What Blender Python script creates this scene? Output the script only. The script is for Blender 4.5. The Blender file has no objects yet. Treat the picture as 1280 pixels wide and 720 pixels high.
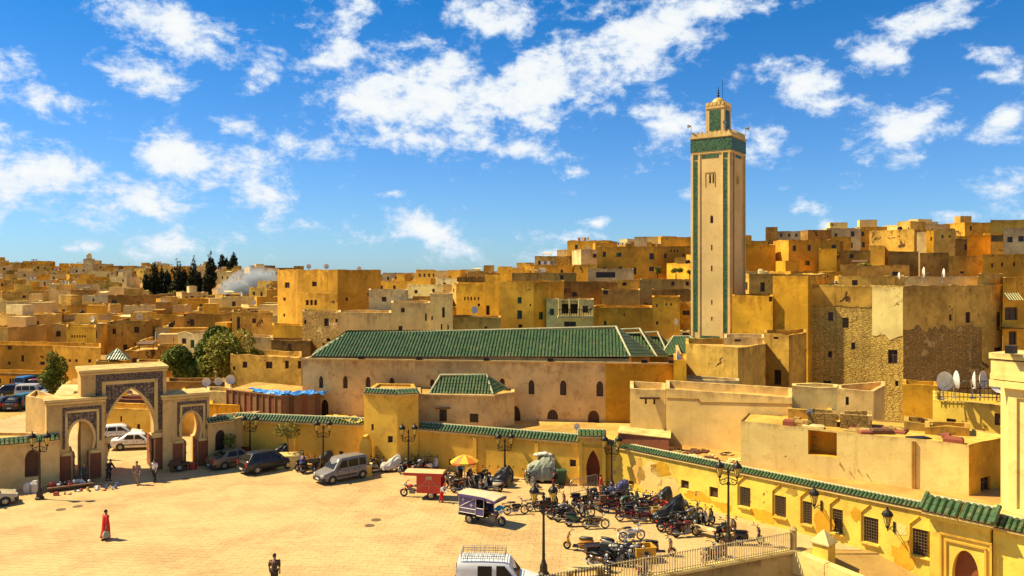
import bpy, bmesh, math, random
from mathutils import Vector, Matrix, noise
R = math.radians
random.seed(7)
scene = bpy.context.scene
# ------------------------------------------------------------------ camera, sky, sun, exposure
CH, F, HY = 16.0, 1000.0, 340.0          # eye height (m), focal length and horizon row in photo pixels
cam = bpy.data.cameras.new('camera')
cam.sensor_width = 36.0
cam.lens = 36.0 * F / 1280.0
cam.shift_y = -20.0 / 1280.0
cam.clip_start, cam.clip_end = 0.5, 9000
cam_o = bpy.data.objects.new('camera', cam)
cam_o.location = (0, 0, CH)
cam_o.rotation_euler = (R(90), 0, 0)
scene.collection.objects.link(cam_o)
scene.camera = cam_o
scene.view_settings.view_transform = 'Standard'
scene.view_settings.look = 'None'
scene.view_settings.gamma = 1.0
scene.view_settings.use_curve_mapping = False
scene.view_settings.exposure = 1.28

SUN_EL = 52.0
SUN_DIR = Vector((1.0, -0.16, -math.tan(R(SUN_EL)) * math.hypot(1.0, 0.16))).normalized()   # the way the light travels
sun = bpy.data.lights.new('sun', 'SUN')
sun.energy = 3.6
sun.angle = R(0.6)
sun.color = (1.0, 0.87, 0.56)
sun_o = bpy.data.objects.new('sun', sun)
sun_o.rotation_euler = SUN_DIR.to_track_quat('-Z', 'Y').to_euler()
sun_o.location = (-60, 0, 90)
scene.collection.objects.link(sun_o)

world = bpy.data.worlds.new('World')
scene.world = world
world.use_nodes = True


class NT:
    """a little node-tree writer"""
    def __init__(s, tree):
        s.t = tree
        s.t.nodes.clear()

    def n(s, typ, **kw):
        d = s.t.nodes.new(typ)
        for k, v in kw.items():
            if k.startswith('i_'):
                d.inputs[k[2:].replace('_', ' ')].default_value = v
            else:
                setattr(d, k, v)
        return d

    def l(s, a, b):
        s.t.links.new(a, b)

    def val(s, x, sock):
        if hasattr(x, 'is_output') or isinstance(x, bpy.types.NodeSocket):
            s.l(x, sock)
        else:
            sock.default_value = x

    def m(s, op, a, b=0.0, c=None, clamp=False):
        d = s.t.nodes.new('ShaderNodeMath')
        d.operation = op
        d.use_clamp = clamp
        s.val(a, d.inputs[0])
        s.val(b, d.inputs[1])
        if c is not None:
            s.val(c, d.inputs[2])
        return d.outputs[0]

    def mix(s, f, a, b, mode='MIX'):
        d = s.t.nodes.new('ShaderNodeMix')
        d.data_type = 'RGBA'
        d.blend_type = mode
        s.val(f, d.inputs[0])
        for x, k in ((a, 6), (b, 7)):
            if isinstance(x, tuple):
                d.inputs[k].default_value = (x[0], x[1], x[2], 1)
            else:
                s.l(x, d.inputs[k])
        return d.outputs[2]

    def noise(s, vec, scale, detail=4, rough=0.55, dist=0.0):
        d = s.n('ShaderNodeTexNoise', i_Scale=scale, i_Detail=detail, i_Roughness=rough, i_Distortion=dist)
        if vec is not None:
            s.l(vec, d.inputs['Vector'])
        return d.outputs[0]

    def ramp(s, f, lo, hi):
        d = s.n('ShaderNodeMapRange', i_From_Min=lo, i_From_Max=hi)
        d.interpolation_type = 'SMOOTHSTEP'
        s.val(f, d.inputs[0])
        return d.outputs[0]

    def vmul(s, vec, v):
        d = s.n('ShaderNodeVectorMath', operation='MULTIPLY')
        s.l(vec, d.inputs[0])
        d.inputs[1].default_value = v
        return d.outputs[0]


w = NT(world.node_tree)
w_out = w.n('ShaderNodeOutputWorld')
w_bg = w.n('ShaderNodeBackground', i_Strength=0.13)
w.l(w_bg.outputs[0], w_out.inputs[0])
sky = w.n('ShaderNodeTexSky')
sky.sky_type = 'NISHITA'
sky.sun_disc = False
sky.sun_elevation = R(SUN_EL)
sky.sun_rotation = math.atan2(-SUN_DIR.x, -SUN_DIR.y)
sky.altitude = 400
sky.air_density = 1.0
sky.dust_density = 0.3
sky.ozone_density = 2.2
scene.cycles.max_bounces = 6
scene.cycles.diffuse_bounces = 4
# clouds: soft patches at the bearings they have above the town, broken up by noise; beyond them the same field goes on
tc = w.n('ShaderNodeTexCoord')
sep = w.n('ShaderNodeSeparateXYZ')
w.l(tc.outputs['Generated'], sep.inputs[0])
az = w.m('ARCTAN2', sep.outputs[0], sep.outputs[1])
el = w.m('ARCSINE', sep.outputs[2])
cmb = w.n('ShaderNodeCombineXYZ')
w.l(az, cmb.inputs[0])
w.l(w.m('MULTIPLY', el, 1.5), cmb.inputs[1])
cv = cmb.outputs[0]
cm2 = w.n('ShaderNodeCombineXYZ')
w.l(az, cm2.inputs[0])
w.l(el, cm2.inputs[1])
aev = cm2.outputs[0]
n_big = w.noise(cv, 7.5, 4, 0.6, 0.1)
n_fine = w.noise(cv, 21.0, 7, 0.66, 0.15)


def bearing(px, py):
    x, z = (px - 640) / F, (HY - py) / F
    return math.atan2(x, 1), math.asin(z / math.sqrt(1 + x * x + z * z))


CLOUDS = [  # px, py, half width, half height (photo pixels), tilt (deg), weight
    (30, 215, 75, 42, 8, 1.0), (215, 30, 85, 30, 12, .95), (175, 92, 55, 20, 5, .8), (60, 125, 75, 25, 10, .62),
    (245, 205, 75, 28, 12, .95), (180, 250, 75, 26, 0, .85), (325, 240, 55, 32, 30, .85), (210, 305, 70, 22, 0, .75), (118, 308, 28, 9, 0, .7),
    (300, 153, 38, 11, -8, .7), (395, 75, 80, 22, -14, .72), (385, 180, 55, 18, 15, .68), (435, 20, 40, 25, -30, .75),
    (470, 130, 55, 45, 5, .95), (560, 120, 75, 50, 15, 1.0), (680, 110, 95, 42, -22, 1.05), (800, 50, 90, 35, -20, 1.0), (880, 10, 100, 22, -10, .9),
    (620, 20, 50, 28, 0, .85), (740, 15, 50, 20, 0, .6), (540, 175, 110, 22, 4, .8), (660, 185, 50, 14, 8, .8), (835, 155, 40, 32, 35, .85),
    (545, 290, 55, 24, 18, .8), (450, 295, 25, 10, 10, .65), (487, 242, 20, 6, -5, .7), (700, 297, 40, 11, 5, .8), (690, 322, 48, 12, -3, .8),
    (745, 278, 20, 6, 0, .75), (720, 215, 30, 8, 0, .62), (780, 220, 25, 9, -15, .62),
    (950, 175, 35, 32, 20, .6), (1000, 100, 62, 20, 12, .9), (1040, 128, 48, 16, 0, .78), (1100, 60, 50, 25, -25, .8), (1150, 30, 70, 18, -12, .8),
    (1130, 165, 62, 26, -12, .88), (1240, 68, 45, 14, 10, .75), (1240, 95, 28, 8, 0, .72), (1250, 150, 40, 14, -30, .85), (1255, 240, 40, 22, -5, .8),
    (1195, 268, 25, 7, 0, .78), (1020, 258, 20, 12, 10, .72), (1030, 283, 22, 8, -10, .7), (985, 232, 14, 5, 0, .6), (860, 240, 20, 10, 0, .5),
    (-60, 90, 90, 30, 0, .9), (-80, 260, 80, 40, 0, .9), (1380, 120, 90, 40, -10, .9), (1370, 260, 70, 25, 0, .8), (500, -60, 140, 40, 0, .9), (1000, -70, 160, 40, 0, .9)]
acc = None
for (px, py, hw, hh, tilt, wt) in CLOUDS:
    a0, e0 = bearing(px, py)
    mp = w.n('ShaderNodeMapping', vector_type='TEXTURE')
    w.l(aev, mp.inputs[0])
    mp.inputs['Location'].default_value = (a0, e0, 0)
    mp.inputs['Rotation'].default_value = (0, 0, R(-tilt))
    mp.inputs['Scale'].default_value = (2.0 * hw / F * math.cos(a0) ** 2, 2.0 * hh / F * math.cos(a0), 1)
    gr = w.n('ShaderNodeTexGradient', gradient_type='SPHERICAL')
    w.l(mp.outputs[0], gr.inputs[0])
    acc = w.m('MULTIPLY', gr.outputs['Fac'], wt) if acc is None else w.m('MAXIMUM', acc, w.m('MULTIPLY', gr.outputs['Fac'], wt))
# the same broken field elsewhere in the sky
far_field = w.m('MULTIPLY', w.ramp(w.noise(cv, 2.6, 3, 0.5), 0.42, 0.72), 0.9)
inside = w.m('MULTIPLY', w.ramp(w.m('ABSOLUTE', az), 0.85, 0.62), w.ramp(el, 0.5, 0.38))
field = w.m('ADD', w.m('MULTIPLY', acc, inside), w.m('MULTIPLY', far_field, w.m('SUBTRACT', 1.0, inside)))
dens = w.m('ADD', w.m('MULTIPLY', field, 0.93), w.m('ADD', w.m('MULTIPLY_ADD', n_big, 0.7, -0.35), w.m('MULTIPLY_ADD', n_fine, 2.0, -1.0)))
above = w.ramp(el, -0.01, 0.03)
cover = w.m('MULTIPLY', w.ramp(dens, 0.24, 0.74), above)
thick = w.ramp(dens, 0.35, 1.0)
shade = w.mix(thick, (2.3, 2.65, 3.1), (3.1, 3.15, 3.1))
hue = w.mix(w.ramp(el, 0.0, 0.45), (0.19, 0.30, 0.45), (0.008, 0.24, 0.43))
tint = w.mix(1.0, sky.outputs[0], hue, 'MULTIPLY')
final = w.mix(w.m('MULTIPLY', cover, 0.97), tint, shade)
w.l(final, w_bg.inputs['Color'])
world.cycles.sampling_method = 'MANUAL'
world.cycles.sample_map_resolution = 512


# ------------------------------------------------------------------ turning photo pixels into places
def at(px, py, Y):
    return Vector(((px - 640) / F * Y, Y, CH - (py - HY) / F * Y))


def gnd(px, py, z=0.0):
    Y = (CH - z) * F / (py - HY)
    return Vector(((px - 640) / F * Y, Y, z))


def pl(px, Y):
    return Vector(((px - 640) / F * Y, Y))


def zt(py, Y):
    return CH - (py - HY) / F * Y


# ------------------------------------------------------------------ object helpers
COL = scene.collection


def tag(o, label=None, cat=None, group=None, kind=None):
    for k, v in (('label', label), ('category', cat), ('group', group), ('kind', kind)):
        if v:
            o[k] = v
    return o


def empty(name, loc=(0, 0, 0), rz=0.0, label=None, cat=None, group=None, parent=None):
    o = bpy.data.objects.new(name, None)
    o.location = loc
    o.rotation_euler = (0, 0, rz)
    o.empty_display_size = 0.3
    COL.objects.link(o)
    if parent:
        o.parent = parent
    return tag(o, label, cat, group)


def link(name, me, parent=None, loc=(0, 0, 0), rot=(0, 0, 0), scale=(1, 1, 1)):
    o = bpy.data.objects.new(name, me)
    o.location = loc
    o.rotation_euler = rot
    o.scale = scale
    COL.objects.link(o)
    if parent:
        o.parent = parent
    return o


KIDS = {}


def copy_tree(src, loc=None, rz=None, label=None, group=None, parent=None):
    """a copy of a thing with copies of its parts and sub-parts (mesh data shared)"""
    c = src.copy()
    COL.objects.link(c)
    c.parent = parent
    if loc is not None:
        c.location = loc
    if rz is not None:
        c.rotation_euler = (0, 0, rz)
    if label:
        c['label'] = label
    if group:
        c['group'] = group
    for k in list(src.children):
        copy_tree(k, parent=c)
    return c


class MB:
    """collects geometry; build() links it as ONE mesh object"""
    def __init__(s, org=(0, 0, 0)):
        s.v, s.f, s.mi, s.o = [], [], [], Vector(org)
        s.col = None

    def add(s, vs, fs, m=0):
        b = len(s.v)
        s.v.extend(tuple(Vector(p) - s.o) for p in vs)
        for f in fs:
            s.f.append(tuple(i + b for i in f))
            s.mi.append(m)
        return s

    def quad(s, a, b, c, d, m=0):
        return s.add((a, b, c, d), ((0, 1, 2, 3),), m)

    def box(s, c, size, rz=0.0, m=0, mat=None):
        hx, hy, hz = size[0] / 2, size[1] / 2, size[2] / 2
        M = mat if mat is not None else Matrix.Rotation(rz, 3, 'Z')
        c = Vector(c)
        vs = [c + M @ Vector((x * hx, y * hy, z * hz)) for z in (-1, 1) for x, y in ((-1, -1), (1, -1), (1, 1), (-1, 1))]
        return s.add(vs, ((0, 3, 2, 1), (4, 5, 6, 7), (0, 1, 5, 4), (1, 2, 6, 5), (2, 3, 7, 6), (3, 0, 4, 7)), m)

    def prism(s, poly, z0, z1, m=0):
        """vertical prism over a counter-clockwise plan polygon"""
        n = len(poly)
        vs = [(p[0], p[1], z0) for p in poly] + [(p[0], p[1], z1) for p in poly]
        fs = [tuple(range(n - 1, -1, -1)), tuple(range(n, 2 * n))] + [(i, (i + 1) % n, n + (i + 1) % n, n + i) for i in range(n)]
        return s.add(vs, fs, m)

    def tube(s, pts, rad, n=6, m=0, caps=True):
        """a tube through points; rad a number or one per point"""
        pts = [Vector(p) for p in pts]
        if not isinstance(rad, (list, tuple)):
            rad = [rad] * len(pts)
        vs, fs = [], []
        for i, p in enumerate(pts):
            d = (pts[min(i + 1, len(pts) - 1)] - pts[max(i - 1, 0)])
            if d.length < 1e-9:
                d = Vector((0, 0, 1))
            d.normalize()
            a = d.cross(Vector((0, 0, 1)))
            if a.length < 1e-3:
                a = Vector((1, 0, 0)) - d * d.x
            a.normalize()
            b = d.cross(a)
            for k in range(n):
                t = 2 * math.pi * k / n
                vs.append(p + (a * math.cos(t) + b * math.sin(t)) * rad[i])
        for i in range(len(pts) - 1):
            for k in range(n):
                fs.append((i * n + k, i * n + (k + 1) % n, (i + 1) * n + (k + 1) % n, (i + 1) * n + k))
        if caps:
            fs.append(tuple(range(n - 1, -1, -1)))
            fs.append(tuple((len(pts) - 1) * n + k for k in range(n)))
        return s.add(vs, fs, m)

    def lathe(s, prof, n=12, c=(0, 0, 0), m=0):
        c = Vector(c)
        vs, fs = [], []
        for r, z in prof:
            for k in range(n):
                t = 2 * math.pi * k / n
                vs.append(c + Vector((r * math.cos(t), r * math.sin(t), z)))
        for i in range(len(prof) - 1):
            for k in range(n):
                fs.append((i * n + k, i * n + (k + 1) % n, (i + 1) * n + (k + 1) % n, (i + 1) * n + k))
        fs.append(tuple(range(n - 1, -1, -1)))
        fs.append(tuple((len(prof) - 1) * n + k for k in range(n)))
        return s.add(vs, fs, m)

    def ball(s, c, rad, n=10, k=6, m=0):
        if not isinstance(rad, (list, tuple)):
            rad = (rad,) * 3
        c = Vector(c)
        vs = [c + Vector((0, 0, -rad[2]))]
        for i in range(1, k):
            p = math.pi * i / k - math.pi / 2
            for j in range(n):
                t = 2 * math.pi * j / n
                vs.append(c + Vector((rad[0] * math.cos(p) * math.cos(t), rad[1] * math.cos(p) * math.sin(t), rad[2] * math.sin(p))))
        vs.append(c + Vector((0, 0, rad[2])))
        fs = [(0, 1 + (j + 1) % n, 1 + j) for j in range(n)]
        for i in range(k - 2):
            for j in range(n):
                fs.append((1 + i * n + j, 1 + i * n + (j + 1) % n, 1 + (i + 1) * n + (j + 1) % n, 1 + (i + 1) * n + j))
        L = len(vs) - 1
        fs += [(1 + (k - 2) * n + j, 1 + (k - 2) * n + (j + 1) % n, L) for j in range(n)]
        return s.add(vs, fs, m)

    def loft(s, rings, m=0, close=True, caps=True):
        n = len(rings[0])
        vs = [p for r in rings for p in r]
        fs = []
        for i in range(len(rings) - 1):
            for k in range(n if close else n - 1):
                fs.append((i * n + k, i * n + (k + 1) % n, (i + 1) * n + (k + 1) % n, (i + 1) * n + k))
        if caps:
            fs.append(tuple(range(n - 1, -1, -1)))
            fs.append(tuple((len(rings) - 1) * n + k for k in range(n)))
        return s.add(vs, fs, m)

    def mesh(s, name, mats, smooth=False):
        me = bpy.data.meshes.new(name)
        me.from_pydata(s.v, [], s.f)
        for x in (mats if isinstance(mats, (list, tuple)) else [mats]):
            me.materials.append(x)
        me.polygons.foreach_set('material_index', s.mi)
        if smooth:
            me.polygons.foreach_set('use_smooth', [True] * len(s.f))
        me.update()
        return me

    def build(s, name, mats, parent=None, smooth=False, loc=(0, 0, 0), kind=None):
        o = link(name, s.mesh(name, mats, smooth), parent, loc)
        if kind:
            o['kind'] = kind
        return o


# ------------------------------------------------------------------ materials
MATS = {}


def bsdf(name):
    m = bpy.data.materials.new(name)
    m.use_nodes = True
    t = NT(m.node_tree)
    o = t.n('ShaderNodeOutputMaterial')
    b = t.n('ShaderNodeBsdfPrincipled')
    t.l(b.outputs[0], o.inputs[0])
    return m, t, b


def plain(name, c, rough=0.6, metal=0.0, var=0.12, scale=3.0, coat=0.0, bump=0.0):
    """painted or solid surface with a little unevenness"""
    if name in MATS:
        return MATS[name]
    m, t, b = bsdf(name)
    g = t.n('ShaderNodeNewGeometry')
    f = t.noise(g.outputs['Position'], scale, 5, 0.6)
    t.l(t.mix(f, tuple(x * (1 - var * 1.6) for x in c), tuple(min(1, x * (1 + var)) for x in c)), b.inputs['Base Color'])
    t.l(t.m('MULTIPLY_ADD', f, 0.2, rough - 0.1, True), b.inputs['Roughness'])
    b.inputs['Metallic'].default_value = metal
    if coat:
        b.inputs['Coat Weight'].default_value = coat
    if bump:
        bp = t.n('ShaderNodeBump', i_Strength=bump, i_Distance=0.02)
        t.l(t.noise(g.outputs['Position'], scale * 6, 4), bp.inputs['Height'])
        t.l(bp.outputs[0], b.inputs['Normal'])
    MATS[name] = m
    return m


def plaster(name, base, stain=0.5, peel=0.0, under=(0.16, 0.075, 0.025), var=0.35, streak=0.4, bump=0.35, seedv=0.0, crest=.6):
    """old lime plaster: blotches, rain streaks, patches where it has come off"""
    if name in MATS:
        return MATS[name]
    base = (base[0], base[1] * .97, base[2] * .68)
    stain, var = min(1, stain * 1.35), min(.55, var * 1.25)
    m, t, b = bsdf(name)
    g = t.n('ShaderNodeNewGeometry')
    ad = t.n('ShaderNodeVectorMath', operation='ADD')
    t.l(g.outputs['Position'], ad.inputs[0])
    ad.inputs[1].default_value = (seedv * 13.1, seedv * 7.7, seedv * 3.3)
    P = ad.outputs[0]
    big = t.noise(P, 0.22, 4, 0.62, 0.3)
    mid = t.noise(P, 1.3, 5, 0.70, 0.2)
    fine = t.noise(P, 9.0, 3, 0.7)
    lo = tuple(x * (1 - var) for x in base)
    hi = tuple(min(0.9, x * (1 + var * 0.45)) for x in base)
    c = t.mix(t.ramp(big, 0.3, 0.72), lo, hi)
    c = t.mix(t.m('MULTIPLY', t.ramp(mid, 0.50, 0.74), stain), c, (base[0] * .52, base[1] * .44, base[2] * .38))
    c = t.mix(t.m('MULTIPLY', t.ramp(mid, 0.44, 0.26), stain * .6), c, tuple(min(.9, x * 1.22) for x in base))
    st = t.noise(t.vmul(P, (1.1, 1.1, 0.10)), 1.6, 4, 0.7)
    c = t.mix(t.m('MULTIPLY', t.ramp(st, 0.54, 0.78), streak), c, (base[0] * .42, base[1] * .34, base[2] * .3))
    c = t.mix(t.m('MULTIPLY', t.ramp(fine, 0.56, 0.8), 0.35), c, (base[0] * .6, base[1] * .52, base[2] * .45))
    if crest and streak:                     # soot and lichen along the wall head, running down in tongues
        gz = t.n('ShaderNodeSeparateXYZ')
        t.l(t.n('ShaderNodeTexCoord').outputs['Generated'], gz.inputs[0])
        edge = t.m('ADD', gz.outputs[2], t.m('MULTIPLY_ADD', st, .36, -.18))
        c = t.mix(t.m('MULTIPLY', t.ramp(edge, .86, 1.02), t.m('MULTIPLY', t.ramp(mid, .3, .6), crest)), c, (base[0] * .3, base[1] * .25, base[2] * .3))
    h = t.m('MULTIPLY_ADD', fine, 0.5, mid)
    if peel > 0:
        pn = t.noise(P, 0.42, 6, 0.66, 0.5)
        mask = t.ramp(pn, 0.66 - peel * 0.25, 0.69 - peel * 0.25)
        bn = t.n('ShaderNodeTexVoronoi', i_Scale=3.0)
        t.l(t.vmul(P, (1.2, 1.2, 3.2)), bn.inputs['Vector'])
        uc = t.mix(t.ramp(bn.outputs['Distance'], 0.1, 0.55), tuple(x * 1.5 for x in under), tuple(x * .5 for x in under))
        c = t.mix(mask, c, uc)
        h = t.m('SUBTRACT', h, t.m('MULTIPLY', mask, 1.2))
    t.l(c, b.inputs['Base Color'])
    b.inputs['Roughness'].default_value = 0.93
    b.inputs['Specular IOR Level'].default_value = 0.2
    bp = t.n('ShaderNodeBump', i_Strength=bump, i_Distance=0.06)
    t.l(h, bp.inputs['Height'])
    t.l(bp.outputs[0], b.inputs['Normal'])
    MATS[name] = m
    return m


def rubble(name, c1, c2, mortar, sc=(2.2, 2.2, 5.5), plaster_c=None):
    """coursed rubble / brick laid in uneven rows, too fine to pick apart"""
    if name in MATS:
        return MATS[name]
    c1, c2, mortar = (tuple((x[0], x[1], x[2] * .7)) for x in (c1, c2, mortar))
    m, t, b = bsdf(name)
    g = t.n('ShaderNodeNewGeometry')
    P = g.outputs['Position']
    V = t.vmul(P, sc)
    v1 = t.n('ShaderNodeTexVoronoi', i_Scale=1.0, i_Randomness=0.75)
    t.l(V, v1.inputs['Vector'])
    v2 = t.n('ShaderNodeTexVoronoi', i_Scale=1.0, i_Randomness=0.75)
    v2.feature = 'DISTANCE_TO_EDGE'
    t.l(V, v2.inputs['Vector'])
    sp = t.n('ShaderNodeSeparateColor')
    t.l(v1.outputs['Color'], sp.inputs[0])
    c = t.mix(sp.outputs[0], c1, c2)
    c = t.mix(t.ramp(v2.outputs['Distance'], 0.11, 0.03), c, mortar)
    big = t.noise(P, 0.3, 7, 0.65)
    c = t.mix(t.m('MULTIPLY', t.ramp(big, 0.42, 0.7), 0.55), c, tuple(x * .45 for x in c1))
    if plaster_c:
        c = t.mix(t.ramp(t.noise(P, 0.5, 8, 0.66, 0.4), 0.56, 0.60), c, plaster_c)
    t.l(c, b.inputs['Base Color'])
    b.inputs['Roughness'].default_value = 0.95
    bp = t.n('ShaderNodeBump', i_Strength=0.7, i_Distance=0.06)
    t.l(t.m('ADD', t.ramp(v2.outputs['Distance'], 0.0, 0.16), t.noise(P, 14, 4)), bp.inputs['Height'])
    t.l(bp.outputs[0], b.inputs['Normal'])
    MATS[name] = m
    return m


def glazed(name, c, dark, rough=0.3):
    """green glazed roof tile, uneven firing from tile to tile"""
    if name in MATS:
        return MATS[name]
    m, t, b = bsdf(name)
    g = t.n('ShaderNodeNewGeometry')
    P = g.outputs['Position']
    v = t.n('ShaderNodeTexVoronoi', i_Scale=2.9)
    t.l(P, v.inputs['Vector'])
    sp = t.n('ShaderNodeSeparateColor')
    t.l(v.outputs['Color'], sp.inputs[0])
    f = t.m('ADD', t.m('MULTIPLY', sp.outputs[0], .8), t.m('MULTIPLY_ADD', t.noise(P, .5, 5, .65), .9, -.3))
    col = t.mix(f, dark, c)
    col = t.mix(t.m('MULTIPLY', t.ramp(t.noise(P, 1.1, 5, .7), .52, .72), .6), col, (.22, .17, .06))
    t.l(col, b.inputs['Base Color'])
    b.inputs['Roughness'].default_value = rough
    b.inputs['Specular IOR Level'].default_value = 0.45
    MATS[name] = m
    return m


def mosaic(name, c1, c2, scale):
    """cut-tile mosaic too fine to pick apart"""
    m, t, b = bsdf(name)
    tcn = t.n('ShaderNodeTexCoord')
    ro = t.n('ShaderNodeMapping')
    ro.inputs['Rotation'].default_value = (0, R(45), 0)
    t.l(tcn.outputs['Object'], ro.inputs[0])
    ck = t.n('ShaderNodeTexChecker', i_Scale=scale)
    t.l(ro.outputs[0], ck.inputs[0])
    v = t.n('ShaderNodeTexVoronoi', i_Scale=scale * .8)
    t.l(tcn.outputs['Object'], v.inputs[0])
    c = t.mix(ck.outputs[1], c1, c2)
    c = t.mix(t.ramp(v.outputs['Distance'], .35, .7), c, tuple(x * .5 for x in c1))
    t.l(c, b.inputs['Base Color'])
    b.inputs['Roughness'].default_value = .55
    return m


M_yel = plaster('plaster_yellow', (.87, .495, .09), stain=.4, peel=.05, var=.2, streak=.22, under=(.42, .25, .12))
M_yel2 = plaster('plaster_lemon', (.90, .62, .125), stain=.4, peel=.14, var=.22, streak=.22, under=(.60, .30, .06), seedv=1)
M_gate = plaster('plaster_gate', (.74, .50, .25), stain=.35, var=.25, streak=.35, seedv=2)
M_mosq = plaster('plaster_mosque', (.78, .53, .27), stain=.6, var=.25, streak=.28, seedv=3)
M_cream = plaster('plaster_cream', (.90, .655, .30), stain=.34, peel=.08, var=.2, streak=.5, under=(.5, .3, .1), seedv=4)
M_beige = plaster('plaster_beige', (.82, .56, .25), stain=.25, var=.18, streak=.25, seedv=5)
M_ochre = plaster('plaster_ochre', (.74, .39, .05), stain=.5, peel=.06, var=.3, streak=.5, seedv=6)
M_orange = plaster('plaster_orange', (.76, .40, .035), stain=.55, peel=.10, var=.3, streak=.4, under=(.5, .27, .08), seedv=7)
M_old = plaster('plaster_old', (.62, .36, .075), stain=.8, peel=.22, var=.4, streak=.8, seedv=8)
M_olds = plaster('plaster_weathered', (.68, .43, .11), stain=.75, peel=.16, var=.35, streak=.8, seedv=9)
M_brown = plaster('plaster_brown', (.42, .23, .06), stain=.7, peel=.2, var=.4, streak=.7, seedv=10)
M_rose = plaster('plaster_rose', (.70, .42, .115), stain=.5, peel=.06, var=.3, streak=.5, seedv=11)
M_pale = plaster('plaster_pale', (.80, .62, .36), stain=.5, var=.3, streak=.5, seedv=12)
M_min = plaster('plaster_minaret', (.76, .53, .28), stain=.2, var=.14, streak=.2, bump=.2, seedv=13, crest=0)
M_trim = plaster('plaster_trim', (.78, .56, .27), stain=.3, var=.2, streak=.3, seedv=14)
M_roof = plaster('roof_screed', (.56, .34, .11), stain=.7, var=.35, streak=.0, seedv=15)
M_terr = plaster('terrace_screed', (.60, .33, .11), stain=.55, var=.3, streak=.0, seedv=16)
M_rub = rubble('rubble_stone', (.54, .33, .075), (.74, .48, .13), (.34, .19, .045))
M_rub2 = rubble('rubble_dark', (.34, .19, .05), (.48, .29, .085), (.22, .12, .03), plaster_c=(.58, .36, .11))
M_tile = glazed('green_tile', (.075, .135, .042), (.03, .07, .02), rough=.4)
M_tile_dk = plain('tile_bed', (.02, .06, .02), .8)
M_mortar = plain('tile_mortar', (.52, .46, .24), .9, var=.3)
M_green = mosaic('green_faience', (.028, .10, .028), (.06, .16, .05), 6.0)
M_greenp = plain('green_paint', (.03, .12, .05), .5)
M_dark = plain('window_dark', (.025, .016, .01), .35, var=.3)
M_glass = plain('window_glass', (.03, .03, .028), .12, var=.2)
M_wood = plain('old_wood', (.15, .062, .02), .8, var=.35, scale=5, bump=.3)
M_wood2 = plain('door_wood', (.27, .075, .018), .7, var=.35, scale=4, bump=.2)
M_woodl = plain('plank_wood', (.30, .135, .04), .8, var=.4, scale=3, bump=.3)
M_iron = plain('iron_black', (.022, .018, .014), .5, metal=.6)
M_irong = plain('lamp_iron', (.05, .038, .022), .5, metal=.5, var=.3)
M_bars = plain('grille_iron', (.17, .10, .04), .7, metal=.3, var=.3)
M_rust = plain('rusty_iron', (.16, .055, .02), .8, metal=.3, var=.4)
M_steel = plain('galvanised_steel', (.42, .40, .34), .45, metal=.7)
M_white = plain('white_paint', (.74, .72, .66), .5)
M_dish = plain('dish_white', (.70, .66, .55), .5, var=.25)
M_stone = plaster('stone_grey', (.50, .36, .17), stain=.6, var=.3, streak=.5, seedv=17)
M_lampg = plain('lamp_glass', (.72, .50, .10), .2, var=.2)
M_blue = plain('blue_tarp', (.02, .22, .60), .5, var=.3, scale=5, bump=.5)
# ------------------------------------------------------------------ building kit
def arch_profile(kind, n=9):
    """half outline of an opening: (height fraction, half-width fraction), bottom to apex"""
    out = []
    if kind == 'round':
        out = [(0, 1.0), (.62, 1.0)] + [(.62 + .38 * math.sin(a), math.cos(a)) for a in [math.pi / 2 * k / n for k in range(1, n + 1)]]
    elif kind == 'half':
        out = [(0, 1.0), (.25, 1.0)] + [(.25 + .75 * math.sin(a), math.cos(a)) for a in [math.pi / 2 * k / n for k in range(1, n + 1)]]
    elif kind == 'pointed':       # a tall arch bulging slightly above its imposts
        out = [(0, .90), (.38, .90), (.385, 1.0), (.52, 1.0)] + [(.52 + .48 * (k / n), (1 - (k / n) ** 1.75) ** .8) for k in range(1, n + 1)]
    elif kind == 'horseshoe':
        out = [(0, .62), (.50, .62), (.505, .74)]
        for k in range(0, n + 1):
            a = -R(38) + (math.pi / 2 + R(38)) * k / n
            out.append((.50 + .012 + (.488) * (math.sin(a) + math.sin(R(38))) / (1 + math.sin(R(38))), max(0.0, math.cos(a))))
    out[-1] = (1.0, 0.0)
    return out


class Hole:
    def __init__(s, t0, t1, z0, z1, prof=None, depth=.22):
        s.t0, s.t1, s.z0, s.z1, s.prof, s.depth = t0, t1, z0, z1, prof, depth

    def outline(s):
        """points (t, z) up the near side over the top and down the far side"""
        if not s.prof:
            return [(s.t0, s.z0), (s.t0, s.z1), (s.t1, s.z1), (s.t1, s.z0)]
        c, hw, h = (s.t0 + s.t1) / 2, (s.t1 - s.t0) / 2, s.z1 - s.z0
        L = [(c - hw * w_, s.z0 + h * f) for f, w_ in s.prof]
        Rr = [(c + hw * w_, s.z0 + h * f) for f, w_ in reversed(s.prof[:-1])]
        return L + Rr


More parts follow.
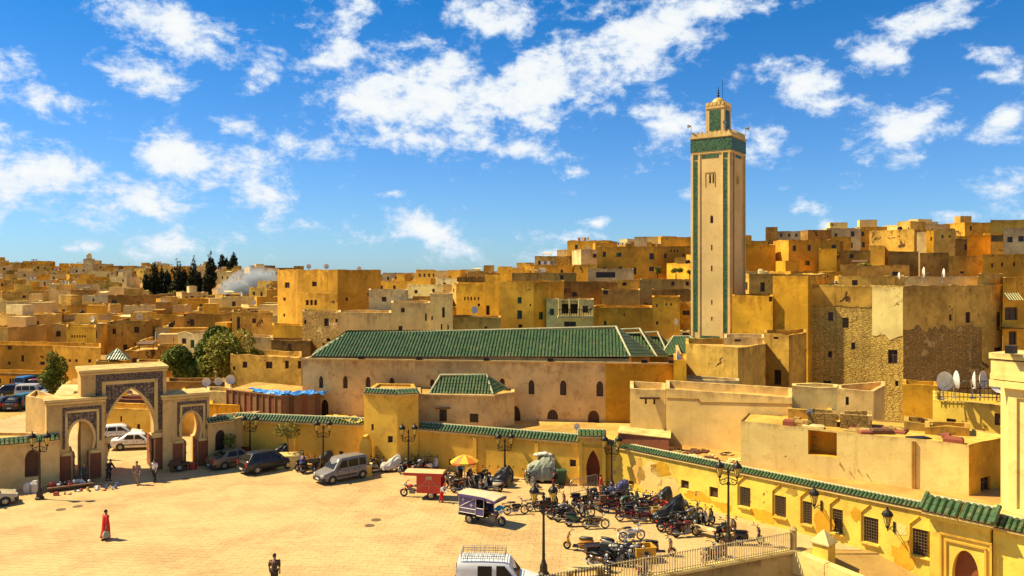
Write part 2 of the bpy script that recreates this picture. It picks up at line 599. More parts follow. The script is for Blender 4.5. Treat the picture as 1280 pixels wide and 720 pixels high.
def wall_face(mb, A, B, z0, z1, holes=(), m=0, mrev=0, jit=0.0, step=2.2, top=None):
    """one wall with real openings; A to B as seen from outside, left to right"""
    A, B = Vector(A[:2]), Vector(B[:2])
    L = (B - A).length
    u = (B - A) / L
    no = Vector((u.y, -u.x))

    def P(t, z, d=0.0):
        q = A + u * t - no * d
        return (q.x, q.y, z)

    def ztop(t):
        q = A + u * t
        z = z1 if top is None else top(t / L)
        return z + jit * noise.noise(Vector((q.x * .9, q.y * .9, z1)))
    U = {0.0, L}
    Z = {z0, z1}
    for h in holes:
        U |= {h.t0, h.t1}
        Z |= {h.z0, h.z1}
    if jit or top:
        k = max(1, int(L / (step if jit < .1 else 1.2)))
        U |= {L * i / k for i in range(1, k)}
    U, Z = sorted(U), sorted(Z)
    for i in range(len(U) - 1):
        if U[i + 1] - U[i] < 1e-5:
            continue
        tm = (U[i] + U[i + 1]) / 2
        for j in range(len(Z) - 1):
            zm = (Z[j] + Z[j + 1]) / 2
            if any(h.t0 < tm < h.t1 and h.z0 < zm < h.z1 for h in holes):
                continue
            last = j == len(Z) - 2
            za, zb = (ztop(U[i]), ztop(U[i + 1])) if last else (Z[j + 1], Z[j + 1])
            mb.quad(P(U[i], Z[j]), P(U[i + 1], Z[j]), P(U[i + 1], zb), P(U[i], za), m)
    for h in holes:
        o = h.outline()
        if h.prof:
            k = len(h.prof)
            for i in range(k - 1):
                a, b = o[i], o[i + 1]
                if b[1] - a[1] > 1e-6:
                    mb.quad(P(h.t0, a[1]), P(*a), P(*b), P(h.t0, b[1]), m)
                    c, d = o[len(o) - 1 - i], o[len(o) - 2 - i]
                    mb.quad(P(*c), P(h.t1, c[1]), P(h.t1, d[1]), P(*d), m)
        for i in range(len(o) - 1):
            a, b = o[i], o[i + 1]
            mb.quad(P(*a), P(a[0], a[1], h.depth), P(b[0], b[1], h.depth), P(*b), mrev)
        if h.z0 > z0 + 1e-4:
            a, b = o[-1], o[0]
            mb.quad(P(*a), P(a[0], a[1], h.depth), P(b[0], b[1], h.depth), P(*b), mrev)
    return [(t, ztop(t)) for t in U]


def ray_t(A, B, px):
    """distance along the wall A-B where the sight line through photo column px meets it, and that point's depth"""
    A, B = Vector(A[:2]), Vector(B[:2])
    u = (B - A).normalized()
    d = Vector(((px - 640) / F, 1.0))
    cr = lambda p, q: p.x * q.y - p.y * q.x
    t = -cr(A, d) / cr(u, d)
    return t, (A + u * t).y


UNIT = {}


def unit_window(style):
    """frame and pane of a window one unit wide and high; y points into the wall"""
    if style in UNIT:
        return UNIT[style]
    pane, fr = MB(), MB()
    pm, fm = M_dark, M_wood
    pane.box((0, .01, .5), (1, .02, 1))
    bw = .07
    for x in (-.5 + bw / 2, .5 - bw / 2):
        fr.box((x, -.03, .5), (bw, .05, 1))
    for z in (bw / 2, 1 - bw / 2):
        fr.box((0, -.031, z), (1 - 2 * bw, .05, bw))
    if style == 'dark':
        fr.box((0, -.028, .5), (.05, .04, 1 - 2 * bw))
    elif style == 'glass':
        pm = M_glass
        fr.box((0, -.028, .5), (.06, .04, 1 - 2 * bw))
        fr.box((0, -.027, .62), (1 - 2 * bw, .04, .05))
    elif style == 'grille':
        fm = M_bars
        for k in range(1, 6):
            fr.box((-.5 + k / 6, -.13, .5), (.035, .02, 1))
        for k in range(0, 9):
            fr.box((0, -.141, .03 + k / 8 * .94), (1, .015, .022))
    elif style == 'shutter':
        for k in range(9):
            fr.box((0, -.02, .1 + k * .1), (.86, .035, .07))
    elif style == 'green':
        fm = M_greenp
        for k in range(9):
            fr.box((-.22, -.02, .1 + k * .1), (.36, .035, .07))
        fr.box((.03, -.03, .5), (.08, .04, .86))
    UNIT[style] = (fr.mesh('window_frame', fm), pane.mesh('window_pane', pm))
    return UNIT[style]


UNIT_FAR = {}


def far_window(k):
    """a small far window, frame and dark pane in one mesh"""
    if k not in UNIT_FAR:
        mb = MB()
        mb.box((0, .01, .5), (1, .02, 1), m=0)
        mb.box((0, -.03, .98), (1.16, .1, .05), m=1)
        if k == 1:
            mb.box((0, -.02, .5), (.1, .04, 1), m=1)
        if k == 2:
            mb.box((-.25, -.02, .5), (.42, .04, .96), m=1)
        UNIT_FAR[k] = mb.mesh('window', [M_dark, (M_wood, M_wood, M_greenp)[k]])
    return UNIT_FAR[k]


def put_window(parent, org, A, B, h, style):
    A2, B2 = Vector(A[:2]), Vector(B[:2])
    u = (B2 - A2).normalized()
    no = Vector((u.y, -u.x))
    c = A2 + u * ((h.t0 + h.t1) / 2) - no * (h.depth - .03)
    loc = Vector((c.x, c.y, h.z0)) - Vector(org)
    rz = math.atan2(u.y, u.x)
    W, H = h.t1 - h.t0, h.z1 - h.z0
    if h.prof:
        mb = MB()
        n = len(h.prof)
        L = [(-W / 2 * w_, 0, H * f) for f, w_ in h.prof]
        Rr = [(W / 2 * w_, 0, H * f) for f, w_ in h.prof]
        for i in range(n - 1):
            mb.quad(L[i], Rr[i], Rr[i + 1], L[i + 1])
        p = mb.build('window', M_dark if style not in ('door', 'shutter') else M_wood, parent, loc=loc)
        p.rotation_euler = (0, 0, rz)
        fr = MB()
        if style in ('lattice', 'door', 'shutter'):
            for k in range(1, 4):
                x = -W / 2 + W * k / 4
                fr.box((x, -.05, H * .43), (.045, .03, H * .84))
            for k in range(1, int(H / .22)):
                fr.box((0, -.06, .22 * k), (W * (.96 if .22 * k < H * .62 else .6), .025, .035))
            f = fr.build('lattice', M_wood, p)
        return p
    if style.startswith('far'):
        return link('window', far_window(int(style[3:] or 0)), parent, loc, (0, 0, rz), (W, 1, H))
    fr, pane = unit_window(style)
    o = link('window', fr, parent, loc, (0, 0, rz), (W, 1, H))
    link('pane', pane, o)
    return o


def inset(poly, d):
    n = len(poly)
    out = []
    for i in range(n):
        p0, p1, p2 = Vector(poly[i - 1][:2]), Vector(poly[i][:2]), Vector(poly[(i + 1) % n][:2])
        a, b = (p1 - p0).normalized(), (p2 - p1).normalized()
        na, nb = Vector((-a.y, a.x)), Vector((-b.y, b.x))
        s = na + nb
        k = d / max(.35, (1 + na.dot(nb)))
        out.append(p1 + s * k)
    return out


def building(name, label, cat, pts, z0, z1, mat, wins=None, group=None, parapet=.55, roofm=None, thick=.28, jit=.13, root=None, tops=None, far=False, mats=None, holes=None):
    """flat-roofed house: walls with real openings, parapet, roof deck, windows as parts. pts counter-clockwise, seen faces first.
    wins: {face: [(px0, py0, px1, py1, style)]} in photo pixels, or holes: {face: [(t0, t1, z0, z1, style)]} in metres"""
    pts = [Vector(p[:2]) for p in pts]
    c = sum(pts, Vector((0, 0))) / len(pts)
    org = (c.x, c.y, z0)
    if root is None:
        root = empty(name, org, 0, label, cat, group)
    else:
        org = tuple(root.location)
    mb = MB(org)
    n = len(pts)
    inn = inset(pts, thick)
    zr = z1 - parapet
    for i in range(n):
        A, B = pts[i], pts[(i + 1) % n]
        hs = []
        for (x0, y0, x1, y1, st) in (wins or {}).get(i, ()):
            t0, Y0 = ray_t(A, B, x0)
            t1, Y1 = ray_t(A, B, x1)
            Ym = (Y0 + Y1) / 2
            L = (B - A).length
            t0, t1 = max(.05, min(t0, t1)), min(L - .05, max(t0, t1))
            if t1 - t0 < .1:
                continue
            arch = st.split(':')[1] if ':' in st else None
            hs.append((Hole(t0, t1, max(z0 + .02, zt(y1, Ym)), min(z1 - .1, zt(y0, Ym)), arch_profile(arch) if arch else None), st.split(':')[0]))
        for (t0, t1, a, b, st) in (holes or {}).get(i, ()):
            hs.append((Hole(t0, t1, a, b), st))
        top = tops.get(i) if tops else None
        tl = wall_face(mb, A, B, z0, z1, [h for h, _ in hs], m=(mats or {}).get(i, 0), jit=jit, top=top)
        A2, B2 = inn[i], inn[(i + 1) % n]
        L = (B - A).length
        prev = None
        for t, z in tl:
            o = A + (B - A) * (t / L)
            q = A2 + (B2 - A2) * (t / L)
            cur = ((o.x, o.y, z), (q.x, q.y, z), (q.x, q.y, zr))
            if prev:
                mb.quad(prev[0], cur[0], cur[1], prev[1])
                mb.quad(prev[1], cur[1], cur[2], prev[2])
            prev = cur
        for h, st in hs:
            if st != 'open':
                put_window(root, org, A, B, h, st)
    ml = [mat] if not isinstance(mat, (list, tuple)) else list(mat)
    mb.build('wall', ml, root)
    rb = MB(org)
    rb.add([(p.x, p.y, zr) for p in inn], [tuple(range(n))])
    rb.build('roof', roofm or M_roof, root)
    return root


def tile_slope(mb, E0, E1, R1, R0, pitch=.30, length=.42, mt=0, mc=1, bed=2, lift=.03, segs=3):
    """barrel tiles laid over a sloping three- or four-cornered field, eave E0-E1, ridge R0-R1"""
    E0, E1, R1, R0 = (Vector(p) for p in (E0, E1, R1, R0))
    x = (E1 - E0).normalized()
    up = (R0 + R1) / 2 - (E0 + E1) / 2
    nrm = x.cross(up).normalized()
    y = nrm.cross(x)
    poly = []
    for p in (E0, E1, R1, R0):
        d = p - E0
        q = (d.dot(x), d.dot(y))
        if not poly or abs(q[0] - poly[-1][0]) + abs(q[1] - poly[-1][1]) > 1e-4:
            poly.append(q)
    mb.add([E0 + x * a + y * b for a, b in poly], [tuple(range(len(poly)))], bed)
    s0, s1 = min(p[0] for p in poly), max(p[0] for p in poly)
    n = max(1, int((s1 - s0) / pitch))
    pw = (s1 - s0) / n
    r = pw * .43
    cs = [(-r * math.cos(math.pi * k / segs), r * .8 * math.sin(math.pi * k / segs)) for k in range(segs + 1)]
    for i in range(n):
        s = s0 + (i + .5) * pw
        ts = []
        for k in range(len(poly)):
            a, b = poly[k], poly[(k + 1) % len(poly)]
            if (a[0] - s) * (b[0] - s) < 0:
                ts.append(a[1] + (b[1] - a[1]) * (s - a[0]) / (b[0] - a[0]))
        if len(ts) < 2:
            continue
        t0, t1 = min(ts), max(ts)
        k = 0
        while t0 + k * length < t1 - .05:
            a = t0 + k * length
            b = min(t1, a + length * 1.08)
            vs = []
            jx = random.uniform(-.012, .012)
            for t, h in ((a, lift + .025), (b, .01)):
                for cx, cz in cs:
                    vs.append(E0 + x * (s + cx + jx) + y * t + nrm * (cz + h))
            m_ = segs + 1
            mb.add(vs, [(j, j + 1, m_ + j + 1, m_ + j) for j in range(segs)], mt)
            mb.add(vs[:m_], [tuple(range(m_ - 1, -1, -1))], mc)  # pale end cap: mortar, plus the glints of the glaze painted in
            k += 1
    return mb


TM = [M_tile, M_mortar, M_tile_dk]


def coping(parent, org, A, B, z, name='tile_coping', run=.62, rise=.42, over=.16, back=.18, pitch=.27, length=.36, zB=None):
    """a strip of green tiles on top of a wall, sloping outward, on a plaster bed with a small corbel"""
    A, B = Vector(A[:2]), Vector(B[:2])
    zB = z if zB is None else zB
    u = (B - A).normalized()
    no = Vector((u.y, -u.x))
    p = lambda q, d, zz: (q.x + no.x * d, q.y + no.y * d, zz)
    mb = MB(org)
    tile_slope(mb, p(A, over, z), p(B, over, zB), p(B, over - run, zB + rise), p(A, over - run, z + rise), pitch, length)
    mb.tube([p(A, over - run - .04, z + rise + .02), p(B, over - run - .04, zB + rise + .02)], .09, 6, 1)
    o = mb.build(name, TM, parent, kind='stuff')
    bd = MB(org)
    # the sloping bed under the tiles
    ring = lambda q, zz: [p(q, over - .03, zz - .02), p(q, over - run, zz + rise - .03), p(q, over - run - .12, zz + rise - .03), p(q, over - run - .12, zz - .14), p(q, over - .03, zz - .14)]
    bd.loft([ring(A, z), ring(B, zB)])
    bd.build('coping_bed', M_trim, parent)
    return o


# ------------------------------------------------------------------ ground
def lerp_tab(tab, x):
    if x <= tab[0][0]:
        return tab[0][1]
    for (a, va), (b, vb) in zip(tab, tab[1:]):
        if x <= b:
            return va + (vb - va) * (x - a) / (b - a)
    return tab[-1][1]


HILL = [(-.75, [(112, 0), (200, 2.5), (300, 7), (400, 15.5), (460, 18), (700, 18)]),
        (-.35, [(112, 0), (200, 3), (330, 7.5), (400, 13), (700, 14)]),
        (-.2, [(108, 0), (150, 4), (250, 8.5), (400, 11)]),
        (0., [(108, 0), (140, 5), (220, 9.5), (400, 12)]),
        (.12, [(104, 0), (130, 7), (175, 15), (220, 18), (400, 19)]),
        (.4, [(96, 0), (110, 6), (150, 15), (205, 20.5), (400, 22)]),
        (.75, [(90, 0), (110, 8), (150, 18), (200, 23), (400, 25)])]


def T(X, Y):
    if Y < 60:
        return 0.0
    a = max(-.75, min(.75, X / Y))
    for (a0, t0), (a1, t1) in zip(HILL, HILL[1:]):
        if a <= a1:
            f = (a - a0) / (a1 - a0)
            return lerp_tab(t0, Y) * (1 - f) + lerp_tab(t1, Y) * f
    return lerp_tab(HILL[-1][1], Y)


M_earth = plaster('earth', (.36, .21, .075), stain=.6, var=.35, streak=0, seedv=20)
M_pave_base = plaster('paving_bed', (.52, .32, .12), stain=.4, var=.25, streak=0, seedv=21)
gx = sorted({-4000, -2500, -1500, -900, -600, -450, 450, 600, 900, 1500, 2500, 4000} | set(range(-400, 401, 10)))
gy = sorted({-300, -100, 0, 20, 40, 47, 51, 56} | set(range(60, 480, 8)) | {520, 600, 800, 1200, 2000, 4000, 7000})
g = MB()
for y in gy:
    for x in gx:
        z = T(x, y) - .3 if y >= 51 else -3.2
        if y > 700:
            z -= (y - 700) * .004
        g.v.append((x, y, z))
nx = len(gx)
for j in range(len(gy) - 1):
    for i in range(nx - 1):
        g.f.append((j * nx + i, j * nx + i + 1, (j + 1) * nx + i + 1, (j + 1) * nx + i))
        g.mi.append(0)
g.build('ground', M_earth, kind='structure')

C0 = Vector((16.0, 45.5))           # corner of the sunken way by the wall
CL = C0 + Vector((-.91, -.415)) * 62
CR = Vector((24.5, 33.2))
sq = MB()
sq.prism([CL, C0, Vector((21.2, 45.6)), Vector((60, 52)), Vector((60, 118)), Vector((-120, 118)), Vector((-120, CL.y))], -.45, -.03)
square = sq.build('square', M_pave_base, kind='structure')
# paving slabs: uneven setts, each a little tilted, joined as one part
m, t, b = bsdf('paving_slab')
at_c = t.n('ShaderNodeVertexColor', layer_name='tone')
gp = t.n('ShaderNodeNewGeometry').outputs['Position']
big = t.noise(gp, .12, 6, .6, .4)
c = t.mix(t.ramp(big, .3, .7), (.44, .27, .105), (.54, .345, .14))
c = t.mix(.22, c, at_c.outputs[0], 'MULTIPLY')
mid = t.noise(t.vmul(gp, (.5, 1.0, 1)), 1.3, 8, .7, .3)
c = t.mix(t.m('MULTIPLY', t.ramp(mid, .50, .70), .5), c, (.44, .25, .08))
c = t.mix(t.m('MULTIPLY', t.ramp(t.noise(gp, .55, 6, .72, .6), .58, .72), .5), c, (.31, .18, .06))
c = t.mix(t.m('MULTIPLY', t.ramp(t.noise(t.vmul(gp, (.12, 1.3, 1)), 1.0, 5, .7, .4), .60, .72), .35), c, (.30, .17, .06))
c = t.mix(t.m('MULTIPLY', t.ramp(t.noise(gp, .32, 6, .7, .3), .60, .42), .35), c, (.70, .49, .19))
c = t.mix(t.m('MULTIPLY', t.ramp(t.noise(t.vmul(gp, (.45, 1, 1)), 6, 5, .75), .52, .70), .45), c, (.30, .175, .065))
c = t.mix(t.m('MULTIPLY', t.ramp(t.noise(t.vmul(gp, (.35, 1, 1)), 2.2, 6, .75, .3), .64, .70), .55), c, (.22, .13, .05))
t.l(c, b.inputs['Base Color'])
b.inputs['Roughness'].default_value = .8
b.inputs['Specular IOR Level'].default_value = .3
bp = t.n('ShaderNodeBump', i_Strength=.5, i_Distance=.03)
t.l(t.noise(gp, 6, 7, .7), bp.inputs['Height'])
t.l(bp.outputs[0], b.inputs['Normal'])
M_slab = m
pv, pf, tones = [], [], []
rotp = Matrix.Rotation(R(-6), 2)
sw, sh, gap = .8, .42, .014
nrm_c = Vector((.415, -.91))
for j in range(-10, 200):
    for i in range(-80, 60):
        q = rotp @ Vector(((i + (.5 if j % 2 else 0)) * sw, 30 + j * sh))
        if q.y > 112 or q.y < 30 or q.x < -.72 * q.y - 2 or q.x > 28 or (q.y > 73 and q.x > -.25 * q.y):
            continue
        if (q - C0).dot(nrm_c) > -.25 and q.x < C0.x + .4:
            continue
        if q.x >= C0.x + .4 and q.y < 46.2:
            continue
        z = random.uniform(-.002, .002)
        tl = [z + random.uniform(-.002, .002) for _ in range(4)]
        hx, hy = sw / 2 - gap / 2, sh / 2 - gap / 2
        bq = len(pv)
        for zz in (0, 1):
            for k, (sx, sy) in enumerate(((-1, -1), (1, -1), (1, 1), (-1, 1))):
                p = q + rotp @ Vector((sx * hx, sy * hy))
                pv.append((p.x, p.y, tl[k] if zz else -.028))
        pf += [(bq + 4, bq + 5, bq + 6, bq + 7), (bq, bq + 1, bq + 5, bq + 4), (bq + 1, bq + 2, bq + 6, bq + 5), (bq + 2, bq + 3, bq + 7, bq + 6), (bq + 3, bq, bq + 4, bq + 7)]
        tone = random.choice((.7, .85, .9, .95, 1, 1, 1, 1)) * random.uniform(.94, 1.0)
        tones += [tone] * 20
me = bpy.data.meshes.new('paving')
me.from_pydata(pv, [], pf)
me.materials.append(M_slab)
ca = me.color_attributes.new('tone', 'FLOAT_COLOR', 'CORNER')
ca.data.foreach_set('color', [x for v in tones for x in (v, v * .98, v * .94, 1)])
po = link('paving', me, square)
po['kind'] = 'stuff'

# the sunken way: retaining wall with coping, ramp beside the long yellow wall
ret = empty('retaining_wall', (C0.x, C0.y, -3.2), 0, 'stained stone retaining wall with pale coping around the sunken way', 'wall')
ret['kind'] = 'thing'
org = tuple(ret.location)


def thick_wall(mb, A, B, d, z0, z1, m=0, z1b=None):
    A, B = Vector(A[:2]), Vector(B[:2])
    z1b = z1 if z1b is None else z1b
    u = (B - A).normalized()
    n = Vector((u.y, -u.x)) * d / 2
    vs = [(q.x + s * n.x, q.y + s * n.y, z) for q, zz in ((A, z1), (B, z1b)) for s, z in ((1, z0), (-1, z0), (-1, zz), (1, zz))]
    mb.add(vs, [(0, 1, 2, 3), (7, 6, 5, 4), (0, 4, 5, 1), (1, 5, 6, 2), (2, 6, 7, 3), (3, 7, 4, 0)], m)


rw = MB(org)
thick_wall(rw, CL, C0, .44, -3.2, .12)
thick_wall(rw, C0 + Vector((.02, -.05)), CR, .44, -3.2, .12, 0, -.9)
rw.build('wall', M_stone, ret)
for k in range(22):                      # coping stones, laid one by one
    L = (CL - C0).length
    a = C0 + (CL - C0) * (k * 1.9 / L)
    bq = C0 + (CL - C0) * ((k * 1.9 + 1.87) / L)
    cb = MB(org)
    thick_wall(cb, bq, a, .58, .124, .25)
    cb.build('coping_stone', M_cream, ret)
for k in range(7):
    L = (CR - C0).length
    f0, f1 = (k * 2.05 + .15) / L, (k * 2.05 + 2.15) / L
    a, bq = C0 + (CR - C0) * f0, C0 + (CR - C0) * f1
    cb = MB(org)
    thick_wall(cb, a, bq, .58, -1.0, .25 - 1.02 * f0, 0, .25 - 1.02 * f1)
    cb.build('coping_stone', M_cream, ret)
rp = MB()
rp.add([(16.1, 45.6, -.02), (21.4, 45.8, -.02), (25.4, 42.0, -1.6), (18.4, 42.2, -1.6), (31.5, 34.5, -1.7), (24.6, 33.1, -1.7)], [(0, 3, 2, 1), (3, 5, 4, 2)])
rp.build('ramp', M_pave_base, kind='structure')

# ------------------------------------------------------------------ walls round the square
def masonry(name, label, A, B, z0, z1, mat, wins=(), thick=.5, cat='wall', jit=.0, base=None):
    """a free-standing plastered wall with openings"""
    A, B = Vector(A[:2]), Vector(B[:2])
    c = (A + B) / 2
    org = (c.x, c.y, z0)
    root = empty(name, org, 0, label, cat)
    root['kind'] = 'thing'
    mb = MB(org)
    hs = []
    for (x0, y0, x1, y1, st) in wins:
        t0, Y0 = ray_t(A, B, x0)
        t1, Y1 = ray_t(A, B, x1)
        Ym = (Y0 + Y1) / 2
        arch = st.split(':')[1] if ':' in st else None
        hs.append((Hole(t0, t1, max(z0 + .02, zt(y1, Ym)), zt(y0, Ym), arch_profile(arch) if arch else None), st.split(':')[0]))
    wall_face(mb, A, B, z0, z1, [h for h, _ in hs], jit=jit)
    u = (B - A).normalized()
    n = Vector((-u.y, u.x)) * thick
    A2, B2 = A + n, B + n
    mb.quad((A.x, A.y, z1), (B.x, B.y, z1), (B2.x, B2.y, z1), (A2.x, A2.y, z1))
    mb.quad((B2.x, B2.y, z0), (A2.x, A2.y, z0), (A2.x, A2.y, z1), (B2.x, B2.y, z1))
    mb.quad((B.x, B.y, z0), (B2.x, B2.y, z0), (B2.x, B2.y, z1), (B.x, B.y, z1))
    mb.quad((A2.x, A2.y, z0), (A.x, A.y, z0), (A.x, A.y, z1), (A2.x, A2.y, z1))
    mb.build('wall_body', mat, root)
    for h, st in hs:
        if st != 'open':
            put_window(root, org, A, B, h, st)
    return root, org, u


def gp2(px, py):
    v = gnd(px, py)
    return Vector((v.x, v.y))


def corbel_band(root, org, A, B, z, mat=None, gapm=.34):
    """the thin moulding and row of small dentils under a tiled coping, joined as one part"""
    A, B = Vector(A[:2]), Vector(B[:2])
    u = (B - A).normalized()
    no = Vector((u.y, -u.x))
    L = (B - A).length
    mb = MB(org)
    rz = math.atan2(u.y, u.x)
    c = (A + B) / 2 + no * .04
    mb.box((c.x, c.y, z), (L - .02, .1, .09), rz)
    k = int(L / gapm)
    for i in range(k):
        q = A + u * ((i + .5) * L / k) + no * .035
        mb.box((q.x, q.y, z - .12), (.13, .075, .13), rz)
    return mb.build('cornice', mat or M_yel, root, kind='stuff')


W0, W1 = gp2(292, 572), gp2(455, 580.5)
r, o, u = masonry('boundary_wall', 'yellow plaster wall with green tile coping between the tall gate and the square yellow block', W0, W1, -.3, 3.35, M_yel,
                  [(374, 563, 380, 571, 'dark'), (423.5, 564, 429, 572, 'dark')])
coping(r, o, W0, W1, 3.3)
corbel_band(r, o, W0, W1, 3.12)
bt = MB(o)
p = ray_t(W0, W1, 369)[0]
q = W0 + u * p
bt.box((q.x, q.y - .06, 1.5), (.22, .3, 3.2), math.atan2(u.y, u.x))
bt.build('pilaster', M_yel, r)
# square yellow block standing in the line of the wall
K0, K1, K2 = gp2(455, 583.5), gp2(496.5, 587), gp2(523, 584.5)
blk = building('wall_tower', 'square yellow plaster block with green tile trim set into the boundary wall', 'tower',
               [K0, K1, K2, K2 + Vector((-1, 5)), K0 + Vector((0.2, 5))], -.3, 6.15, M_yel,
               {0: [(464, 530, 467, 538, 'dark'), (484.5, 545, 491, 553.5, 'dark')], 1: []}, jit=.01, parapet=.2)
for a, bq in ((K0, K1), (K1, K2)):
    coping(blk, tuple(blk.location), a, bq, 6.1, run=.5, rise=.28)
bs = MB()
q = gp2(457.5, 586)
bs.loft([[(q.x + s * x, q.y - .1 + s2 * y, z) for s, s2 in ((-1, -1), (1, -1), (1, 1), (-1, 1))] for x, y, z in ((.42, .5, -.1), (.42, .5, 2.1), (.15, .5, 2.75))])
tag(bs.build('buttress', M_yel), 'stubby yellow buttress leaning on the square yellow block', 'buttress')
W2, W3 = gp2(523, 584), gp2(724, 604.5)
r, o, u = masonry('boundary_wall', 'long yellow wall with green tile coping running from the square block to the arched portal', W2, W3, -.3, 3.2, M_yel,
                  [(561, 574, 566, 581, 'dark'), (682, 573, 690, 579, 'dark'), (712, 574.5, 720, 583.5, 'dark')])
coping(r, o, W2, W3, 3.14)
corbel_band(r, o, W2, W3, 2.96)
for pxx in (594, 671):
    q = W2 + u * ray_t(W2, W3, pxx)[0]
    mb = MB(o)
    mb.box((q.x, q.y - .05, 1.4), (.3, .26, 2.9), math.atan2(u.y, u.x))
    mb.build('pilaster', M_yel, r)

# arched portal at the corner
Q0, Q1 = gp2(724, 606.5), gp2(757, 607.5)
ptl = empty('portal', (Q0.x, Q0.y, 0), 0, 'small yellow arched portal with green tiled hood in the corner of the square', 'portal')
o = tuple(ptl.location)
L = (Q1 - Q0).length
mb = MB(o)
h = Hole(.52, L - .42, -.3, 2.65, arch_profile('pointed'), 1.3)
wall_face(mb, Q0, Q1, -.3, 3.95, [h])
u = (Q1 - Q0).normalized()
bk = Vector((-u.y, u.x)) * 1.6
for a, bq in ((Q1, Q1 + bk), (Q1 + bk, Q0 + bk), (Q0 + bk, Q0)):
    wall_face(mb, a, bq, -.3, 3.95)
mb.add([(p.x, p.y, 3.95) for p in (Q0, Q1, Q1 + bk, Q0 + bk)], [(0, 1, 2, 3)])
mb.build('portal_wall', M_yel, ptl)
mb = MB(o)
hc = Q0 + u * ((h.t0 + h.t1) / 2) + bk * .8
mb.box((hc.x, hc.y, 1.3), (1.2, .06, 2.6), math.atan2(u.y, u.x))
mb.build('door', M_wood2, ptl)
rz_ = math.atan2(u.y, u.x)
mb = MB(o)
for k, (w_, zz) in enumerate(((1.5, 2.86), (1.62, 3.0))):
    mb = MB(o)
    c = (Q0 + Q1) / 2 - bk.normalized() * .03
    mb.box((c.x, c.y, zz), (w_, .1, .05), rz_)
    mb.build('moulding', M_yel2, ptl)
for t_ in (.12, L - .12):
    mb = MB(o)
    c = Q0 + u * t_ - bk.normalized() * .06
    mb.box((c.x, c.y, 1.75), (.24, .14, 3.6), rz_)
    mb.build('pilaster', M_yel2, ptl)
for k in range(9):
    c = Q0 + u * (.28 + k * (L - .56) / 8) - bk.normalized() * .05
    mb = MB(o)
    mb.box((c.x, c.y, 3.42), (.1, .1, .36), rz_)
    mb.build('dentil', M_trim, ptl)
coping(ptl, o, Q0 - u * .1, Q1 + u * .05, 3.75, run=.8, rise=.3, over=.35)

# the long yellow building along the sunken way
S0, S1 = Vector((7.07, 60.4)), Vector((29.7, 36.2))
us = (S1 - S0).normalized()
ns = Vector((us.y, -us.x))
GW = [(785, 601, 792, 606, 'shutter'), (851, 600.5, 861, 611, 'shutter'), (886.5, 609, 897.5, 622, 'shutter'), (924.5, 609, 938, 633, 'grille'), (968.5, 620, 982.5, 646, 'grille'),
      (1003.5, 627, 1015, 655, 'grille'), (1040.5, 636.5, 1053.5, 666, 'grille'), (1079.5, 647, 1098, 678.5, 'grille'), (1140.5, 662, 1162, 695, 'grille')]
r, o, u = masonry('street_building', 'long lemon yellow building with barred windows and green tile coping beside the railing', S0, S0 + us * 22.9, -2.6, 3.05, M_yel2, GW, cat='building')
street = r
coping(r, o, S0, S0 + us * 22.9, 3.0, run=.46, rise=.24, pitch=.22)
# moulded hoods over the barred windows: bent strips
for (x0, y0, x1, y1, st) in GW[3:]:
    t0, Y0 = ray_t(S0, S1, x0)
    t1, Y1 = ray_t(S0, S1, x1)
    z1_, z0_ = zt(y0, (Y0 + Y1) / 2), zt(y1, (Y0 + Y1) / 2)
    mb = MB(o)
    pts_ = [(t0 - .12, z0_ - .15), (t0 - .12, z1_ + .22), (t0 + .38, z1_ + .72)]
    for (ta, za), (tb, zb) in zip(pts_, pts_[1:]):
        a, bq = S0 + us * ta + ns * .04, S0 + us * tb + ns * .04
        mb.tube([(a.x, a.y, za), (bq.x, bq.y, zb)], .045, 5)
    mb.build('cable_pipe', M_ochre, r)
    mb = MB(o)
    tm = (t0 + t1) / 2
    a = S0 + us * tm + ns * .08
    mb.box((a.x, a.y, z0_ - .06), (t1 - t0 + .16, .2, .08), math.atan2(us.y, us.x))
    mb.build('sill', M_yel2, r)
E0_ = S0 + us * (ray_t(S0, S1, 1243)[0])
E1_ = E0_ + us * 8
r2, o2_, _u = masonry('street_building', 'peeling end of the long yellow building beyond its tall portal', E0_ + ns * .2, E1_ + ns * .2, -2.6, 3.0, M_yel2, [], cat='building')
coping(r2, o2_, E0_ + ns * .2, E1_ + ns * .2, 2.95, run=.8, rise=.45, over=.3)
# roof terrace behind it
tr = MB()
TB0, TB1 = Vector((5.5, 64.5)), Vector((44, 48))
tr.prism([S0 - ns * .5, S1 - ns * .5, Vector((44, 40)), TB1, Vector((15, 62)), Vector((9, 63))], 2.2, 3.08)
tr.build('terrace', M_terr, kind='structure')
# tall portal in the long building, with a tiled hood
PT0 = S0 + us * ray_t(S0, S1, 1166)[0] + ns * .45
PT1 = S0 + us * (ray_t(S0, S1, 1240)[0]) + ns * .45
pt = empty('portal', (PT0.x, PT0.y, -1.8), 0, 'lemon yellow portal with stepped frame and round arch in the long barred building', 'portal')
o = tuple(pt.location)
mb = MB(o)
L = (PT1 - PT0).length
ta, tb = ray_t(PT0, PT1, 1190)[0], ray_t(PT0, PT1, 1224)[0]
h = Hole(ta, tb, -2.4, zt(685, 42.3), arch_profile('round'), 1.0)
wall_face(mb, PT0, PT1, -2.4, 3.15, [h])
for a, bq in ((PT1, PT1 - ns * .9), (PT1 - ns * .9, PT0 - ns * .9), (PT0 - ns * .9, PT0)):
    wall_face(mb, a, bq, -2.4, 3.15)
mb.build('portal_wall', M_yel2, pt)
rz_ = math.atan2(us.y, us.x)
mb = MB(o)
hc = PT0 + us * ((ta + tb) / 2) - ns * .5
mb.box((hc.x, hc.y, -.4), (tb - ta, .08, 3.6), rz_)
mb.build('door', M_wood2, pt)
mb = MB(o)
